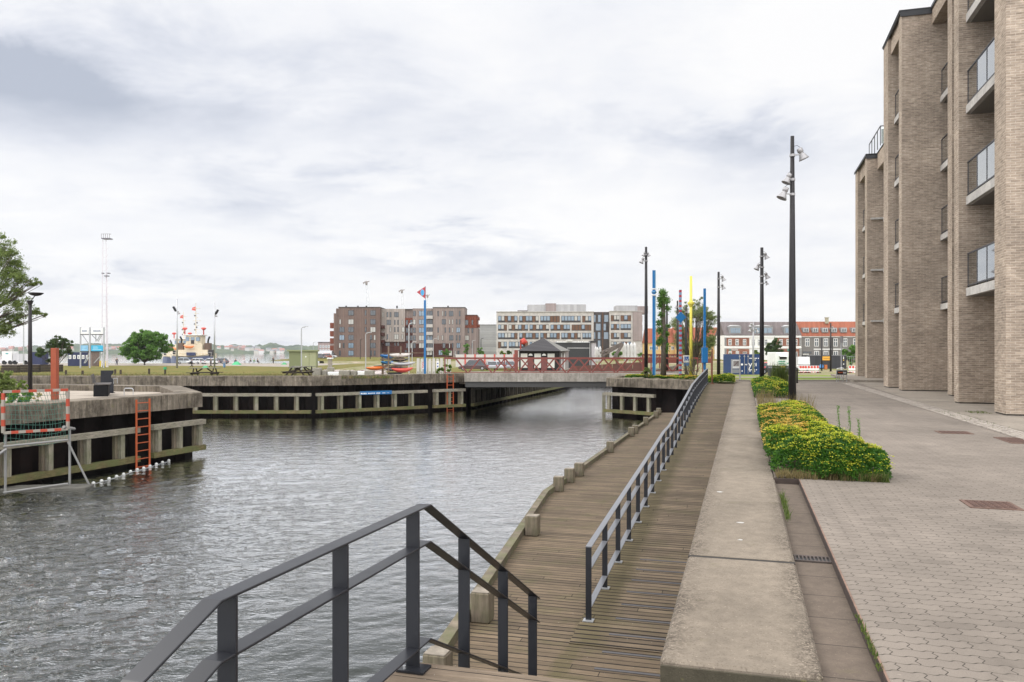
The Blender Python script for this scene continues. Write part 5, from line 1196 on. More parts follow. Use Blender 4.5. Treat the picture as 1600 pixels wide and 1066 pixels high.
def brown_flats():
    D = 300; t = thing('brown_apartment_block', 'long brown panelled apartment block with many scattered windows beyond the field', 'building', (at(620, D), D, -.1))
    A = mat_ribbed('brown_panel', (.17, .12, .10), .9, .35, (.13, .085, .07)); Bm = mat_ribbed('beige_panel', (.33, .285, .255), .9, .3); Dm = mat_ribbed('grey_brown_panel', (.25, .2, .18), .9, .3, (.2, .155, .14)); Rm = mat_ribbed('dark_red_panel', (.075, .028, .022), .9, .3); R2 = mat_ribbed('rust_panel', (.18, .055, .032), .9, .25)
    zx = lambda z: at(500 + z / 5.61, D); zy = lambda z: zat(430 + z / 5.61, D)
    def blk(a, b, ytop, Y, m, ybot=708, dep=14, nm='wall'):
        mb = MB(); mb.bb(zx(a), zx(b), Y, Y + dep, zy(ybot) - (1 if ybot == 708 else 0), zy(ytop)); mb.build(nm, m, t)
    blk(120, 165, 335, 300, A); blk(130, 165, 290, 302, A); blk(165, 527, 282, 299.5, A)
    blk(527, 735, 292, 303, Bm, ybot=583); blk(524, 745, 583, 303.5, Rm)
    blk(735, 835, 296, 304, Dm, ybot=372); blk(735, 808, 372, 303.2, R2, ybot=440); blk(735, 855, 440, 303.6, Rm); blk(808, 992, 290, 301.5, Dm, ybot=600); blk(820, 992, 600, 301.6, Rm)
    blk(990, 1272, 284, 299.6, Dm, ybot=600); blk(990, 1168, 600, 299.7, Rm); blk(1168, 1272, 600, 299.65, Dm); blk(1270, 1376, 350, 300.5, R2, ybot=463); blk(1270, 1385, 463, 300.6, Dm)
    mb = MB(); mb.bb(zx(163), zx(529), 299.3, 314, zy(284), zy(279)); mb.bb(zx(988), zx(1274), 299.4, 314, zy(286), zy(281)); mb.bb(zx(1268), zx(1378), 300.3, 314, zy(351), zy(347)); mb.bb(zx(527), zx(840), 303.3, 314, zy(296), zy(292)); mb.build('roof_edge', m_wf, t)
    for y in (440, 512, 575, 640):
        mb = MB(); mb.bb(zx(84), zx(119.5), 300.6, 304, zy(y + 25), zy(y - 22)); mb.build('side_balcony', R2, t)
    for y in (382, 446):
        mb = MB(); mb.bb(zx(1376.5), zx(1397), 301, 304, zy(y + 12), zy(y - 14)); mb.build('side_balcony', R2, t)
    for y in (370, 445, 512, 583, 650):
        mb = MB(); mb.bb(zx(935), zx(989.5), 299.0, 301.4, zy(y + 14), zy(y - 14)); mb.build('balcony', flat('balcony_pale', (.42, .39, .36), .7), t)
    for y in (455, 520, 583):
        mb = MB(); mb.bb(zx(529), zx(558), 301.2, 302.9, zy(y + 12), zy(y - 16)); mb.build('balcony', Rm, t)
    rng = random.Random(4)
    def row(yc, xs, Y, hh=23):
        for a, b in xs:
            big = b - a > 30; rect(t, zx(a), zx(b), zy(yc + hh), zy(yc - hh), Y, m_wf, rng.choice([m_pane, m_pane, m_paneb, m_curt] if big else [m_pane, m_pane, m_curt]), .12, 2 if big else 1)
    Y = 299.5
    for yc, xs in ((332, [(250, 298), (395, 410), (443, 490)]), (410, [(172, 187), (250, 298), (395, 410), (443, 490)]), (478, [(172, 217), (250, 298), (395, 410), (443, 490)]), (548, [(172, 217), (250, 298), (440, 458), (473, 490)]), (617, [(168, 185), (202, 217), (250, 298), (443, 490)]), (684, [(168, 185), (250, 298), (443, 458), (473, 490)])): row(yc, xs, Y)
    Y = 303
    for yc, xs in ((343, [(533, 548), (573, 588), (600, 615), (640, 680)]), (412, [(573, 612), (640, 652), (668, 680), (706, 718)]), (475, [(600, 613), (640, 652), (668, 680), (706, 733)]), (540, [(573, 586), (640, 680), (706, 720)])): row(yc, xs, Y)
    row(605, [(640, 652), (665, 680), (560, 600)], 303.5, 16)
    for yc in (335, 410, 482, 550, 618): row(yc, [(812, 835), (862, 910), (935, 985)], 301.5)
    for yc in (412, 482, 550, 618): row(yc, [(742, 762), (780, 802)], 303.2 if yc < 440 else 303.6)
    row(680, [(742, 765), (935, 985), (1040, 1075)], 299.7)
    Y = 299.6
    for yc, xs in ((338, [(1030, 1043), (1070, 1083), (1093, 1108), (1130, 1170), (1218, 1232)]), (410, [(1068, 1105), (1130, 1143), (1157, 1170), (1193, 1205), (1218, 1232)]), (482, [(1030, 1043), (1093, 1106), (1130, 1143), (1157, 1170), (1195, 1230)]), (550, [(1030, 1043), (1068, 1082), (1133, 1170), (1193, 1205), (1218, 1232)]), (618, [(1075, 1100), (1130, 1142), (1157, 1170), (1197, 1230)]), (684, [(1130, 1160), (1180, 1192), (1205, 1222)])): row(yc, xs, Y)
    for yc, xs in ((415, [(1272, 1300), (1328, 1342)]), (485, [(1293, 1306), (1328, 1342)]), (550, [(1270, 1305)]), (618, [(1272, 1284), (1328, 1340)])): row(yc, xs, 300.5)
    for x in (205, 310, 385, 658, 1113):
        mb = MB(); mb.tube([(zx(x), 305, zy(285)), (zx(x), 305, zy(262))], .3, 8); mb.build('roof_vent', m_wf, t)
brown_flats()
def white_flats():
    D = 290; t = thing('white_apartment_block', 'long white apartment block with dark window bands and grey penthouse', 'building', (at(860, D), D, -.1))
    Wm = mat_concrete('white_facade', (.47, .44, .405), (.3, .27, .24), streaks=.1, speck=0); Gm = mat_ribbed('grey_panel', (.36, .355, .35), 1.2, .15); Bp = mat_ribbed('bronze_panel', (.28, .23, .215), .6, .25); br = flat('brown_infill', (.12, .055, .025), .6)
    zx = lambda z: at(760 + z / 5.075, D); zy = lambda z: zat(430 + z / 5.075, D)
    def blk(a, b, ya, yb, Y, m, dep=14, nm='wall'): mb = MB(); mb.bb(zx(a), zx(b), Y, Y + dep, zy(yb), zy(ya)); mb.build(nm, m, t)
    blk(80, 850, 290, 660, D, Wm); blk(330, 475, 228, 289, D + 5, Gm, 9, 'penthouse'); blk(475, 558, 218, 289, D + 4.5, Bp, 9, 'penthouse'); blk(558, 800, 226, 289, D + 5, Gm, 9, 'penthouse'); blk(248, 330, 272, 290, D + 6, flat('duct', (.16, .14, .14)), 3, 'roof_duct')
    mb = MB(); mb.bb(zx(78), zx(852), D - .3, D + 1, zy(293), zy(288)); mb.bb(zx(976), zx(1237), D - .3, D + 1, zy(289), zy(284)); mb.build('parapet', m_balc, t)
    rng = random.Random(9)
    def group(a, b, y0, y1, Y=D):
        x0, x1, z0, z1 = zx(a), zx(b), zy(y1), zy(y0); n = max(3, round((b - a) / 27)); mb = MB(); mb.bb(x0, x1, Y - .04, Y + .1, z0, z1); w = mb.build('window', m_wf, t, uv=False); mp, mi, mg = MB(), MB(), MB(); zm = z0 + (z1 - z0) * .3
        for i in range(n):
            xa, xb = x0 + (x1 - x0) * i / n + .12, x0 + (x1 - x0) * (i + 1) / n - .12; k = rng.random()
            (mi if k < .25 else mg if k < .45 else mp).bb(xa, xb, Y - .08, Y - .04, zm if k >= .25 else z0 + .15, z1 - .15)
        for b_, m_, nn in ((mp, m_paneb, 'pane'), (mi, br, 'infill_panel'), (mg, m_curt, 'curtain')):
            if b_.v: b_.build(nn, m_, w, uv=False)
    for (y0, y1), xs in (((323, 376), [(92, 247), (260, 415), (427, 582), (593, 748), (760, 832)]), ((392, 441), [(92, 163), (175, 330), (342, 497), (508, 663), (676, 832)]), ((458, 509), [(92, 247), (260, 415), (427, 582), (593, 748), (760, 832)]), ((528, 580), [(92, 163), (177, 330), (342, 400)])):
        for a, b in xs: group(a, b, y0, y1)
    for (y0, y1) in ((318, 367), (387, 436), (457, 507), (527, 560)):
        for a, b in ((987, 1055), (1063, 1147)): group(a, b, y0, y1, D)
    blk(850, 980, 290, 660, D + 2, flat('link_dark', (.045, .035, .032), .5), 10, 'link_block')
    for y0, y1, xs in ((312, 372, [(852, 872), (888, 912), (938, 974)]), (382, 440, [(870, 912), (932, 955)]), (450, 508, [(852, 870), (886, 910), (935, 974)]), (516, 575, [(852, 870), (886, 910)])):
        for a, b in xs: rect(t, zx(a), zx(b), zy(y1), zy(y0), D + 2, m_wf, m_paneb, .1, 1)
    for x in (850, 924, 977): blk(x, x + 6, 290, 640, D + 1.8, br, .3, 'bronze_mullion')
    blk(978, 1160, 286, 660, D, Wm); blk(1160, 1235, 285, 522, D - .2, Bp); blk(1160, 1235, 522, 660, D, Wm); blk(1045, 1215, 235, 284, D + 5, Gm, 8, 'penthouse'); blk(1215, 1300, 240, 300, D + 5, Bp, 8, 'penthouse')
    # receding end wall
    x0, x1 = zx(1235), zx(1312); mb = MB(); mb.prism([(x0, D), (x1, D + 24), (x0 - 2, D + 24)], -1, zy(287)); mb.build('end_wall', Wm, t)
    dx, dy = (x1 - x0) / math.hypot(x1 - x0, 24), 24 / math.hypot(x1 - x0, 24); Ln = math.hypot(x1 - x0, 24)
    for z0, z1 in ((zy(366), zy(322)), (zy(438), zy(392)), (zy(508), zy(462)), (zy(575), zy(530))):
        for s in (.08, .33, .58, .8):
            p = (x0 + dx * Ln * s, D + dy * Ln * s); q = (p[0] + dx * Ln * .15, p[1] + dy * Ln * .15); mb = MB(); mb.bar((p[0] + .05, p[1], (z0 + z1) / 2), (q[0] + .05, q[1], (z0 + z1) / 2), .15, z1 - z0); w = mb.build('window', m_wf, t, uv=False)
            mb = MB(); mb.bar((p[0] + dx * .3 + .12, p[1] + dy * .3, (z0 + z1) / 2), (q[0] - dx * .3 + .12, q[1] - dy * .3, (z0 + z1) / 2), .05, z1 - z0 - .5); mb.build('pane', m_pane, w, uv=False)
white_flats()
def simple(name, label, cat, px0, px1, y0, D, m, dep=12, roofm=None, extra=None, zb=None):
    zb = gz(D) - .3 if zb is None else zb; t = thing(name, label, cat, (at((px0 + px1) / 2, D), D, zb)); mb = MB(); mb.bb(at(px0, D), at(px1, D), D, D + dep, zb, zat(y0, D)); mb.build('wall', m, t)
    mb = MB(); mb.bb(at(px0, D) - .2, at(px1, D) + .2, D - .2, D + dep, zat(y0, D), zat(y0, D) + .35); mb.build('roof', roofm or m_wf, t); return t
simple('grey_hall', 'plain pale grey hall between the brown and white apartment blocks', 'building', 746, 777.5, 508, 335, mat_ribbed('hall_grey', (.36, .36, .35), 1.0, .2, horiz=True), roofm=flat('hall_roof', (.4, .4, .4)))
t = simple('pink_grey_flats', 'distant low pinkish grey flats left of the brown block', 'building', 497, 516, 535.5, 420, mat_ribbed('pink_grey', (.33, .26, .25), 1.5, .2))
for i, x in enumerate((499.5, 504, 508.5, 512.5)):
    for y in (539.5, 546): rect(t, at(x, 420), at(x + 2.6, 420), zat(y + 4.2, 420), zat(y, 420), 420, m_wfl, m_paneb, .2)
def row_houses():
    D = 235; gx = lambda z: at(1130 + z / 12.3, D); gy = lambda z: zat(490 + z / 12.3, D); zb = gz(D) - .5
    t = thing('brick_terrace', 'white and red brick terrace with a grey roof and wide dormers', 'building', (at(1190, D), D, zb))
    wh_, rb = flat('plaster_white', (.72, .71, .68), .7), mat_brick('far_red_brick', (.23, .085, .05), (.17, .062, .04), (.33, .2, .15)); roofg = mat_ribbed('slate_roof', (.14, .118, .114), .7, .15)
    mb = MB(); mb.bb(gx(18), gx(1500), D, D + 11, zb, gy(418)); mb.build('wall', wh_, t)
    for a, b in ((62, 500), (1012, 1458)):
        mb = MB(); mb.bb(gx(a), gx(b), D - .12, D, gy(625), gy(468)); mb.build('brick_panel', rb, t); mb = MB(); mb.bb(gx(a), gx(b), D - .12, D, zb, gy(680)); mb.build('brick_panel', rb, t)
    for a in (25, 1462):
        mb = MB()
        for i in range(8): y = 470 + i * 20; mb.bb(gx(a), gx(a + 30), D - .15, D, gy(y + 9), gy(y))
        for i in range(9): y = 680 + i * 21; mb.bb(gx(a), gx(a + 30), D - .15, D, gy(y + 9), gy(y))
        mb.build('quoin_band', m_wf, t)
    mb = MB(); mb.bb(gx(15), gx(1503), D - .25, D + .0, gy(462), gy(440)); mb.bb(gx(15), gx(1503), D - .2, D, gy(665), gy(645)); mb.build('cornice', wh_, t)
    x0, x1, z0, z1 = gx(15), gx(1503), gy(415), gy(150); mb = MB(); mb.add([(x0, D - .3, z0), (x1, D - .3, z0), (x1, D + 4.5, z1), (x0, D + 4.5, z1), (x0, D + 11, z0), (x1, D + 11, z0)], [(0, 1, 2, 3), (3, 2, 5, 4), (0, 3, 4), (1, 5, 2)]); mb.build('roof', roofg, t)
    for a, b, n in ((122, 352, 4), (585, 960, 4), (1175, 1415, 3)):
        mb = MB(); mb.bb(gx(a), gx(b), D + .2, D + 4, gy(390), gy(245)); d = mb.build('dormer', flat('zinc', (.22, .225, .23), .5), t)
        mb = MB(); mb.add([(gx(a), D + .1, gy(245)), (gx(b), D + .1, gy(245)), (gx((a + b) / 2 + 40), D + .1, gy(222)), (gx((a + b) / 2 - 40), D + .1, gy(222)), (gx(a), D + 4, gy(245)), (gx(b), D + 4, gy(245)), (gx((a + b) / 2 + 40), D + 4, gy(215)), (gx((a + b) / 2 - 40), D + 4, gy(215))], [(0, 1, 2, 3), (3, 2, 6, 7), (1, 5, 6, 2), (0, 3, 7, 4)]); mb.build('dormer_roof', flat('zinc_pale', (.5, .5, .5), .5), d)
        mb = MB()
        for i in range(n): mb.bb(gx(a + 22 + (b - a - 44) * i / n + 5), gx(a + 22 + (b - a - 44) * (i + 1) / n - 5), D + .12, D + .2, gy(372), gy(280))
        mb.build('pane', m_paneb, d, uv=False)
    def wins(xs, y0, y1, dx=62): 
        for x in xs: rect(t, gx(x), gx(x + dx), gy(y1), gy(y0), D - .12, m_wfl, m_pane, .16, 2, trans=.62)
    wins((98, 233, 377, 1078, 1212, 1360), 495, 612); wins((545, 665, 785), 495, 612, 66); wins((100, 238), 725, 775)
    rect(t, gx(375), gx(452), gy(772), gy(735), D - .12, m_wfl, m_wf, .1, 2); rect(t, gx(1395), gx(1425), gy(850), gy(735), D - .12, m_wfl, m_pane, .1)
    # green roundel and white lettering over the shop
    for a in (132, 1243): mb = MB(); mb.lathe([(.01, 0), (.26, 0), (.26, .03), (.01, .03)], (gx(a), D - .13, gy(702)), 14, Matrix.Rotation(R(90), 3, 'X')); mb.build('green_roundel', flat('sign_green', (.02, .25, .2)), t)
    mb = MB(); rng = random.Random(1); x = 155
    while x < 282: w = rng.uniform(6, 11); mb.bb(gx(x), gx(x + w), D - .2, D - .13, gy(710 - rng.uniform(0, 3)), gy(690 + rng.uniform(0, 6))); x += w + 2.5
    mb.build('sign_lettering', m_wfl, t)
    # grey house with orange roof
    D = 236; hx = lambda z: at(1100 + z / 6.154, D); hy = lambda z: zat(470 + z / 6.154, D)
    t = thing('grey_terrace', 'grey rendered terrace with an orange tiled roof and small dormers', 'building', (at(1300, D), D, zb)); gr = flat('grey_render', (.16, .148, .137), .8); orr = mat_ribbed('orange_tiles', (.28, .095, .055), .35, .25)
    mb = MB(); mb.bb(hx(937), hx(1620), D, D + 11, zb, hy(340)); mb.build('wall', gr, t)
    x0, x1, z0, z1 = hx(935), hx(1622), hy(342), hy(195); mb = MB(); mb.add([(x0, D - .3, z0), (x1, D - .3, z0), (x1, D + 4.5, z1), (x0, D + 4.5, z1), (x0, D + 11, z0), (x1, D + 11, z0)], [(0, 1, 2, 3), (3, 2, 5, 4), (0, 3, 4), (1, 5, 2)]); mb.build('roof', orr, t)
    mb = MB(); mb.bb(hx(1213), hx(1238), D + 3, D + 4, hy(215), hy(157)); mb.bb(hx(1209), hx(1242), D + 2.9, D + 4.1, hy(162), hy(155)); mb.build('chimney', flat('chimney_stone', (.34, .31, .22), .9), t)
    for x in (960, 1050, 1145, 1230, 1325, 1430, 1520):
        mb = MB(); mb.bb(hx(x - 2), hx(x + 58), D + .6, D + 3.5, hy(306), hy(258)); d = mb.build('dormer', flat('zinc', (.22, .225, .23)), t); mb = MB(); mb.bb(hx(x + 5), hx(x + 51), D + .5, D + .6, hy(300), hy(264)); mb.build('dormer_frame', m_wfl, d, uv=False)
        mb = MB(); mb.bb(hx(x + 10), hx(x + 25), D + .42, D + .5, hy(297), hy(267)); mb.bb(hx(x + 31), hx(x + 46), D + .42, D + .5, hy(297), hy(267)); mb.build('pane', m_pane, d, uv=False)
    for x in (972, 1060, 1150, 1243, 1335, 1435, 1530): rect(t, hx(x), hx(x + 42), hy(440), hy(362), D, m_wfl, m_pane, .17, 2, trans=.62)
    for x in (1060, 1150, 1243): rect(t, hx(x), hx(x + 45), hy(530), hy(483), D, m_wfl, m_pane, .18, 2)
    mb = MB(); mb.bb(hx(1055), hx(1340), D - .12, D, hy(473), hy(461)); mb.bb(hx(940), hx(1620), D - .2, D, hy(350), hy(341)); mb.build('string_course', m_wfl, t)
    rect(t, hx(950), hx(1035), hy(508), hy(488), D, m_wf, m_pane, .1, 4); rect(t, hx(952), hx(1005), hy(553), hy(510), D, m_wfl, m_curt, .1, 1, nm='garage_door')
    for x in (1128, 1215, 1233): mb = MB(); mb.tube([(hx(x), D - .25, zb), (hx(x), D - .25, hy(350))], .12, 6); mb.build('downpipe', m_wf, t)
    # yellow houses
    for (a, b, yr, ye, D, lab) in ((1056, 1131, 511, 537, 250, 'yellow house with a red tiled roof behind the trees'), (1012, 1054, 512.5, 536, 252, 'yellow and red house seen behind the leafy pollard')):
        t = thing('yellow_house', lab, 'house', (at((a + b) / 2, D), D, 0)); mb = MB(); mb.bb(at(a, D), at(b, D), D, D + 10, -1, zat(ye, D)); mb.build('wall', flat('yellow_render', (.55, .36, .15), .8), t)
        x0, x1 = at(a, D) - .2, at(b, D) + .2; mb = MB(); z0, z1 = zat(ye, D), zat(yr, D); mb.add([(x0, D - .3, z0), (x1, D - .3, z0), (x1, D + 5, z1), (x0, D + 5, z1), (x0, D + 10, z0), (x1, D + 10, z0)], [(0, 1, 2, 3), (3, 2, 5, 4), (0, 3, 4), (1, 5, 2)]); mb.build('roof', orr, t)
        n = 8 if b - a > 50 else 5
        for i in range(n): x = at(a + (b - a) * (i + .35) / n, D); rect(t, x, x + 1.0, zat(547, D), zat(541, D), D, m_wfl, m_pane, .14, 2); rect(t, x, x + 1.0, zat(558, D), zat(553.5, D), D, m_wfl, m_pane, .14, 2)
row_houses()
def pavilion():
    D = 110; zb = gz(D) - .1; zx = lambda z: at(760 + z / 5.075, D); zy = lambda z: zat(430 + z / 5.075, D); t = thing('black_pavilion', 'dark timber pavilion with a steep grey hipped roof beyond the bridge', 'building', (zx(450), D, zb))
    dk = mat_wood('black_timber', (.03, .027, .026)); x0, x1, xc, x2 = zx(262), zx(580), zx(420), zx(655)
    mb = MB(); mb.bb(x0, x1, D, D + 6, zb, zy(600)); mb.build('wall', dk, t); mb = MB(); mb.bb(x1, x2, D + .8, D + 5.5, zb, zy(600)); mb.build('side_wall', mat_concrete('pav_stone', (.3, .27, .26), (.15, .13, .12), streaks=.3), t)
    ap = (zx(457), D + 3.4, zy(493)); e = [(zx(243), D - .6, zy(601)), (zx(590), D - .8, zy(603)), (zx(668), D + 1, zy(597)), (zx(640), D + 7, zy(600)), (zx(290), D + 7, zy(600))]
    mb = MB(); mb.add(e + [ap], [(0, 1, 5), (3, 4, 5), (4, 0, 5), (4, 3, 2, 1, 0)]); mb.build('roof', mat_ribbed('pav_roof', (.055, .052, .054), .3, .2, horiz=True), t); mb = MB(); mb.add(e + [ap], [(1, 2, 5), (2, 3, 5)]); mb.build('roof_side', flat('pav_roof_side', (.15, .145, .13), .7), t)
    for a, b in ((272, 325), (380, 432), (485, 540)): mb = MB(); mb.bb(zx(a), zx(b), D - .08, D - .002, zb + .8, zy(622)); mb.build('shutter', flat('shutter_white', (.6, .6, .55)), t)
    for c in (350, 457):
        mb = MB(); mb.plate([(zx(c) + .28 * math.cos(a), D - .03, zy(639) + .3 * math.sin(a)) for a in np.linspace(0, math.pi, 9)], .04, (0, -1, 0)); mb.build('white_fanlight', m_white, t)
        mb = MB(); mb.bb(zx(c - 22), zx(c + 22), D - .06, D - .002, zb, zy(655)); mb.build('door', M('door_red', (.16, .05, .045)), t)
    for c in (595, 618): mb = MB(); mb.bb(zx(c), zx(c + 8), D + .7, D + .799, zb + .6, zy(620)); mb.build('window', m_wfl, t)
    D = 150; zb = gz(D) - .1; zx = lambda z: at(760 + z / 5.075, D); zy = lambda z: zat(430 + z / 5.075, D); t = thing('black_shed', 'flat black shed with a white banner along its roof edge', 'shed', (zx(700), D, zb))
    mb = MB(); mb.bb(zx(550), zx(828), D, D + 6, zb, zy(536)); mb.build('wall', flat('shed_black', (.025, .026, .027)), t); mb = MB(); mb.bb(zx(548), zx(832), D - .1, D + 6, zy(536), zy(528)); mb.build('roof_edge', m_galv, t)
    mb = MB(); mb.bb(zx(640), zx(824), D - .07, D - .01, zy(580), zy(577)); mb.bb(zx(819), zx(823), D - .07, D - .01, zb, zy(540)); mb.build('white_trim', m_white, t)
    mb = MB(); rng = random.Random(6); x = 560
    while x < 812:
        w = rng.uniform(5, 12)
        if not 640 < x < 675: mb.bb(zx(x), zx(x + w), D - .16, D - .11, zy(533.5), zy(527.5 - rng.uniform(0, 2)))
        x += w + rng.choice([2.5, 2.5, 8])
    mb.build('banner_lettering', m_white, t)
    mb = MB(); mb.lathe([(.01, 0), (.55, 0), (.62, .3), (.01, .34)], (zx(658), D - .1, zy(527)), 12); mb.bb(zx(648), zx(668), D - .15, D, zy(527), zy(512)); mb.build('emblem', m_wfl, t)
    t = simple('grey_tower', 'narrow pale grey panelled block at the right end of the black shed', 'building', 924.5, 931.5, 535.5, 149, flat('tower_grey', (.36, .34, .35), .7), dep=3)
pavilion()
def hoarding():
    D = 162; g = gz(D)
    for i in range(8):
        a = 712 + i * 15.3; xa, xb = at(a, D), at(a + 14.9, D); t = thing('hoarding_panel', ['first white hoarding panel, right of the brown flats corner', 'second white hoarding panel from the left with a red joint', 'third white hoarding panel from the left', 'fourth white hoarding panel, before the grey hall', 'fifth white hoarding panel, at the left of the white block', 'sixth white hoarding panel, before the white block windows', 'seventh white hoarding panel, left of the red sculpture', 'last white hoarding panel, touching the pavilion'][i], 'hoarding', ((xa + xb) / 2, D, g), group='white hoarding panels before the white block')
        mb = MB(); mb.bb(xa, xb, D, D + .1, g, zat(554, D)); mb.build('panel', flat('hoarding_white', (.5, .48, .45), .6), t, uv=False); mb = MB(); mb.bb(xb - .16, xb + .16, D - .1, D - .001, g, zat(553.5, D)); mb.build('joint_post', flat('joint_red', (.5, .09, .07)), t, uv=False)
hoarding()
def barriers():
    D = 98; g = gz(D) - .02
    for i in range(9):
        a = 651 + i * 6.1; xa, xb = at(a, D), at(a + 4.9, D); t = thing('road_barrier', ['leftmost white upright barrier block, nearest the kayak rack', 'second white barrier block left of the blue pole', 'white barrier block directly left of the blue pole', 'white barrier block directly right of the blue pole', 'second white barrier block right of the blue pole', 'third white barrier block right of the blue pole', 'white barrier block just left of the truss end post', 'white barrier block seen through the truss end', 'last white barrier block behind the first truss brace'][i], 'barrier', ((xa + xb) / 2, D, g), group='white barrier blocks beyond the kayaks')
        mb = MB(); z1 = zat(560 + (i % 2) * .6, D); mb.add([(xa, D - .25, g), (xb, D - .25, g), (xb, D + .25, g), (xa, D + .25, g), (xa + .03, D - .1, z1), (xb - .03, D - .1, z1), (xb - .03, D + .1, z1), (xa + .03, D + .1, z1)], [(0, 3, 2, 1), (4, 5, 6, 7), (0, 1, 5, 4), (1, 2, 6, 5), (2, 3, 7, 6), (3, 0, 4, 7)]); mb.build('barrier_body', flat('barrier_white', (.46, .44, .41), .6), t, uv=False)
        mb = MB(); mb.bb(xa + .1, xb - .1, D - .27, D - .2, g + .25, g + .45); mb.build('recess', flat('recess_grey', (.3, .27, .26)), t, uv=False)
barriers()
def misc_mid():
    # white closed parasols
    D = 120
    for i, (z, s) in enumerate(((868, .8), (882, .7), (902, .75), (1097, 1), (1122, .95), (1150, 1), (1175, .95))):
        X = at(760 + z / 5.075, D); g = gz(D); h = (zat(535, D) if i > 2 else zat(541 + (i % 2), D)) - g
        t = thing('closed_parasol', ['leftmost closed white parasol beside the grey tower', 'middle of the three smaller closed parasols', 'right of the three smaller closed parasols', 'first of the four tall closed white parasols', 'second of the four tall closed white parasols', 'third of the four tall closed white parasols', 'rightmost tall closed white parasol'][i], 'parasol', (X, D, g), group='closed white parasols')
        mb = MB(); mb.lathe([(.06, h * .35), (.2 * s, h * .4), (.3 * s, h * .5), (.2 * s, h * .62), (.32 * s, h * .68), (.22 * s, h * .85), (.26 * s, h * .9), (.02, h)], (X, D, g), 10); mb.build('folded_canopy', flat('canopy_white', (.55, .54, .52), .8), t, smooth=True, uv=False); mb = MB(); mb.tube([(X, D, g), (X, D, g + h * .4)], .05, 6); mb.build('pole', m_wfl, t, uv=False)
    D = 118; zx = lambda z: at(760 + z / 5.075, D); zy = lambda z: zat(430 + z / 5.075, D)
    t = thing('timber_sculpture', 'slanting grey timber beams propped up between the parasols', 'sculpture', (zx(1000), D, gz(D))); w = mat_wood('silver_wood', (.15, .125, .11))
    for p, q in (((905, 618), (1085, 540)), ((915, 640), (1080, 552)), ((1015, 655), (1088, 545)), ((950, 600), (960, 660))): mb = MB(); mb.bar((zx(p[0]), D, zy(p[1])), (zx(q[0]), D + 1, zy(q[1])), .3, .35); mb.build('beam', w, t)
    D = 125; zx = lambda z: at(760 + z / 5.075, D); zy = lambda z: zat(430 + z / 5.075, D); rdm = flat('sail_red', (.42, .04, .022))
    t = thing('red_sculpture', 'bright red curved shape on a post left of the pavilion roof', 'sculpture', (zx(272), D, gz(D))); mb = MB(); mb.bb(zx(265), zx(276), D, D + .3, gz(D), zy(515)); mb.build('post', flat('dark_red', (.3, .04, .03)), t)
    mb = MB(); mb.tube([(zx(275), D, zy(525)), (zx(290), D, zy(520)), (zx(300), D, zy(535)), (zx(298), D, zy(565))], [.3, .5, .6, .2], 8); mb.build('curved_sail', rdm, t, smooth=True)
    mb = MB(); D = 108; X = at(806.5, D); mb.bb(X - .25, X + .25, D, D + .4, gz(D), zat(547, D)); tag(mb.build('rusty_column', m_redst, bevel=.03), 'thick red-brown column at the left end of the pavilion', 'column')
    # signs beyond the far quay
    D = 63.5; g = gz(D); t = thing('warning_board', 'small red and white striped warning board left of the blue pole', 'sign', (at(660.5, D), D, g)); x0, x1, z0, z1 = at(659.3, D), at(662.2, D), zat(576.5, D), zat(566.5, D)
    mb = MB(); mb.bb(x0, x1, D, D + .03, z0, z1); mb.build('board', m_white, t, uv=False); mb = MB()
    for i in range(4): z = z0 + (z1 - z0) * (i + .1) / 4; mb.add([(x0, D - .004, z), (x1, D - .004, z + .13), (x1, D - .004, z + .2), (x0, D - .004, z + .07)], [(0, 1, 2, 3)])
    mb.build('red_stripes', flat('joint_red', (.5, .09, .07)), t, uv=False); mb = MB(); mb.tube([(at(660.5, D), D + .04, g), (at(660.5, D), D + .04, z1)], .02, 6); mb.build('post', m_galv, t)
    D = 66; g = gz(D); X = at(684, D); t = thing('info_sign', 'small white notice with a blue symbol left of the truss railing', 'sign', (X, D, g)); mb = MB(); mb.bb(X - .11, X + .11, D, D + .03, zat(576, D), zat(564.5, D)); mb.build('board', m_white, t, uv=False)
    mb = MB(); mb.lathe([(.01, 0), (.06, 0), (.06, .01), (.01, .01)], (X, D - .001, zat(568, D)), 10, Matrix.Rotation(R(90), 3, 'X')); mb.bb(X - .05, X + .05, D - .012, D - .001, zat(574, D), zat(571.5, D)); mb.build('symbol', flat('sign_blue2', (.03, .08, .3)), t, uv=False); mb = MB(); mb.tube([(X, D + .05, g), (X, D + .05, zat(566, D))], .025, 6); mb.build('post', m_galv, t)
    # cranes
    for i, (p, q, D) in enumerate((((577.9, 478), (572.6, 442.5), 700), ((632.8, 482), (628, 455.5), 760), ((666.6, 476), (668, 463), 900))):
        b0, b1 = Vector((at(p[0], D), D, zat(p[1] + 40, D))), Vector((at(q[0], D), D, zat(q[1], D))); t = thing('harbour_crane', ['tallest white lattice crane boom above the brown flats', 'second white crane boom, above the middle of the brown flats', 'tiny crane tip showing right behind the pennant'][i], 'crane', tuple(b0))
        m = flat('crane_white', (.55, .57, .58)); wd = 2.2 if i < 2 else 1.0; mb = MB()
        for s in (-1, 1): mb.bar(b0 + Vector((s * wd * .8, 0, 0)), b1 + Vector((s * wd * .35, 0, 0)), .45, .45)
        n = 12
        for k in range(n):
            a, b = b0 + (b1 - b0) * k / n, b0 + (b1 - b0) * (k + 1) / n; wk = wd * (.8 - .45 * k / n); s = 1 if k % 2 else -1; mb.bar(a + Vector((s * wk, 0, 0)), b + Vector((-s * wk, 0, 0)), .3, .3)
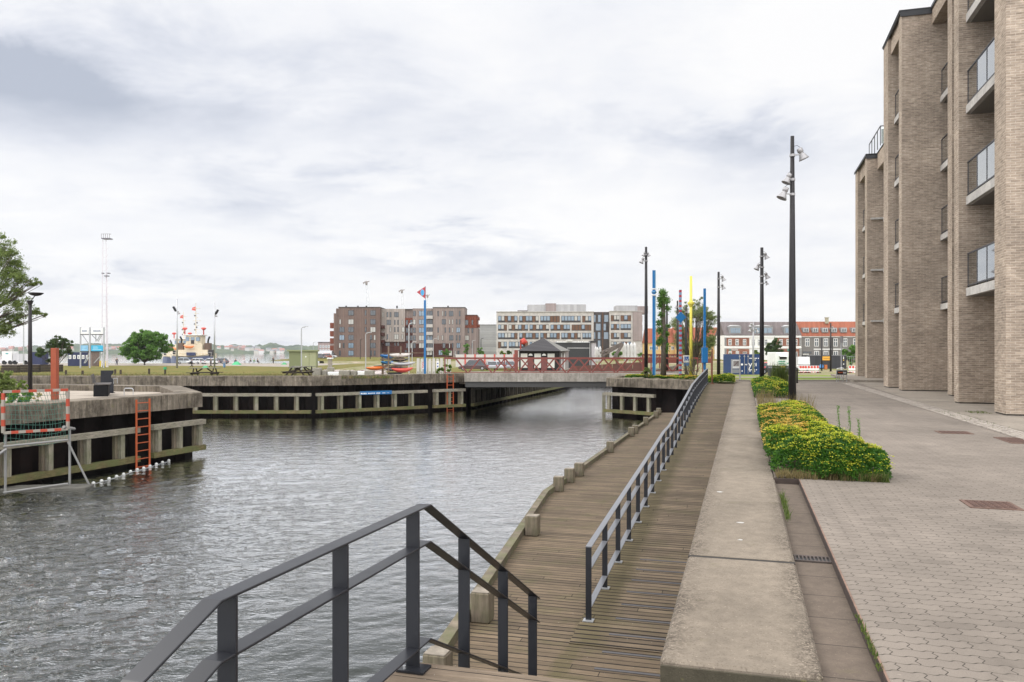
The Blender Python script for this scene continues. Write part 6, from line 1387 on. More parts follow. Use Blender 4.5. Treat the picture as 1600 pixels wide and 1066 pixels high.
        mb.build('boom', m, t, uv=False); mb = MB(); mb.lathe([(.5, -1.8), (1.1, -.9), (1.0, .8), (.4, 1.9)], b1, 8); mb.bar(b1 + Vector((-3.2, 0, .2)), b1 + Vector((2.6, 0, 1.6)), .7, .7); mb.bar(b1 + Vector((-2.6, 0, -.8)), b1 + Vector((-1, 0, 1.8)), .5, .5); mb.build('boom_head', flat('crane_head', (.2, .17, .15)), t, uv=False)
misc_mid()
# ---------------------------------------------------------------- vehicles, containers, street things on the right
m_tyre = flat('tyre', (.02, .02, .02), .8); m_rim = flat('rim', (.4, .4, .42), .35, .7); m_cg = mat_glass('car_glass', (.02, .025, .03), .03)
def car(px, D, rz, col, label, L=4.3, Wd=1.78, H=1.48, van=False, name='parked_car'):
    g = gz(D); t = thing(name, label, 'car' if not van else 'van', (at(px, D), D, g), rz, world=False); paint = M('car_paint_%s' % '_'.join('%02d' % int(c * 99) for c in col), col, .3, .2, var=.05, coat=.8)
    h = L / 2; bz = .85 if not van else 1.0
    prof = [(-h, .35), (-h + .03, .75), (-h + .25, bz - .02), (h - 1.15, bz), (h - .3, bz - .16), (h, .62), (h, .32), (h - .1, .22), (-h + .1, .22)]
    def loft(prof, w0, w1, ztop=None):
        mb = MB(); n = len(prof); vs = [(x, -Wd / 2 * w0, z) for x, z in prof] + [(x, Wd / 2 * w0, z) for x, z in prof]; mb.add(vs, [tuple(range(n)), tuple(range(2 * n - 1, n - 1, -1))] + [(i, n + i, n + (i + 1) % n, (i + 1) % n) for i in range(n)]); return mb
    loft(prof, 1, 1).build('body', paint, t, uv=False, bevel=.06)
    def cabin(x0, x1, x2, x3, z0, z1, wb, wt, m, nm, par=t):
        mb = MB(); mb.add([(x0, -wb, z0), (x3, -wb, z0), (x3, wb, z0), (x0, wb, z0), (x1, -wt, z1), (x2, -wt, z1), (x2, wt, z1), (x1, wt, z1)], [(0, 3, 2, 1), (4, 5, 6, 7), (0, 1, 5, 4), (1, 2, 6, 5), (2, 3, 7, 6), (3, 0, 4, 7)]); return mb.build(nm, m, par, uv=False)
    w = Wd / 2
    if van: cabin(-h + .05, -h + .1, h - 1.5, h - .8, bz, H, w * .98, w * .92, paint, 'cargo_body'); cabin(h - 1.6, h - 1.52, h - 1.35, h - .62, bz + .05, H - .12, w * .99, w * .93, m_cg, 'windscreen')
    else:
        cb = cabin(-h + .2, -h + .75, h - 1.75, h - 1.0, bz - .02, H - .05, w * .93, w * .76, m_cg, 'windows'); cabin(-h + .68, -h + .82, h - 1.85, h - 1.68, H - .1, H, w * .79, w * .72, paint, 'roof')
        for s in (-1, 1):
            mb = MB()
            for xb, xt in ((-h + .2, -h + .75), (-h + 1.65, -h + 1.7), (h - 1.0, h - 1.75)): mb.bar((xb, s * w * .935, bz), (xt, s * w * .77, H - .04), .06, .05, up=(1, 0, 0))
            mb.build('pillar', paint, t, uv=False)
    for x in (-h + .78, h - .8):
        for s in (-1, 1):
            mb = MB(); M4 = Matrix.Rotation(R(90), 3, 'X'); mb.lathe([(.2, -.1), (.31, -.1), (.325, -.06), (.325, .06), (.31, .1), (.2, .1)], (x, s * (w - .08), .325), 16, M4); wh = mb.build('wheel', m_tyre, t, uv=False); mb = MB(); mb.lathe([(.02, -.105), (.2, -.105), (.2, .105), (.02, .105)], (x, s * (w - .08), .325), 12, M4); mb.build('rim', m_rim, wh, uv=False)
    for s in (-1, 1):
        mb = MB(); mb.bb(h - .12, h + .01, s * w * .72 - .17, s * w * .72 + .17, .58, .70); mb.build('headlight', m_wfl, t, uv=False); mb = MB(); mb.bb(-h - .012, -h + .1, s * w * .78 - .12, s * w * .78 + .12, .62, .80); mb.build('tail_light', flat('tail_red', (.4, .02, .02)), t, uv=False)
        mb = MB(); mb.bb(h - 1.3, h - 1.15, s * (w + .08) - .08, s * (w + .08) + .08, bz + .02, bz + .16); mb.build('mirror', paint, t, uv=False)
    return t
car(739, 128, R(180), (.09, .05, .055), 'dark maroon car parked right of the truss end post', H=1.7, L=4.6)
car(768, 132, R(95), (.4, .4, .42), 'silver car seen from the front behind the truss railing', L=4.2)
car(781, 133, R(88), (.55, .55, .56), 'white car parked beside the silver one behind the truss')
car(796, 134, R(92), (.3, .3, .32), 'grey car parked nearest the red-brown column')
car(1197, 112, R(172), (.55, .035, .03), 'bright red car half hidden behind the dark lamp post', L=4.0)
car(1211, 104, R(160), (.025, .026, .03), 'black car parked left of the white trailer', H=1.42)
car(1207, 122, R(165), (.6, .6, .6), 'white car showing between red and black cars')
car(1245, 125, R(95), (.68, .68, .68), 'white van standing just right of the tall lamp post', L=5.2, Wd=1.95, H=2.2, van=True, name='parked_van')
car(290, 198, R(20), (.5, .53, .55), 'pale car with a big windscreen below the tugboat deck', H=1.6)
car(306, 196, R(160), (.62, .63, .64), 'white car parked below the middle of the tugboat')
car(328, 197, R(185), (.66, .66, .66), 'white car parked at the right below the tugboat')
car(343, 199, R(172), (.1, .1, .12), 'dark car parked right of the right floodlight mast')
car(508, 262, R(180), (.35, .08, .04), 'red car far away before the pinkish flats', H=1.6)
car(500, 255, R(0), (.15, .15, .16), 'dark car far away beside the green shed', H=1.6)
car(513.5, 268, R(0), (.62, .63, .66), 'white van far away before the pinkish flats', L=5.5, H=2.5, van=True, name='parked_van')
car(505, 275, R(0), (.6, .6, .6), 'pale van just left of another far white van', L=5.5, H=2.5, van=True, name='parked_van')
def corr(mb, x0, x1, Y, z0, z1, out=-1, per=.28):
    n = max(2, int(abs(x1 - x0) / per)); 
    for i in range(n): a = x0 + (x1 - x0) * (i + .1) / n; b = x0 + (x1 - x0) * (i + .6) / n; mb.bb(a, b, Y + out * .04, Y, z0, z1)
def blue_container():
    D = 102; g = gz(D); x0, x1 = at(1145.5, D), at(1187, D); z1 = zat(553.7, D); xm = at(1155.5, D)
    t = thing('blue_container', 'blue shipping container with white markings and locking bars beside a lamp post', 'container', ((x0 + x1) / 2, D, g)); bl = M('container_blue', (.002, .034, .125), .5, 0, var=.2, scale=1, dirt=(.002, .022, .08))
    mb = MB(); mb.prism([(x0 + .2, D + 5.5), (xm, D), (x1, D), (x1 + .2, D + 6)], g, z1); mb.build('container_body', bl, t)
    mb = MB(); 
    for z in (g + .08, g + .9, g + 1.8, z1 - .1): mb.bb(xm, x1, D - .05, D, z - .05, z + .05)
    mb.build('door_frame', bl, t)
    sx = lambda z: at(1135 + z / 19.39, D - .1); sy = lambda z: zat(545 + z / 19.39, D - .1)
    for z in (400, 545, 655, 800):
        mb = MB(); X = sx(z); mb.tube([(X, D - .1, g + .1), (X, D - .1, z1 - .05)], .035, 6); mb.bb(X - .1, X + .1, D - .13, D - .07, sy(245), sy(215)); mb.build('locking_bar', m_lampg, t)
    mb = MB(); Y = D - .065; wb = lambda a, b, c, d: mb.bb(sx(a), sx(b), Y - .01, Y, sy(d), sy(c))
    text_bm(mb, 'MSKU  731', .42, (sx(840), Y - .01, sy(290)), (1, 0, 0), (0, 0, 1)) if False else None
    for a, b in ((698, 718), (724, 742), (748, 775), (835, 850), (856, 872), (878, 895), (900, 925), (955, 985)): wb(a, b, 278, 306)
    for a, b in ((830, 848), (853, 868), (872, 895)): wb(a, b, 335, 352)
    text_bm(mb, 'y', 1.15, (sx(725), Y - .012, sy(478)), (1, 0, 0), (0, 0, 1)); wb(825, 862, 440, 452); wb(825, 862, 478, 488); wb(825, 862, 520, 532); wb(888, 912, 432, 532)
    for a, b in ((675, 700), (706, 735), (742, 770), (840, 862), (895, 925)): wb(a, b, 625, 652)
    wb(700, 735, 660, 690); wb(852, 872, 665, 700); wb(465, 490, 650, 700)
    mb.lathe([(.01, 0), (.14, 0), (.14, .01), (.01, .01)], (sx(473), Y, sy(478)), 12, Matrix.Rotation(R(90), 3, 'X')); wb(563, 632, 465, 484); mb.add([(sx(580), Y - .01, sy(488)), (sx(618), Y - .01, sy(488)), (sx(599), Y - .01, sy(512))], [(0, 2, 1)])
    mb.build('white_markings', m_white, t, uv=False)
blue_container()
def info_board():
    D = 47.2; z = .01; sx = lambda q: at(1135 + q / 19.39, D); sy = lambda q: zat(545 + q / 19.39, D); t = thing('notice_board', 'grey framed notice board on two legs before the blue container', 'notice board', (sx(285), D, z))
    gm = flat('board_grey', (.42, .42, .43), .4, .3); mb = MB()
    for q in (160, 408): mb = MB(); mb.bb(sx(q) - .03, sx(q) + .03, D - .03, D + .03, z, sy(320)); mb.build('leg', gm, t)
    mb = MB(); mb.bb(sx(165), sx(405), D - .035, D + .025, sy(605), sy(322)); mb.build('frame', gm, t); mb = MB(); mb.bb(sx(185), sx(385), D - .05, D - .036, sy(595), sy(345)); mb.build('paper', m_white, t)
    mb = MB(); mb.bb(sx(200), sx(370), D - .06, D - .051, sy(530), sy(368)); p = mb.build('picture', M('poster_grey', (.25, .23, .22), .5, 0, var=.6, scale=4), t); mb = MB(); mb.add([(sx(205), D - .064, sy(525)), (sx(235), D - .064, sy(525)), (sx(368), D - .064, sy(372)), (sx(345), D - .064, sy(372))], [(0, 1, 2, 3)]); mb.build('diagonal_band', flat('poster_dark', (.1, .06, .06)), p)
    mb = MB(); mb.bb(sx(180), sx(390), D - .03, D + .02, sy(735), sy(625)); mb.build('lower_panel', flat('board_mid', (.28, .3, .3)), t)
info_board()
def rubbish_bin():
    D = 48.4; X = at(1208, D); z = .0; t = thing('litter_bin', 'round dark grey litter bin with a white sticker beside grasses', 'litter bin', (X, D, z)); dk = flat('bin_dark', (.06, .062, .066), .5)
    mb = MB(); mb.lathe([(.26, 0), (.29, .05), (.31, .62), (.31, .66), (.02, .68)], (X, D, z), 20); mb.build('bin_body', dk, t, smooth=False); mb = MB(); mb.lathe([(.33, .66), (.34, .72), (.2, .76), (.19, .7)], (X, D, z), 20); mb.build('rim', flat('bin_rim', (.1, .1, .105)), t)
    mb = MB(); mb.bb(X - .04, X + .04, D - .325, D - .305, .5, .58); mb.build('sticker', m_white, t)
rubbish_bin()
def trailer():
    D = 92; g = gz(D); sx = lambda q: at(1195 + q / 17.77, D); sy = lambda q: zat(535 + q / 17.77, D); t = thing('work_trailer', 'white work trailer with green scrawled lettering and a small window', 'trailer', (sx(450), D, g)); wm = flat('trailer_white', (.72, .72, .7), .5)
    mb = MB(); mb.prism([(sx(290), D), (sx(760), D), (sx(760), D + 2.2), (sx(235), D + 2.2)], sy(655), sy(275)); mb.build('trailer_body', wm, t, bevel=.05); mb = MB(); mb.bb(sx(408), sx(605), D - .06, D - .001, sy(475), sy(395)); w = mb.build('window', m_wf, t)
    mb = MB(); mb.add([(sx(405), D - .02, sy(370)), (sx(608), D - .02, sy(370)), (sx(612), D - .35, sy(395)), (sx(400), D - .35, sy(395))], [(0, 1, 2, 3)]); mb.build('awning', wm, t)
    mb = MB(); gn = flat('scrawl_green', (.02, .28, .16)); rng = random.Random(3)
    P_ = lambda a, b: (sx(a), D - .03, sy(b))
    for st in ([(375, 550), (400, 520), (425, 545), (430, 520), (455, 548)], [(460, 548), (470, 518), (495, 545), (520, 520), (525, 548)], [(535, 548), (538, 520), (560, 522), (558, 548)], [(390, 612), (395, 575), (415, 600), (435, 575), (440, 612)], [(455, 610), (480, 575), (500, 605), (520, 580)], [(525, 575), (530, 612), (560, 600), (580, 612)], [(610, 610), (640, 575), (665, 580)]): mb.tube([P_(a, b) for a, b in st], .045, 4)
    mb.build('scrawled_lettering', gn, t, uv=False); mb = MB(); mb.bb(sx(440), sx(555), D - .1, D - .02, sy(690), sy(665)); mb.build('yellow_plate', flat('plate_yellow', (.6, .42, .03)), t)
    mb = MB(); mb.bb(sx(380), sx(640), D + .1, D + 2, sy(700), sy(655)); mb.build('chassis', m_wf, t)
    for q in (430, 700): mb = MB(); mb.lathe([(.05, -.1), (.34, -.1), (.34, .1), (.05, .1)], (sx(q), D + .2, g + .34), 14, Matrix.Rotation(R(90), 3, 'X')); mb.build('wheel', m_tyre, t)
trailer()
def dark_container():
    D = 142; g = gz(D) + .0; sx = lambda q: at(1250 + q / 16.4, D); sy = lambda q: zat(540 + q / 16.4, D); t = thing('dark_container', 'long charcoal container with an amber sign beside the brick building', 'container', (sx(650), D, g)); m = mat_ribbed('container_charcoal', (.05, .05, .055), .28, .4)
    mb = MB(); mb.bb(sx(165), sx(1190), D, D + 2.4, g - .05, sy(245)); mb.build('container_body', m, t); mb = MB()
    for q in (185, 1060): mb.bb(sx(q) - .08, sx(q) + .08, D - .06, D, g, sy(245))
    mb.bb(sx(165), sx(1190), D - .06, D, sy(262), sy(243)); mb.build('corner_post', flat('container_edge', (.16, .16, .17)), t)
    mb = MB(); mb.bb(sx(572), sx(790), D - .1, D - .02, sy(380), sy(280)); s = mb.build('amber_sign', flat('amber', (.75, .38, .04)), t); mb = MB(); x = 592
    while x < 770: mb.bb(sx(x), sx(x + 12), D - .12, D - .1, sy(340), sy(318)); x += 17
    mb.build('sign_lettering', flat('amber_dark', (.42, .2, .03)), s, uv=False)
    mb = MB(); 
    for a, b, c, d in ((205, 240, 310, 360), (1102, 1120, 285, 305), (1102, 1122, 312, 345), (1102, 1128, 462, 492)): mb.bb(sx(a), sx(b), D - .08, D - .02, sy(d), sy(c))
    mb.build('white_label', m_white, t, uv=False); mb = MB(); mb.bb(sx(1102), sx(1124), D - .08, D - .02, sy(388), sy(362)); mb.build('yellow_label', flat('plate_yellow', (.6, .42, .03)), t)
    D = 136; g = gz(D); X = at(1283.3, D); t = thing('cable_drum', 'round blue and black disc leaning on the charcoal container', 'sign', (X, D, g)); mb = MB(); mb.lathe([(.02, -.05), (.5, -.05), (.5, .05), (.02, .05)], (X, D, g + .52), 20, Matrix.Rotation(R(80), 3, 'X')); mb.build('rim_disc', m_black, t); mb = MB(); mb.lathe([(.02, -.02), (.36, -.02), (.36, .02), (.02, .02)], (X, D - .07, g + .54), 16, Matrix.Rotation(R(80), 3, 'X')); mb.build('blue_face', flat('disc_blue', (.06, .2, .45)), t)
    X = at(1290, D); t = thing('orange_cabinet', 'small orange-brown cabinet right of the blue disc', 'cabinet', (X, D, g)); mb = MB(); mb.bb(X - .23, X + .23, D - .2, D + .2, g, g + .75); mb.build('cabinet_body', flat('cab_orange', (.45, .13, .03)), t, bevel=.02); mb = MB(); mb.bb(X - .25, X + .25, D - .22, D + .22, g + .75, g + .79); mb.build('lid', flat('cab_orange2', (.35, .1, .03)), t)
dark_container()
def street_barrier(px0, px1, D, label, n):
    g = gz(D); x0, x1 = at(px0, D), at(px1, D); t = thing('traffic_barrier', label, 'barrier', ((x0 + x1) / 2, D, g), group='red and white barriers on the gravel'); z = lambda y: zat(y, D); mb = MB(); mb.bb(x0, x1, D, D + .05, z(578.6), z(571.6)); mb.build('panel', m_white, t, uv=False)
    mb = MB(); mb.bb(x0, x1, D, D + .05, z(582.6), z(579.8)); mb.build('lower_panel', m_white, t, uv=False); mb = MB()
    for i in range(n):
        x = x0 + (x1 - x0) * (i + .5) / n; mb.plate([(x + .17 * math.cos(a), D - .005, z(573.7) + .17 * math.sin(a)) for a in np.linspace(0, 2 * math.pi, 13)[:-1]], .012, (0, -1, 0)); mb.bb(x - .13, x + .13, D - .02, D - .002, z(582), z(580.8))
    mb.build('red_reflector', flat('reflector_red', (.62, .05, .03)), t, uv=False)
    for x in (x0 + .1, x1 - .1): mb = MB(); mb.bb(x - .04, x + .04, D + .06, D + .12, g, z(571.6)); mb.bb(x - .3, x + .3, D - .2, D + .3, g, g + .1); mb.build('foot', m_black, t, uv=False)
street_barrier(1249, 1261, 110, 'short barrier with red dots just right of the lamp post', 3); street_barrier(1261.5, 1280, 110, 'barrier with red dots left of the blue disc', 4); street_barrier(1326, 1345, 110, 'barrier with red dots against the brick building edge', 4)
def a_board():
    D = 44.6; sx = lambda q: at(1250 + q / 16.4, D); sy = lambda q: zat(540 + q / 16.4, D); t = thing('pavement_sign', 'black pavement sign with orange and white lettering on thin legs', 'sign', (sx(1070), D, 0)); m = m_galv
    for q in (940, 1010, 1130, 1200): mb = MB(); mb.bar((sx(q), D + (.15 if q in (1010, 1130) else 0), 0), (sx(q), D, sy(640)), .03, .03); mb.build('leg', m, t)
    mb = MB(); mb.bb(sx(935), sx(1205), D - .02, D + .05, sy(755), sy(625)); mb.build('frame', m, t); mb = MB(); mb.bb(sx(950), sx(1195), D - .04, D - .021, sy(742), sy(645)); b = mb.build('panel', m_black, t)
    for (a, e, mm, nm) in ((975, 1085, flat('letter_orange', (.5, .1, .03)), 'orange_lettering'), (1098, 1165, flat('letter_grey', (.5, .5, .48)), 'grey_lettering')):
        mb = MB(); x = a
        while x < e: mb.bb(sx(x), sx(x + 11), D - .05, D - .041, sy(718 if nm[0] == 'g' else 705), sy(675 if (x // 15) % 2 else 683)); x += 16
        mb.build(nm, mm, b, uv=False)
    mb = MB(); mb.tube([(sx(1000), D + .3, sy(600)), (sx(1120), D + .3, sy(575)), (sx(1180), D + .3, sy(590))], .03, 5); mb.bb(sx(1100), sx(1130), D + .2, D + .3, sy(640), sy(590)); mb.build('handle', m_white, t)
    D = 47.0; X = at(1314.5, D); t = thing('sign_post', 'slim grey post rising behind the pavement sign', 'post', (X, D, 0)); mb = MB(); mb.tube([(X, D, 0), (X, D, zat(525.5, D))], .035, 8); mb.build('shaft', m_galv, t); mb = MB(); mb.bb(X - .08, X + .1, D - .03, D + .01, zat(536, D), zat(526, D)); mb.build('plate', m_lampg, t)
    for px, lab in ((1245.5, 'dark flat post just right of the tall lamp post'), (1241.5, 'pale thin post touching the right side of the lamp post')):
        D = 43; X = at(px, D); mb = MB(); mb.bb(X - .035, X + .035, D - .03, D + .03, 0, zat(575, D)); mb.bb(X - .05, X + .05, D - .05, D + .05, 0, .03); tag(mb.build('bollard', m_lamp if px > 1243 else m_galv, bevel=.004), lab, 'bollard')
a_board()
def parking_sign():
    D = 52; sx = lambda q: at(1040 + q / 17.76, D); sy = lambda q: zat(540 + q / 17.76, D); t = thing('parking_sign', 'white sign with a blue wheelchair square between striped and yellow poles', 'sign', (sx(580), D, 0)); gb = flat('sign_blue3', (.02, .10, .36))
    mb = MB(); mb.bb(sx(492), sx(662), D, D + .03, sy(470), sy(272)); mb.build('upper_plate', m_white, t); mb = MB(); mb.bb(sx(505), sx(668), D, D + .03, sy(570), sy(478)); mb.build('lower_plate', flat('sign_blue4', (.1, .25, .45)), t)
    mb = MB(); mb.bb(sx(522), sx(640), D - .008, D - .001, sy(425), sy(305)); mb.build('blue_square', gb, t); mb = MB(); c = (sx(578), D - .014, sy(395)); mb.tube([(c[0] + .07 * math.cos(a), c[1], c[2] + .07 * math.sin(a)) for a in np.linspace(-3.4, .5, 12)], .012, 5); mb.tube([(c[0] - .03, c[1], c[2] + .17), (c[0] - .03, c[1], c[2] + .05), (c[0] + .05, c[1], c[2] + .05), (c[0] + .1, c[1], c[2] - .06)], .014, 5); mb.lathe([(.005, -.02), (.022, 0), (.005, .02)], (c[0] - .03, c[1], c[2] + .2), 8); mb.build('wheelchair_symbol', m_white, t, uv=False)
    mb = MB()
    for y0, y1 in ((500, 512), (522, 534), (545, 555)): 
        x = 525
        while x < 650: mb.bb(sx(x), sx(x + 12), D - .008, D - .001, sy(y1), sy(y0)); x += 18
    mb.build('small_print', gb, t, uv=False); mb = MB(); mb.tube([(sx(580), D + .06, 0), (sx(580), D + .06, sy(275))], .03, 8); mb.build('post', m_galv, t)
parking_sign()
def lattice_fence():
    D = 82; g = gz(D); t = thing('rusty_fence', 'rusty lattice railing stretching behind the coloured poles', 'fence', (at(1060, D), D, g)); x0, x1 = at(1004, D), at(1112, D); z0, z1 = g + .3, zat(554.5, D)
    for z, h in ((z1, .16), (zat(563.5, D), .28), (zat(566.5, D), .12)): mb = MB(); mb.bar((x0, D, z), (x1, D, z), .1, h); mb.build('rail', m_redst, t)
    mb = MB(); n = 46
    for i in range(n):
        a, b = x0 + (x1 - x0) * i / n, x0 + (x1 - x0) * (i + 1) / n; mb.bar((a, D, zat(563, D)), (b, D, z1), .035, .035); mb.bar((b, D + .02, zat(563, D)), (a, D + .02, z1), .035, .035)
    mb.build('lattice', m_redst, t, uv=False)
    for i in range(9): x = x0 + (x1 - x0) * i / 8; mb = MB(); mb.bar((x, D + .1, g), (x, D + .1, z1), .1, .1); mb.build('fence_post', m_redst, t)
    D = 84; g = gz(D); t = thing('rusty_screen', 'long low rust-brown steel screen seen through the bridge railing', 'fence', (at(950, D), D, g))
    for k in range(7):
        a_, b_ = 893 + 16 * k, 893 + 16 * (k + 1) - .6; mb = MB(); ya = 572.5 - .95 * k; mb.add([(at(a_, D), D, zat(579, D)), (at(b_, D), D, zat(579, D)), (at(b_, D), D, zat(ya - .95, D)), (at(a_, D), D, zat(ya, D)), (at(a_, D), D + .06, zat(579, D)), (at(b_, D), D + .06, zat(579, D)), (at(b_, D), D + .06, zat(ya - .95, D)), (at(a_, D), D + .06, zat(ya, D))], [(0, 1, 2, 3), (7, 6, 5, 4), (3, 2, 6, 7), (0, 4, 5, 1), (0, 3, 7, 4), (1, 5, 6, 2)]); mb.build('steel_panel', M('screen_rust', (.13, .055, .04), .8, 0, var=.3, scale=1.5), t)
    D = 148; g = gz(D)
    for i, (a, b, lab) in enumerate(((1254, 1261, 'wire fence panel left of the charcoal container'), (1324, 1341, 'wire fence panel under the round shrub by the brick building'))):
        t = thing('wire_fence', lab, 'fence', (at(a, D), D, g)); mb = MB(); xa, xb = at(a, D), at(b, D); n = int((xb - xa) / .35)
        for k in range(n + 1): x = xa + (xb - xa) * k / n; mb.bar((x, D, g), (x, D, g + 2.2), .03, .03)
        mb.bar((xa, D, g + 2.2), (xb, D, g + 2.2), .05, .05); mb.bar((xa, D, g + .2), (xb, D, g + .2), .05, .05); mb.build('wire_panel', m_galv, t, uv=False); mb = MB(); mb.bb(xa - .05, xa + .25, D - .3, D + .3, g, g + .15); mb.build('foot_block', m_blk, t)
lattice_fence()
def grates():
    for i, (b, a, lab) in enumerate(((0, 0, 'nearest rusty square manhole cover in the paving'), (1, 0, 'farther rusty manhole cover near the cobble strip'), (2, 0, 'rusty cover strip at the right edge of the picture'))):
        (xa, ya), (w_, l_) = (((5.17, 8.6), (.5, .48)), ((9.1, 16.4), (.62, .55)), ((9.42, 14.9), (.45, 1.1)))[i]
        t = thing('manhole_cover', lab, 'manhole cover', (xa, ya, .004)); mb = MB(); mb.box((xa, ya, .004), (w_, l_, .01), STREET); mb.build('frame', M('cover_frame', (.12, .07, .052), .85, 0, var=.4, scale=9), t); mb = MB(); n = 6
        for u_ in range(n):
            for v_ in range(n):
                dx, dy = (u_ - n / 2 + .5) * w_ / n * .85, (v_ - n / 2 + .5) * l_ / n * .85; mb.box((xa + dx * CO + dy * SI, ya - dx * SI + dy * CO, .011), (w_ / n * .55, l_ / n * .55, .006), STREET + R(45))
        mb.build('tread_pattern', M('rust_dark', (.085, .045, .034), .8, 0, var=.3, scale=6), t, uv=False)
    t = thing('drain_grate', 'cast iron slotted drain grate lying in the gutter', 'drain', W(.54, 7.0, -.1)); mb = MB(); mb.ab(.40, .69, 6.93, 7.10, -.071, -.063); mb.build('pit', flat('pit_black', (.01, .01, .01)), t); mb = MB()
    for i in range(10): a = .415 + i * .03; mb.ab(a - .006, a + .006, 6.93, 7.10, -.062, -.052)
    mb.ab(.40, .69, 6.925, 6.945, -.062, -.051); mb.ab(.40, .69, 7.085, 7.105, -.062, -.051); mb.build('bars', M('cast_iron', (.07, .055, .048), .8, 0, var=.4, scale=9), t)
    t = tag(MB().ab(.38, .70, 10.97, 10.99, -.1, .006).build('bed_edging', M('edge_dark', (.05, .035, .028), .9, 0, var=.4)), 'rusty steel edge where the gutter meets the flower bed', 'edging')
grates()
# ---------------------------------------------------------------- far left harbour things
def harbour():
    D = 150; g = gz(D); sx = lambda q: at(110 + q / 14.2, D); sy = lambda q: zat(500 + q / 14.2, D); t = thing('billboard_frame', 'galvanised scaffold with two white and two blue boards', 'billboard', (sx(430), D, g))
    for q in (225, 432, 742): mb = MB(); mb.bb(sx(q) - .1, sx(q) + .1, D - .1, D + .1, g, sy(165)); mb.build('post', m_galv, t)
    for i, (a, b, c, d, m, nm) in enumerate(((242, 405, 185, 315, m_white, 'white_board'), (472, 725, 185, 315, m_white, 'white_board'), (236, 400, 565, 692, flat('board_sky', (.2, .42, .62)), 'blue_board'), (470, 728, 565, 692, flat('board_cyan', (.03, .38, .6)), 'blue_board'))):
        mb = MB(); mb.bb(sx(a), sx(b), D - .15, D - .08, sy(d), sy(c)); p = mb.build(nm, m, t); mb = MB(); mb.bb(sx(a) - .1, sx(b) + .1, D - .18, D - .06, sy(d) - .15, sy(d)); mb.build('board_edge', m_wf, p)
        mb = MB(); x = a + (b - a) * .18; rng = random.Random(i)
        if i < 2:
            while x < a + (b - a) * .8: w = rng.uniform(8, 15); mb.bb(sx(x), sx(x + w), D - .17, D - .15, sy(262), sy(235 - rng.uniform(0, 12))); x += w + 5
        else:
            for yy in (592, 612, 632): mb.bb(sx(a + 40), sx(a + (b - a) * rng.uniform(.5, .7)), D - .17, D - .15, sy(yy + 9), sy(yy))
            mb.bb(sx(a + 30), sx(b - 30), D - .17, D - .15, sy(668), sy(654))
        mb.build('board_lettering', flat('letter_blue_grey', (.22, .25, .35)) if i < 2 else flat('letter_pale', (.35, .62, .75)), p, uv=False)
    for p, q in (((245, 335), (400, 560)), ((460, 340), (560, 440)), ((540, 330), (540, 480)), ((640, 330), (560, 470)), ((670, 340), (590, 480)), ((400, 720), (280, 960)), ((680, 760), (500, 960)), ((420, 790), (300, 960))): mb = MB(); mb.bar((sx(p[0]), D + .4, sy(p[1])), (sx(q[0]), D + .4, sy(q[1])), .12, .12); mb.build('brace', m_galv, t)
    # lattice mast
    D = 158; g = gz(D); t = thing('lattice_mast', 'very tall slender twin mast with a railed platform on top', 'mast', (at(163.5, D), D, g)); pk = flat('mast_pale', (.62, .58, .62), .5, 0)
    xl, xr = at(160, D), at(165.6, D); zt = zat(374, D)
    for x0, x1, ys in ((xl - .15, xl + .1, 374), (xr + .1, xr, 374), (at(168.5, D), at(166.5, D), 425)):
        mb = MB(); mb.tube([(x0, D, g), (x1, D, zat(ys, D))], [.09, .055], 6); mb.build('mast_leg', pk, t)
    mb = MB(); z = g + 1; k = 0
    while z < zt - 1: mb.bar((xl, D, z), (xr, D, z), .04, .04); mb.bar((xr, D, z), (at(167.5, D), D + .5, z + .8), .04, .04); z += 1.3; k += 1
    mb.build('rungs', pk, t, uv=False)
    x0, x1 = at(160.8, D), at(173.5, D); mb = MB(); mb.bb(x0, x1, D - .7, D + .7, zat(374, D), zat(372.6, D)); pf = mb.build('platform', flat('plat_dark', (.16, .15, .18)), t); mb = MB()
    for i in range(5): x = x0 + (x1 - x0) * i / 4; mb.bar((x, D - .6, zt), (x, D - .6, zat(366, D)), .07, .07)
    mb.bar((x0, D - .6, zat(366.3, D)), (x1, D - .6, zat(366.3, D)), .07, .07); mb.bar((x1, D - .6, zat(367, D)), (x1 + .3, D - .6, zat(366.5, D)), .1, .1); mb.build('guard_rail', m_lampg, pf, uv=False)
    for a, b, y in ((160, 162, 427), (168, 171.5, 427), (164, 170, 431.3)): mb = MB(); mb.bb(at(a, D), at(b, D), D - .4, D + .3, zat(y + .8, D), zat(y - .5, D)); mb.build('cross_arm', flat('plat_dark', (.16, .15, .18)), t)
    # dark kiosk with posters, rusty block, yellow bollards, lorry box, container, silo wall
    D = 170; g = gz(D); t = thing('navy_container', 'navy site container with a row of white posters', 'container', (at(122, D), D, g)); nvm = flat('navy_paint', (.015, .022, .07)); mb = MB(); mb.bb(at(106, D), at(139, D), D, D + 3, g, zat(550.5, D)); mb.build('container_body', nvm, t)
    for a in (107.5, 114.3, 121, 128, 134.3): mb = MB(); mb.bb(at(a, D), at(a + 4, D), D - .06, D - .01, zat(561, D), zat(555, D)); p = mb.build('poster', m_white, t, uv=False); mb = MB(); mb.bb(at(a + 1.2, D), at(a + 2.8, D), D - .08, D - .061, zat(560, D), zat(556.5, D)); mb.build('poster_print', m_lampg, p, uv=False)
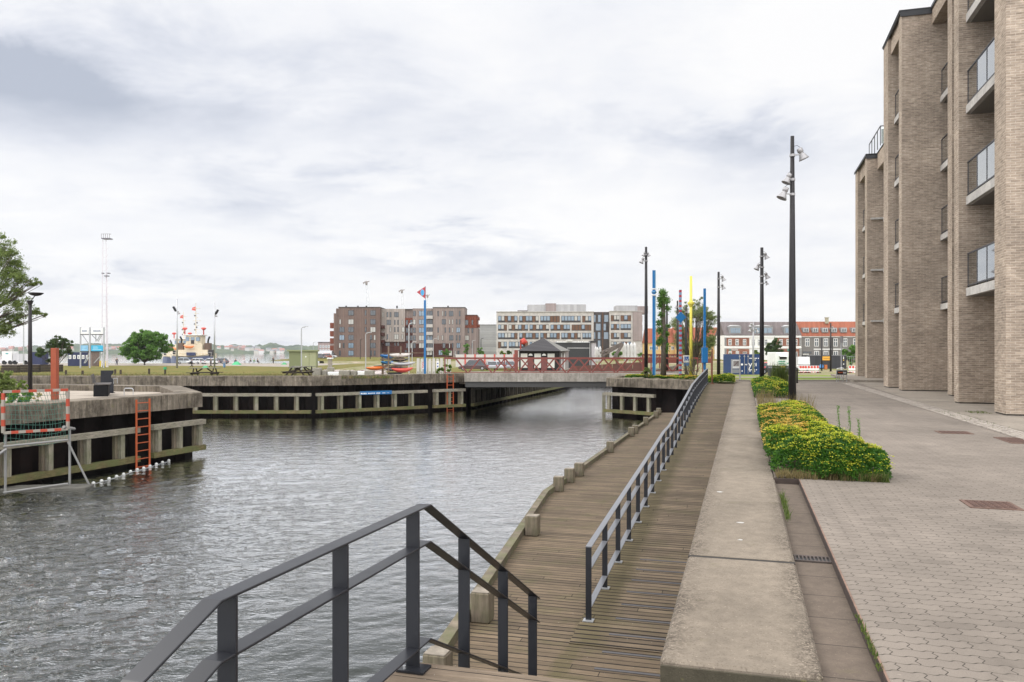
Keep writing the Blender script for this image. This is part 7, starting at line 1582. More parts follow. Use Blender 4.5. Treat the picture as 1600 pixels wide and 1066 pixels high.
    t = thing('brown_kiosk', 'rusty brown kiosk just right of the navy poster container', 'kiosk', (at(145, D), D, g)); mb = MB(); mb.bb(at(141.5, D), at(148, D), D - 1, D + 2, g, zat(550.5, D)); mb.build('wall', M('kiosk_brown', (.2, .15, .13), .8, 0, var=.4), t); mb = MB(); mb.bb(at(141, D), at(148.5, D), D - 1.2, D + 2.2, zat(550.5, D), zat(549.8, D)); mb.build('roof', m_wf, t)
    for px, lab in ((157.3, 'left one of two yellow bollards right of the boards'), (166.3, 'right one of two yellow bollards right of the boards')): X = at(px, 165); mb = MB(); mb.tube([(X, 165, gz(165)), (X, 165, gz(165) + 1.1)], .25, 10); mb.tube([(X, 165, gz(165) + 1.101), (X, 165, gz(165) + 1.2)], .15, 10); tag(mb.build('yellow_bollard', flat('boll_yellow', (.6, .45, .05))), lab, 'bollard')
    D = 190; g = gz(D); t = thing('lorry_box', 'white lorry box with a small teal mark at the left edge', 'lorry', (at(11, D), D, g)); mb = MB(); mb.bb(at(3, D), at(18.5, D), D, D + 2.6, g + .7, zat(549, D)); mb.build('box_body', flat('lorry_white', (.7, .7, .68)), t); mb = MB(); mb.bb(at(9, D), at(13, D), D - .05, D - .01, zat(553.5, D), zat(551.8, D)); mb.build('teal_mark', flat('teal', (.03, .3, .3)), t)
    for x in (6, 15.5): mb = MB(); mb.lathe([(.05, -.2), (.5, -.2), (.5, .2), (.05, .2)], (at(x, D), D + .2, g + .5), 14, Matrix.Rotation(R(90), 3, 'X')); mb.build('wheel', m_tyre, t)
    t = thing('grey_trailer', 'long pale grey trailer right of the white lorry box', 'trailer', (at(32, D), D, g)); mb = MB(); mb.bb(at(19.5, D), at(45, D), D, D + 2.6, g + .6, zat(553, D)); mb.build('trailer_body', mat_ribbed('trailer_grey', (.5, .5, .51), .8, .2), t)
    for x in (23, 40): mb = MB(); mb.lathe([(.05, -.2), (.5, -.2), (.5, .2), (.05, .2)], (at(x, D), D + .2, g + .5), 14, Matrix.Rotation(R(90), 3, 'X')); mb.build('wheel', m_tyre, t)
    t = thing('navy_container', 'plain navy container half hidden behind the pine bush', 'container', (at(56, D), D, g)); mb = MB(); mb.bb(at(50.5, D), at(66, D), D, D + 2.6, g, zat(550.5, D)); mb.build('container_body', nvm, t); mb = MB(); mb.bb(at(50.2, D), at(66.3, D), D - .05, D + 2.65, zat(550.5, D), zat(550, D)); mb.build('top_rail', m_wf, t)
harbour()
def tug(px, D, s, label, full=True):
    """harbour tug seen from its side/bow; built in metres around its own origin, bow towards the camera's left"""
    X = at(px, D); t = thing('tugboat', label, 'boat', (X, D, WATER), world=False); t.scale = (s, s, s)
    cr, nv_, wt = flat('tug_cream', (.6, .52, .38), .5), flat('tug_hull', (.10, .12, .19), .5), flat('tug_white', (.66, .64, .6)); rd_, orr = flat('tug_red', (.62, .09, .07)), flat('tug_orange', (.66, .2, .06))
    n = 13; vs = []; hw = 7.0
    for i in range(n):
        u_ = -1 + 2 * i / (n - 1); wd = 4.6 * (1 - abs(u_) ** 3.2) + .3; sh = .9 * u_ * u_
        for dy, z in ((-wd * .75, -.8), (-wd, 2.9 + sh), (wd, 2.9 + sh), (wd * .75, -.8)): vs.append((u_ * hw, dy, z))
    mb = MB(); mb.add(vs, [(4 * i + j, 4 * i + 4 + j, 4 * i + 4 + (j + 1) % 4, 4 * i + (j + 1) % 4) for i in range(n - 1) for j in range(4)] + [(3, 2, 1, 0), tuple(4 * n - 4 + j for j in range(4))]); mb.build('hull', nv_, t, uv=False)
    mb = MB(); mb.add([(x * 1.02, y * 1.03, z + (.35 if k % 4 in (1, 2) else 3.3)) for k, (x, y, z) in enumerate(vs)], [(4 * i + j, 4 * i + 4 + j, 4 * i + 4 + (j + 1) % 4, 4 * i + (j + 1) % 4) for i in range(n - 1) for j in range(4)]); mb.build('rubbing_band', cr, t, uv=False)
    def B(nm, x0, x1, y0, y1, z0, z1, m, bev=.05): mb = MB(); mb.bb(x0, x1, y0, y1, z0, z1); return mb.build(nm, m, t, uv=False, bevel=bev)
    B('deckhouse', -4.6, 5.2, -2.4, 2.6, 3.2, 5.2, cr); B('deckhouse_tier', -2.2, 3.3, -1.9, 2.2, 5.2, 7.0, cr)
    mb = MB(); wp = [(-2.0, -1.2), (-1.2, -2.0), (1.9, -2.0), (2.8, -1.2), (2.8, 2.0), (-2.0, 2.0)]; mb.prism(wp, 7.0, 9.6); wh_ = mb.build('wheelhouse', cr, t, uv=False); mb = MB()
    for a, b in ((-1.75, -.6), (-.2, 1.0), (1.4, 2.5)): mb.bb(a, b, -2.06, -2.0 if b < 2 else -1.5, 7.9, 9.1)
    mb.build('wheelhouse_window', m_paneb, wh_, uv=False); B('wheelhouse_roof', -2.5, 3.3, -2.4, 2.3, 9.6, 9.9, wt); B('dark_door', -.1, .9, -2.08, -2.03, 7.05, 8.2, m_wf)
    for x in (-3.6, 4.6):
        B('funnel', x - .85, x + .85, -1.5, .3, 5.0, 7.3, flat('funnel_brown', (.12, .075, .05))); mb = MB(); mb.tube([(x, -.6, 7.3), (x + .1, -.6, 8.3), (x + (.5 if x > 0 else -.4), -.6, 9.3)], .28, 8); mb.build('exhaust_pipe', m_black, t, uv=False)
    for x in (-2.6, 3.2):
        mb = MB(); mb.lathe([(.18, 9.8), (.18, 11.3), (.45, 11.4), (.75, 11.7), (.7, 12.0), (.25, 12.15)], (x, -.5, 0), 12); mb.build('fire_monitor', rd_, t, uv=False, smooth=True)
    mb = MB(); mb.tube([(.6, 0, 9.9), (.6, 0, 19.8)], [.16, .06], 6)
    for z, w in ((11.5, 1.1), (12.8, .8), (14.2, 1.6), (15.2, .7), (16.5, .9), (18.0, 1.4)): mb.bar((.6 - w * .6, 0, z), (.6 + w, 0, z), .12, .12)
    mb.build('mast', cr, t, uv=False); mb = MB(); mb.add([(.5, 0, 17.3), (.5, 0, 18.6), (-.5, .1, 18.3), (-.7, .05, 17.5), (.5, .06, 17.3), (.5, .06, 18.6), (-.5, .16, 18.3), (-.7, .11, 17.5)], [(0, 1, 2, 3), (7, 6, 5, 4), (0, 3, 7, 4), (1, 5, 6, 2), (2, 6, 7, 3), (0, 4, 5, 1)]); mb.build('flag', rd_, t, uv=False)
    mb = MB()
    for x, z in ((.2, 13), (1.0, 13.4), (.3, 15.6), (.9, 12), (.35, 11.2)): mb.bb(x - .14, x + .14, -.2, .1, z, z + .4)
    mb.build('mast_light', m_wf, t, uv=False)
    mb = MB(); mb.tube([(-2.0, -2.8, 6.6), (-1.2, -2.9, 6.1), (.4, -2.9, 6.0), (1.2, -2.8, 6.4)], [.12, .42, .42, .12], 10); mb.build('lifeboat', orr, t, uv=False, smooth=True)
    mb = MB()
    for i in range(14): x = -6.6 + i * 1.0; mb.bar((x, -2.8, 3.3), (x, -2.8, 4.4), .06, .06)
    mb.bar((-6.6, -2.8, 4.4), (6.6, -2.8, 4.4), .07, .07); mb.build('deck_rail', wt, t, uv=False); B('winch', -6.0, -5.0, -1.4, .6, 3.3, 5.0, m_black); B('crate', -1.2, 1.6, -2.9, -2.5, 3.4, 4.4, flat('crate_navy', (.02, .03, .08)))
    B('towing_gear', 5.4, 6.6, -2.6, -1.0, 3.4, 5.2, m_wf)
    return t
tug(303, 232, .94, 'cream tugboat with twin dark funnels and red monitors moored at the quay')
tug(284, 252, .86, 'second cream tugboat partly hidden behind the first one')
# ---------------------------------------------------------------- trees and bushes
lf_dark = mat_leaf('leaf_dark', (.035, .06, .02), (.06, .10, .03), (.10, .15, .045), .6)
lf_mid = mat_leaf('leaf_mid', (.06, .14, .025), (.11, .23, .04), (.18, .33, .07), .7)
lf_olive = mat_leaf('leaf_olive', (.10, .14, .035), (.17, .225, .06), (.25, .31, .10), .5)
lf_lime = mat_leaf('leaf_lime', (.07, .12, .02), (.13, .20, .03), (.22, .30, .05), 2)
m_bark = M('bark', (.10, .08, .06), .9, 0, var=.5, scale=6, bump=.8, bscale=20)
def tree(name, label, base, clumps, leaf, mat, seed, dens=1.0, trunk_r=.2, group=None, cat='tree', shell=.35, up=0.0, fork=.35, aspect=.5):
    rng = np.random.default_rng(seed); rr = random.Random(seed); t = thing(name, label, cat, base, group=group); base = Vector(base)
    cs = [Vector(c[:3]) for c in clumps]; cen = sum(cs, Vector()) / len(cs); fk = base.lerp(Vector((cen.x * .5 + base.x * .5, cen.y, cen.z)), fork); mb = MB()
    mb.tube([base, base.lerp(fk, .5) + Vector((rr.uniform(-.1, .1), 0, 0)), fk], [trunk_r, trunk_r * .8, trunk_r * .62], 8); mb.build('trunk', m_bark, t, smooth=True, uv=False)
    mb = MB()
    for c in cs:
        mid = fk.lerp(c, .5) + Vector((rr.uniform(-1, 1), rr.uniform(-1, 1), rr.uniform(0, .6))) * (c - fk).length * .08
        mb.tube([fk - Vector((0, 0, .05)), mid, c], [trunk_r * .4, trunk_r * .22, trunk_r * .07], 5)
        for _ in range(3): e = c + Vector((rr.gauss(0, .5), rr.gauss(0, .5), rr.gauss(.2, .5))) * min(trunk_r * 4, .35); mb.tube([mid, e], [trunk_r * .12, trunk_r * .04], 4)
    mb.build('limbs', m_bark, t, smooth=True, uv=False); Pn = []
    for c in clumps:
        r = c[3]; n = int(dens * 26 * (r / leaf) ** 1.5); sub = max(3, int(n / 70)); sc_ = blob_points(rng, sub, c[:3], (r, r, r * .8), shell)
        k = rng.integers(0, sub, n); Pn.append(sc_[k] + rng.normal(size=(n, 3)) * (r * .17, r * .17, r * .12))
    Pn = np.concatenate(Pn); V, Fc = leaves(Pn, leaf * rng.uniform(.6, 1.3, len(Pn)), rng, up, aspect); arr_mesh('crown', V, Fc, mat, t); return t
def crown_px(D, lst, depth=.6, seed=0):
    rr = random.Random(seed); out = []
    for px, py, r in lst: rm = r * D / F; out.append((at(px, D), D + rr.uniform(-depth, depth) * rm * 1.5, zat(py, D), rm))
    return out
def rand_crown(px0, px1, y0, y1, D, n, rpx, seed, shape=1.0):
    rr = random.Random(seed); out = []; cx, cy, w, h = (px0 + px1) / 2, (y0 + y1) / 2, (px1 - px0) / 2 - rpx * .8, (y1 - y0) / 2 - rpx * .8
    for i in range(n):
        a = rr.uniform(0, 6.283); k = rr.uniform(.15, 1) ** .5; r = rpx * rr.uniform(.7, 1.2); out.append((at(cx + w * k * math.cos(a), D), D + rr.uniform(-1, 1) * w * D / F * .8, zat(cy + h * k * math.sin(a), D), r * D / F))
    return out
D = 58.0
tree('locust_tree', 'large leafy tree leaning in from the left frame edge', (at(-78, D), D, gz(D) - .1), crown_px(D, [(-75, 400, 52), (-40, 385, 36), (-30, 440, 45), (-10, 400, 24), (4, 385, 15), (8, 408, 20), (22, 420, 17), (34, 434, 15), (48, 440, 10), (60, 443, 7), (8, 440, 26), (-2, 470, 30), (22, 462, 18), (38, 476, 15), (52, 486, 11), (63, 492, 8), (14, 490, 20), (-10, 510, 26), (10, 515, 14), (30, 500, 8), (-22, 545, 20), (-5, 550, 9), (1, 372, 7), (20, 398, 9)], seed=2), .085, [lf_olive], 11, 1.55, .28, shell=.15, up=.2, aspect=.34)
D = 112; tree('pine_bush', 'dark spreading pine bush behind the orange-red column', (at(86, D), D, gz(D) - .1), crown_px(D, [(70, 545, 11), (82, 537, 12), (92, 546, 12), (80, 528, 7), (98, 535, 9), (105, 540, 7), (66, 556, 8), (88, 558, 10), (74, 560, 8), (108, 551, 6), (62, 549, 6), (112, 536, 3.5), (90, 527, 5)], seed=5), .16, [lf_dark], 12, 1.5, .16, cat='bush', up=.3, fork=.2)
D = 185; tree('round_tree', 'full round green tree standing alone by the water', (at(226, D), D, gz(D) - .1), rand_crown(193, 259, 514, 567, D, 60, 8.5, 3), .24, [lf_mid], 13, 2.2, .22, fork=.15)
cr = rand_crown(1046, 1126, 468, 562, 76, 70, 9, 8) + crown_px(76, [(1088, 474, 8), (1094, 466, 5), (1072, 478, 7), (1066, 486, 8)], seed=7)
D = 76; tree('silver_birch', 'tall airy grey-green tree behind the coloured poles', (at(1082, D), D, gz(D) - .1), cr, .062, [mat_leaf('birch_leaf', (.12, .15, .05), (.19, .23, .085), (.28, .32, .14), .6)], 14, 1.0, .13, shell=.0, aspect=.32, fork=.2)
D = 50.4; px = 1037; X = at(px, D)
t = thing('pollard_tree', 'pollarded tree with leafy shoots along a thick bare trunk', 'tree', (X, D, 0)); mb = MB(); mb.tube([(X - .02, D, 0), (X, D, 2.2), (X - .03, D, 4.2), (X, D, zat(456, D))], [.19, .15, .14, .08], 10); mb.build('trunk', m_bark, t, smooth=True, uv=False)
rng = np.random.default_rng(5); Pn = []
for (qx, qy, r, n) in ((1036, 458, 5.5, 420), (1034, 468, 6, 430), (1040, 470, 6, 430), (1032, 478, 5, 260), (1043, 482, 4, 160), (1034, 492, 5, 240), (1030, 505, 5, 260), (1031, 516, 5.5, 320), (1033, 530, 5.5, 320), (1042, 522, 4, 160), (1030, 536, 5, 260), (1044, 510, 3, 90), (1040, 548, 4, 120), (1043, 540, 4, 90)): Pn.append(np.array((at(qx, D), D, zat(qy, D))) + rng.normal(size=(n, 3)) * r * D / F * .55)
Pn = np.concatenate(Pn); V, Fc = leaves(Pn, .075 * rng.uniform(.6, 1.3, len(Pn)), rng, 0, .4); arr_mesh('crown', V, Fc, [lf_mid], t)
for nm, lab, px0, px1, y0, y1, D, n, rp, m, lf, cat in (
    ('street_tree', 'dark green tree before the white part of the brick terrace', 1195, 1226, 528, 562, 170, 18, 7, lf_dark, .22, 'tree'), ('round_shrub', 'bright green round shrub against the brick building edge', 1315, 1346, 538, 571, 152, 16, 7, lf_mid, .2, 'bush'),
    ('young_tree', 'slim young tree before the red brick end of the brown flats', 724, 734, 535, 556, 230, 7, 4, lf_mid, .22, 'tree'), ('young_tree', 'small young tree before the grey hall', 745, 757, 542, 556, 225, 6, 4, lf_mid, .22, 'tree'), ('low_bush', 'low green bush before the dark red base of the brown flats', 690, 704, 546, 556, 240, 5, 4, lf_mid, .25, 'bush'),
    ('low_bush', 'yellowish bush left of the red-brown column', 781, 790, 545, 556, 190, 4, 4, lf_lime, .2, 'bush'), ('low_bush', 'dark bush between yellowish bush and red-brown column', 789, 803, 546, 557, 195, 6, 4, lf_dark, .2, 'bush'), ('low_bush', 'green bush under the slanting timber beams', 953, 975, 547, 559, 128, 9, 4.5, lf_mid, .14, 'bush'),
    ('low_bush', 'small green bush right of the tall closed parasols', 994, 1005, 551, 559, 128, 4, 3.5, lf_mid, .14, 'bush'), ('young_tree', 'small bush in front of the terrace beside the blue container', 1138, 1145, 551, 562, 190, 4, 3.5, lf_lime, .2, 'bush'), ('young_tree', 'pale young tree showing above the blue container', 1176, 1188, 545, 560, 200, 5, 4.5, lf_lime, .22, 'tree')):
    tree(nm, lab, (at((px0 + px1) / 2, D), D, gz(D) - .1), rand_crown(px0, px1, y0, y1, D, n, rp, int(px0)), lf, [m], int(px0), 1.2, .1, cat=cat, fork=.2)
D = 58.3; tree('quay_bush', 'fresh green weeds bushing over the far quay edge beside the truss railing', (at(692, D), D, gz(D)), crown_px(D, [(688, 579, 5), (694, 576, 6), (699, 572, 6), (703, 578, 4), (682, 582, 3.5)], seed=1), .09, [lf_lime], 31, 1.2, .03, cat='bush', fork=.1)
D = 29; z0 = -.21
tree('quay_shrub', 'dark shrub with yellow-green tips at the left edge of the near quay', (at(-2, D), D, z0), crown_px(D, [(-5, 600, 22), (6, 590, 14), (14, 598, 12), (4, 612, 18), (-10, 580, 12), (20, 610, 9), (8, 625, 10)], seed=3), .05, [lf_olive], 41, 1.3, .05, cat='bush', fork=.15)
D = 28; tree('quay_shrub', 'low dense green shrub on the quay behind the goal net', (at(38, D), D, z0), crown_px(D, [(22, 622, 11), (34, 618, 12), (44, 622, 11), (50, 628, 8), (28, 628, 8), (40, 612, 6)], seed=4), .045, [lf_mid], 42, 1.3, .04, cat='bush', fork=.15)
D = 27.5; tree('flowering_weed', 'pale flowering weeds beside the low green quay shrub', (at(56, D), D, z0), crown_px(D, [(55, 624, 5), (60, 618, 5), (62, 628, 4), (58, 611, 3)], seed=6), .035, [mat_leaf('weed_pale', (.22, .2, .06), (.4, .36, .14), (.6, .55, .3), 2)], 43, 1.0, .015, cat='plant', fork=.15)
D = 34; tree('quay_shrub', 'light green low growth around the foot of the black lamp post', (at(36, D), D, z0), crown_px(D, [(26, 604, 7), (34, 602, 7), (42, 606, 5), (30, 609, 6), (36, 596, 3)], seed=8), .05, [lf_lime], 44, 1.1, .03, cat='bush', fork=.15)

# ---------------------------------------------------------------- flower beds
fl_y = mat_leaf('flower_lime', (.34, .40, .03), (.50, .52, .04), (.66, .60, .06), 3); fl_o = mat_leaf('flower_orange', (.55, .30, .05), (.66, .42, .08), (.72, .52, .14), 3); lf_g = mat_leaf('bed_leaf', (.020, .065, .011), (.045, .135, .017), (.115, .25, .028), 3)
def bed(name, label, region, zf, mounds, n_leaf, n_flow, leaf, seed, porange, pflower, soil=True):
    """region() -> random (x, y); mounds [(x, y, r, h)]"""
    rng = np.random.default_rng(seed); t = thing(name, label, 'flower bed', tuple(region(rng)) + (0,)); t['kind'] = 'stuff'
    mx = np.array(mounds)
    def H(p): d = np.sqrt((p[:, None, 0] - mx[None, :, 0]) ** 2 + (p[:, None, 1] - mx[None, :, 1]) ** 2) / mx[None, :, 2]; return (mx[None, :, 3] * np.sqrt(np.clip(1 - d ** 2.6, 0, 1))).max(1)
    P2 = np.array([region(rng) for _ in range(n_leaf)]); h = H(P2); ok = h > .03; P2, h = P2[ok], h[ok]
    z = h * rng.uniform(.25, 1.02, len(h)) ** .55 + zf; P3 = np.column_stack([P2, z]); V, Fc = leaves(P3, leaf * rng.uniform(.6, 1.3, len(P3)), rng, .25, .38); arr_mesh('foliage', V, Fc, [lf_g], t)
    P2 = np.array([region(rng) for _ in range(n_flow)]); h = H(P2); nz = np.array([mnoise.noise(Vector((p[0] * 1.6, p[1] * 1.6, seed))) for p in P2]); ok = (h > .12) & (rng.random(len(h)) < pflower(P2, nz)); P2, h, nz = P2[ok], h[ok], nz[ok]
    po = porange(P2, nz) + rng.uniform(-.25, .25, len(P2)) > .5
    for sel, mm, nm in ((~po, fl_y, 'yellow_flowers'), (po, fl_o, 'orange_flowers')):
        if sel.sum() < 3: continue
        q = P2[sel]; k = 13; c = np.repeat(np.column_stack([q, h[sel] + zf + rng.uniform(-.01, .03, len(q))]), k, 0); r = leaf * 2.3; a = rng.uniform(0, 6.283, len(c)); d = rng.uniform(0, 1, len(c)) ** .5 * r
        c = c + np.column_stack([np.cos(a) * d, np.sin(a) * d, -.25 * d * d / r + rng.uniform(-.004, .006, len(c))]); V, Fc = leaves(c, leaf * .40 * rng.uniform(.7, 1.3, len(c)), rng, .75, .8); arr_mesh(nm, V, Fc, [mm], t)
    return t
def abreg(a0, a1, b0, b1, near=1.0):
    def f(rng): b = b0 + (b1 - b0) * rng.random() ** near; return W(a0 + (a1 - a0) * rng.random(), b)
    return f
rr = random.Random(21); md = []
for i in range(34):
    b = 11.1 + 9.6 * (i / 34) + rr.uniform(-.3, .3); a = rr.uniform(.55, 1.48); k = 1 if b < 15 else .5 if b < 16.3 else .85; a = a if b < 16 else min(a, 1.25); r = rr.uniform(.40, .60); md.append(W(a, max(11.5, b)) + (r, rr.choice((.3, .42, .5, .56)) * k))
tob = lambda p: p[:, 0] * SI + p[:, 1] * CO
toa = lambda p: p[:, 0] * CO - p[:, 1] * SI
bed('flower_bed', 'big bed of lime and orange flowering spurge beside the gutter', abreg(.33, 1.84, 11.0, 20.8, 1.45), 0, md, 105000, 5600, .028, 3,
    lambda p, n: .16 + n * .6 + .8 * ((toa(p) < .95) & (tob(p) > 12.6) & (tob(p) < 18.5)) + .18 * (tob(p) > 12.5), lambda p, n: np.clip(.42 + .7 * (tob(p) > 12.3) * (.75 + n * 1.1) - .45 * ((toa(p) > 1.35) & (tob(p) > 14)), .05, .95))
absheet('bed_soil', .40, 1.76, 11.05, 23.4, .012, m_soil)
md = [W(rr.uniform(.5, 1.65), 30.7 + 10.5 * i / 40) + (rr.uniform(.35, .5), rr.uniform(.34, .52)) for i in range(44)]
bed('flower_bed', 'second green and lime planting beyond the tall lamp post', abreg(.38, 1.85, 30.3, 42), 0, md, 34000, 2200, .045, 4, lambda p, n: .2 + n * .5, lambda p, n: np.clip(.5 + n * .9, .08, .9))
absheet('bed_soil', .40, 1.80, 30.3, 42.0, .012, m_soil)
md = [W(-.5 - 1.0 * rr.random() - .1, 44.3 + 2.2 * rr.random()) + (rr.uniform(.35, .5), rr.uniform(.38, .5)) for i in range(12)]
bed('flower_bed', 'rounded lime flowering bush mass at the top of the ramp', abreg(-2.0, -.46, 43.9, 46.8), 0, md, 16000, 1600, .045, 5, lambda p, n: .15 + n * .6, lambda p, n: np.clip(.65 + n, .1, .95))
def qreg(rng): s = rng.random(); k = rng.uniform(.45, 2.0); x, y = 6.7 + 4.4 * s, 51.35 - 4.75 * s; return (x + .73 * k, y + .68 * k)
g_ = np.random.default_rng(1); md = [tuple(qreg(g_)) + (rr.uniform(.35, .6), rr.uniform(.16, .26)) for i in range(46)]
bed('sedum_planting', 'low lime sedum planting along the right quay cap', qreg, .0, md, 26000, 2600, .045, 6, lambda p, n: .35 + n * .9, lambda p, n: np.clip(.7 + n, .1, .95))
tree('low_bush', 'small rounded bush at the foot of the lamp by the truss end', (at(1011, 50), 50, 0), crown_px(50, [(1007, 583, 5), (1013, 580, 6), (1010, 577, 4), (1018, 585, 4)], seed=2), .05, [lf_olive], 51, 1.2, .03, cat='bush', fork=.1)
for i, (px, D, lab) in enumerate(((1074, 49.6, 'leafless twiggy shrub under the wheelchair sign'), (1086, 49.2, 'leafless twiggy shrub right of the yellow pole'))):
    rr = random.Random(px); t = thing('twiggy_shrub', lab, 'shrub', (at(px, D), D, 0)); mb = MB()
    for k in range(14): e = Vector((at(px, D) + rr.uniform(-.45, .45), D + rr.uniform(-.2, .2), rr.uniform(.6, 1.3 if i == 0 else 2.2))); b0 = Vector((at(px, D) + rr.uniform(-.1, .1), D, 0)); m_ = b0.lerp(e, .5) + Vector((rr.uniform(-.1, .1), 0, .1)); mb.tube([b0, m_, e], [.02, .014, .006], 4); mb.tube([m_, m_ + Vector((rr.uniform(-.3, .3), 0, .35))], [.01, .004], 3)
    mb.build('stems', m_bark, t, uv=False); Pn = np.array([(at(px, D), D, .75)]) + np.random.default_rng(px).normal(size=(90, 3)) * (.3, .15, .35); V, Fc = leaves(Pn, np.full(90, .04), np.random.default_rng(3), 0); arr_mesh('leaves', V, Fc, [lf_olive], t)
# stalks, grasses and weeds
def blades(name, label, pts, h, w, mat, seed, lean=.25, kind='stuff', cat=None):
    rng = np.random.default_rng(seed); n = len(pts); P0 = np.array(pts); hh = h * rng.uniform(.5, 1.25, n); a = rng.uniform(0, 6.283, n); ln = lean * hh * rng.uniform(.2, 1.2, n); T = P0 + np.column_stack([np.cos(a) * ln, np.sin(a) * ln, hh]); s = np.column_stack([np.sin(a + 1), np.cos(a + 1), np.zeros(n)]) * w; Mi = P0 * .5 + T * .5 - np.column_stack([np.cos(a) * ln, np.sin(a) * ln, np.zeros(n)]) * .2
    V = np.stack([P0 - s, P0 + s, Mi + s * .7, Mi - s * .7, Mi - s * .7, Mi + s * .7, T + s * .12, T - s * .12], 1).reshape(-1, 3); o = arr_mesh(name, V, np.arange(8 * n).reshape(-1, 4), [mat]); o['kind'] = kind; o['label'] = label
    if cat: o['category'] = cat
    return o
gr_dry = mat_leaf('grass_dry', (.11, .09, .035), (.19, .15, .065), (.29, .23, .11), 1); gr_green = mat_leaf('grass_green', (.05, .08, .018), (.09, .13, .028), (.16, .19, .05), 1)
rg = np.random.default_rng(77)
def P3(a0, a1, b0, b1, n): return [W(rg.uniform(a0, a1), rg.uniform(b0, b1)) + (0.0,) for _ in range(n)]
blades('ornamental_grass', 'thin dry grasses between the two beds', P3(.42, .95, 22.5, 28.5, 300), .5, .005, gr_dry, 1, .35)
blades('ornamental_grass', 'grasses around the foot of the tall lamp post', P3(1.0, 1.8, 21.2, 23.6, 300), .5, .006, gr_dry, 2, .4); blades('ornamental_grass', 'tall grasses beside the litter bin', [(rg.uniform(at(1205, 46), at(1225, 46)), rg.uniform(45.2, 46.3), 0) for _ in range(500)], .95, .012, gr_green, 3, .2)
blades('weeds', 'weeds growing in the joint beside the coping wall', P3(.40, .45, 8.2, 9.6, 160), .09, .004, gr_green, 4, .6); blades('weeds', 'weeds growing along the rusty edging', [q for q in P3(.672, .70, 3.5, 10, 900) if mnoise.noise(Vector((q[0] * 1.3, q[1] * 1.3, 2))) > .42], .03, .004, gr_green, 5, .6); blades('weeds', 'dry fringe at the front edge of the bed', P3(.42, 1.72, 11.0, 11.3, 1300), .10, .004, gr_dry, 6, .6); blades('weeds', 'green fringe at the bed corner', P3(1.2, 1.78, 11.0, 11.3, 700), .12, .005, gr_green, 7, .6)
blades('weeds', 'weeds along the brick building foot', P3(5.9, 6.4, 24, 24.8, 200) + P3(5.1, 5.6, 19, 25, 160), .05, .006, gr_green, 8, .7)
pts = []
for _ in range(26000):
    Y = 51.6 + 60 * rg.random() ** 2; X = rg.uniform(-.66, -.07) * Y * 1.02
    if mnoise.noise(Vector((X * .11, Y * .11, 3))) > -.12: pts.append((X, Y, gz(Y) - .03))
blades('field_grass', 'uneven grass growing over the field', pts[:13000], .20, .018, gr_dry, 9, .5); blades('field_grass', 'greener grass tufts on the field', pts[13000:], .20, .02, gr_green, 10, .5)
for i, (px, lab) in enumerate(((1314, 'tallest leafy stalk rising over the back of the flower bed'), (1331, 'middle leafy stalk over the flower bed'), (1346, 'rightmost short leafy stalk over the flower bed'))):
    D = 13.9 - .35 * i; X = at(px - 4, D); hgt = (.72, .74, .56)[i]; t = thing('leafy_stalk', lab, 'plant', (X, D, .0)); mb = MB(); mb.tube([(X, D, 0), (X + .02, D, hgt * .6), (X - .03, D, hgt)], [.008, .006, .003], 5); mb.build('stem', lf_mid, t, uv=False); rng = np.random.default_rng(i); k = 110; z = rng.uniform(.25, 1, k) * hgt
    V, Fc = leaves(np.column_stack([X + rng.normal(size=k) * .014, D + rng.normal(size=k) * .014, z]), np.full(k, .018), rng, .2, .4); arr_mesh('leaves', V, Fc, [lf_mid], t)
for i, (px, py, s, lab) in enumerate(((1157, 817, .038, 'larger white bird dropping on the coping wall'), (1157, 844, .026, 'small white bird dropping on the coping wall'), (1125, 769, .045, 'thin white streak on the coping wall farther along'))):
    Dd = 1.65 * F / (py - HY); X = at(px, Dd); r2 = random.Random(i); mb = MB(); mb.prism([(X + s * r2.uniform(.5, 1.1) * math.cos(a), Dd + s * r2.uniform(.4, .9) * math.sin(a)) for a in np.linspace(0, 6.1, 11)], .001, .004); tag(mb.build('bird_dropping', flat('dropping', (.42, .40, .37))), lab, 'bird dropping')
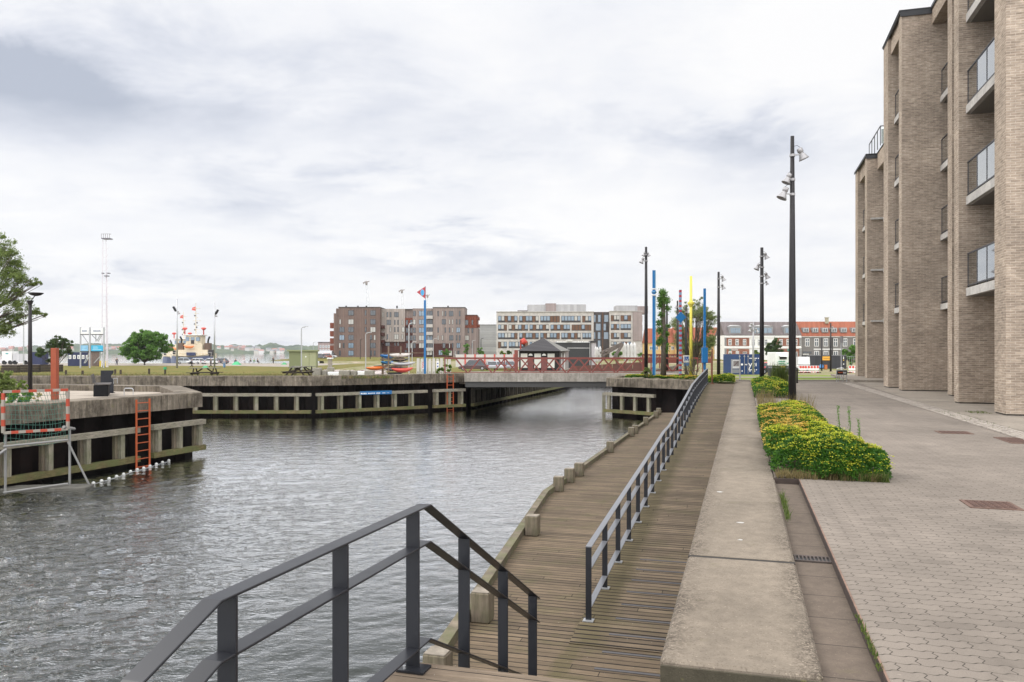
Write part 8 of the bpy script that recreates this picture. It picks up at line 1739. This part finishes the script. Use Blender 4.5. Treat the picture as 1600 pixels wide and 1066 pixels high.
# ---------------------------------------------------------------- far shore
def far_shore():
    g = G('hillside'); n = g.noise(g.co('Object', (1, .6, 2)), .012, 6, .7); f = g.noise(g.co('Object'), .09, 4, .7); c = g.ramp(n, [(.35, (.03, .05, .03)), (.5, (.045, .07, .035)), (.58, (.085, .11, .05)), (.7, (.03, .045, .03))]); g.pr(Base_Color=g.mix(.6, c, g.ramp(f, [(.35, .1), (.65, .85)]), 'OVERLAY'), Roughness=.95, Specular_IOR_Level=.05)
    nx, ny = 520, 16; V = []; Fq = []
    ridge = [(-40, 541), (20, 543), (60, 539), (100, 537), (160, 536), (200, 538.5), (260, 540.5), (330, 538), (395, 540), (428, 536), (445, 539), (520, 540.5), (600, 541), (1500, 545)]
    for j in range(ny):
        s = j / (ny - 1); Y = 2950 + 420 * s
        for i in range(nx):
            px = -60 + 1500 * (i / (nx - 1)) ** 1.35; X = at(px, Y)
            for (p0, y0), (p1, y1) in zip(ridge, ridge[1:]):
                if px <= p1: ry = y0 + (y1 - y0) * max(0, px - p0) / (p1 - p0); break
            top = zat(ry, 3370) - 7; base = WATER + (top - WATER) * min(1, s * 1.15) ** 1.1 if j else WATER - 1
            tr = max(0, mnoise.fractal(Vector((X * .02, Y * .02, 0)), 1, 2, 4) + .15) * 9 * (s > .03) * (.55 if s < .6 else 1.1) + abs(mnoise.noise(Vector((X * .09, Y * .09, 5)))) * 5 * (s > .03); V.append((X, Y, base + tr))
    for j in range(ny - 1):
        for i in range(nx - 1): k = j * nx + i; Fq.append((k, k + 1, k + nx + 1, k + nx))
    o = arr_mesh('wooded_hills', V, np.array(Fq), [g.m]); o['kind'] = 'structure'
    rr = random.Random(12); wl = [flat('house_white', (.55, .54, .52), .8), flat('house_cream', (.45, .42, .36), .8), flat('house_brick', (.3, .17, .13), .8)]; rf = [flat('roof_red', (.33, .13, .10), .8), flat('roof_grey', (.17, .17, .18), .8)]
    me = {}
    for i in range(78):
        cl = rr.choice([(335, 385, .55), (395, 445, .18), (400, 442, .08), (350, 440, .4), (0, 50, .4), (60, 112, .35), (165, 200, .4), (268, 330, .4)]); px = rr.uniform(cl[0], cl[1]); s = max(.04, rr.gauss(cl[2], .08)); Y = 2950 + 420 * s - 6; X = at(px, Y)
        ry = 539; top = zat(ry, 3370) - 7; z = WATER + (top - WATER) * min(1, s * 1.15) ** 1.1 + 4; L_, Wd, H_ = rr.choice([(11, 8, 4.5), (14, 9, 5), (18, 9, 6)]); r = rr.randrange(2); kind = ('pale house with a red roof', 'pale house with a grey roof')[r]
        t = thing('shore_house', 'tiny %s among trees across the water' % kind, 'house', (X, Y, z), rr.uniform(-.5, .5), 'houses on the far shore with %s roofs' % ('red', 'grey')[r], world=False)
        mb = MB(); mb.bb(-L_ / 2, L_ / 2, -Wd / 2, Wd / 2, -5, H_); mb.build('wall', rr.choice(wl), t, uv=False); mb = MB(); mb.add([(-L_ / 2 - .5, -Wd / 2 - .5, H_), (L_ / 2 + .5, -Wd / 2 - .5, H_), (L_ / 2 + .5, Wd / 2 + .5, H_), (-L_ / 2 - .5, Wd / 2 + .5, H_), (-L_ / 2, 0, H_ + 4.5), (L_ / 2, 0, H_ + 4.5)], [(0, 1, 5, 4), (2, 3, 4, 5), (0, 4, 3), (1, 2, 5)]); mb.build('roof', rf[r], t, uv=False)
far_shore()
# ---------------------------------------------------------------- air
def haze():
    m = bpy.data.materials.new('haze'); m.use_nodes = True; N = m.node_tree.nodes; N.clear(); out = N.new('ShaderNodeOutputMaterial'); v = N.new('ShaderNodeVolumePrincipled'); v.inputs['Color'].default_value = (.9, .93, .97, 1); v.inputs['Density'].default_value = HAZE; v.inputs['Anisotropy'].default_value = .3
    m.node_tree.links.new(v.outputs[0], out.inputs['Volume']); mb = MB(); mb.bb(-9200, 3200, -80, 14200, -6, 66); o = mb.build('haze', m, uv=False); o['kind'] = 'stuff'; o['label'] = 'thin pale coastal haze over everything'
HAZE = .00009
haze()
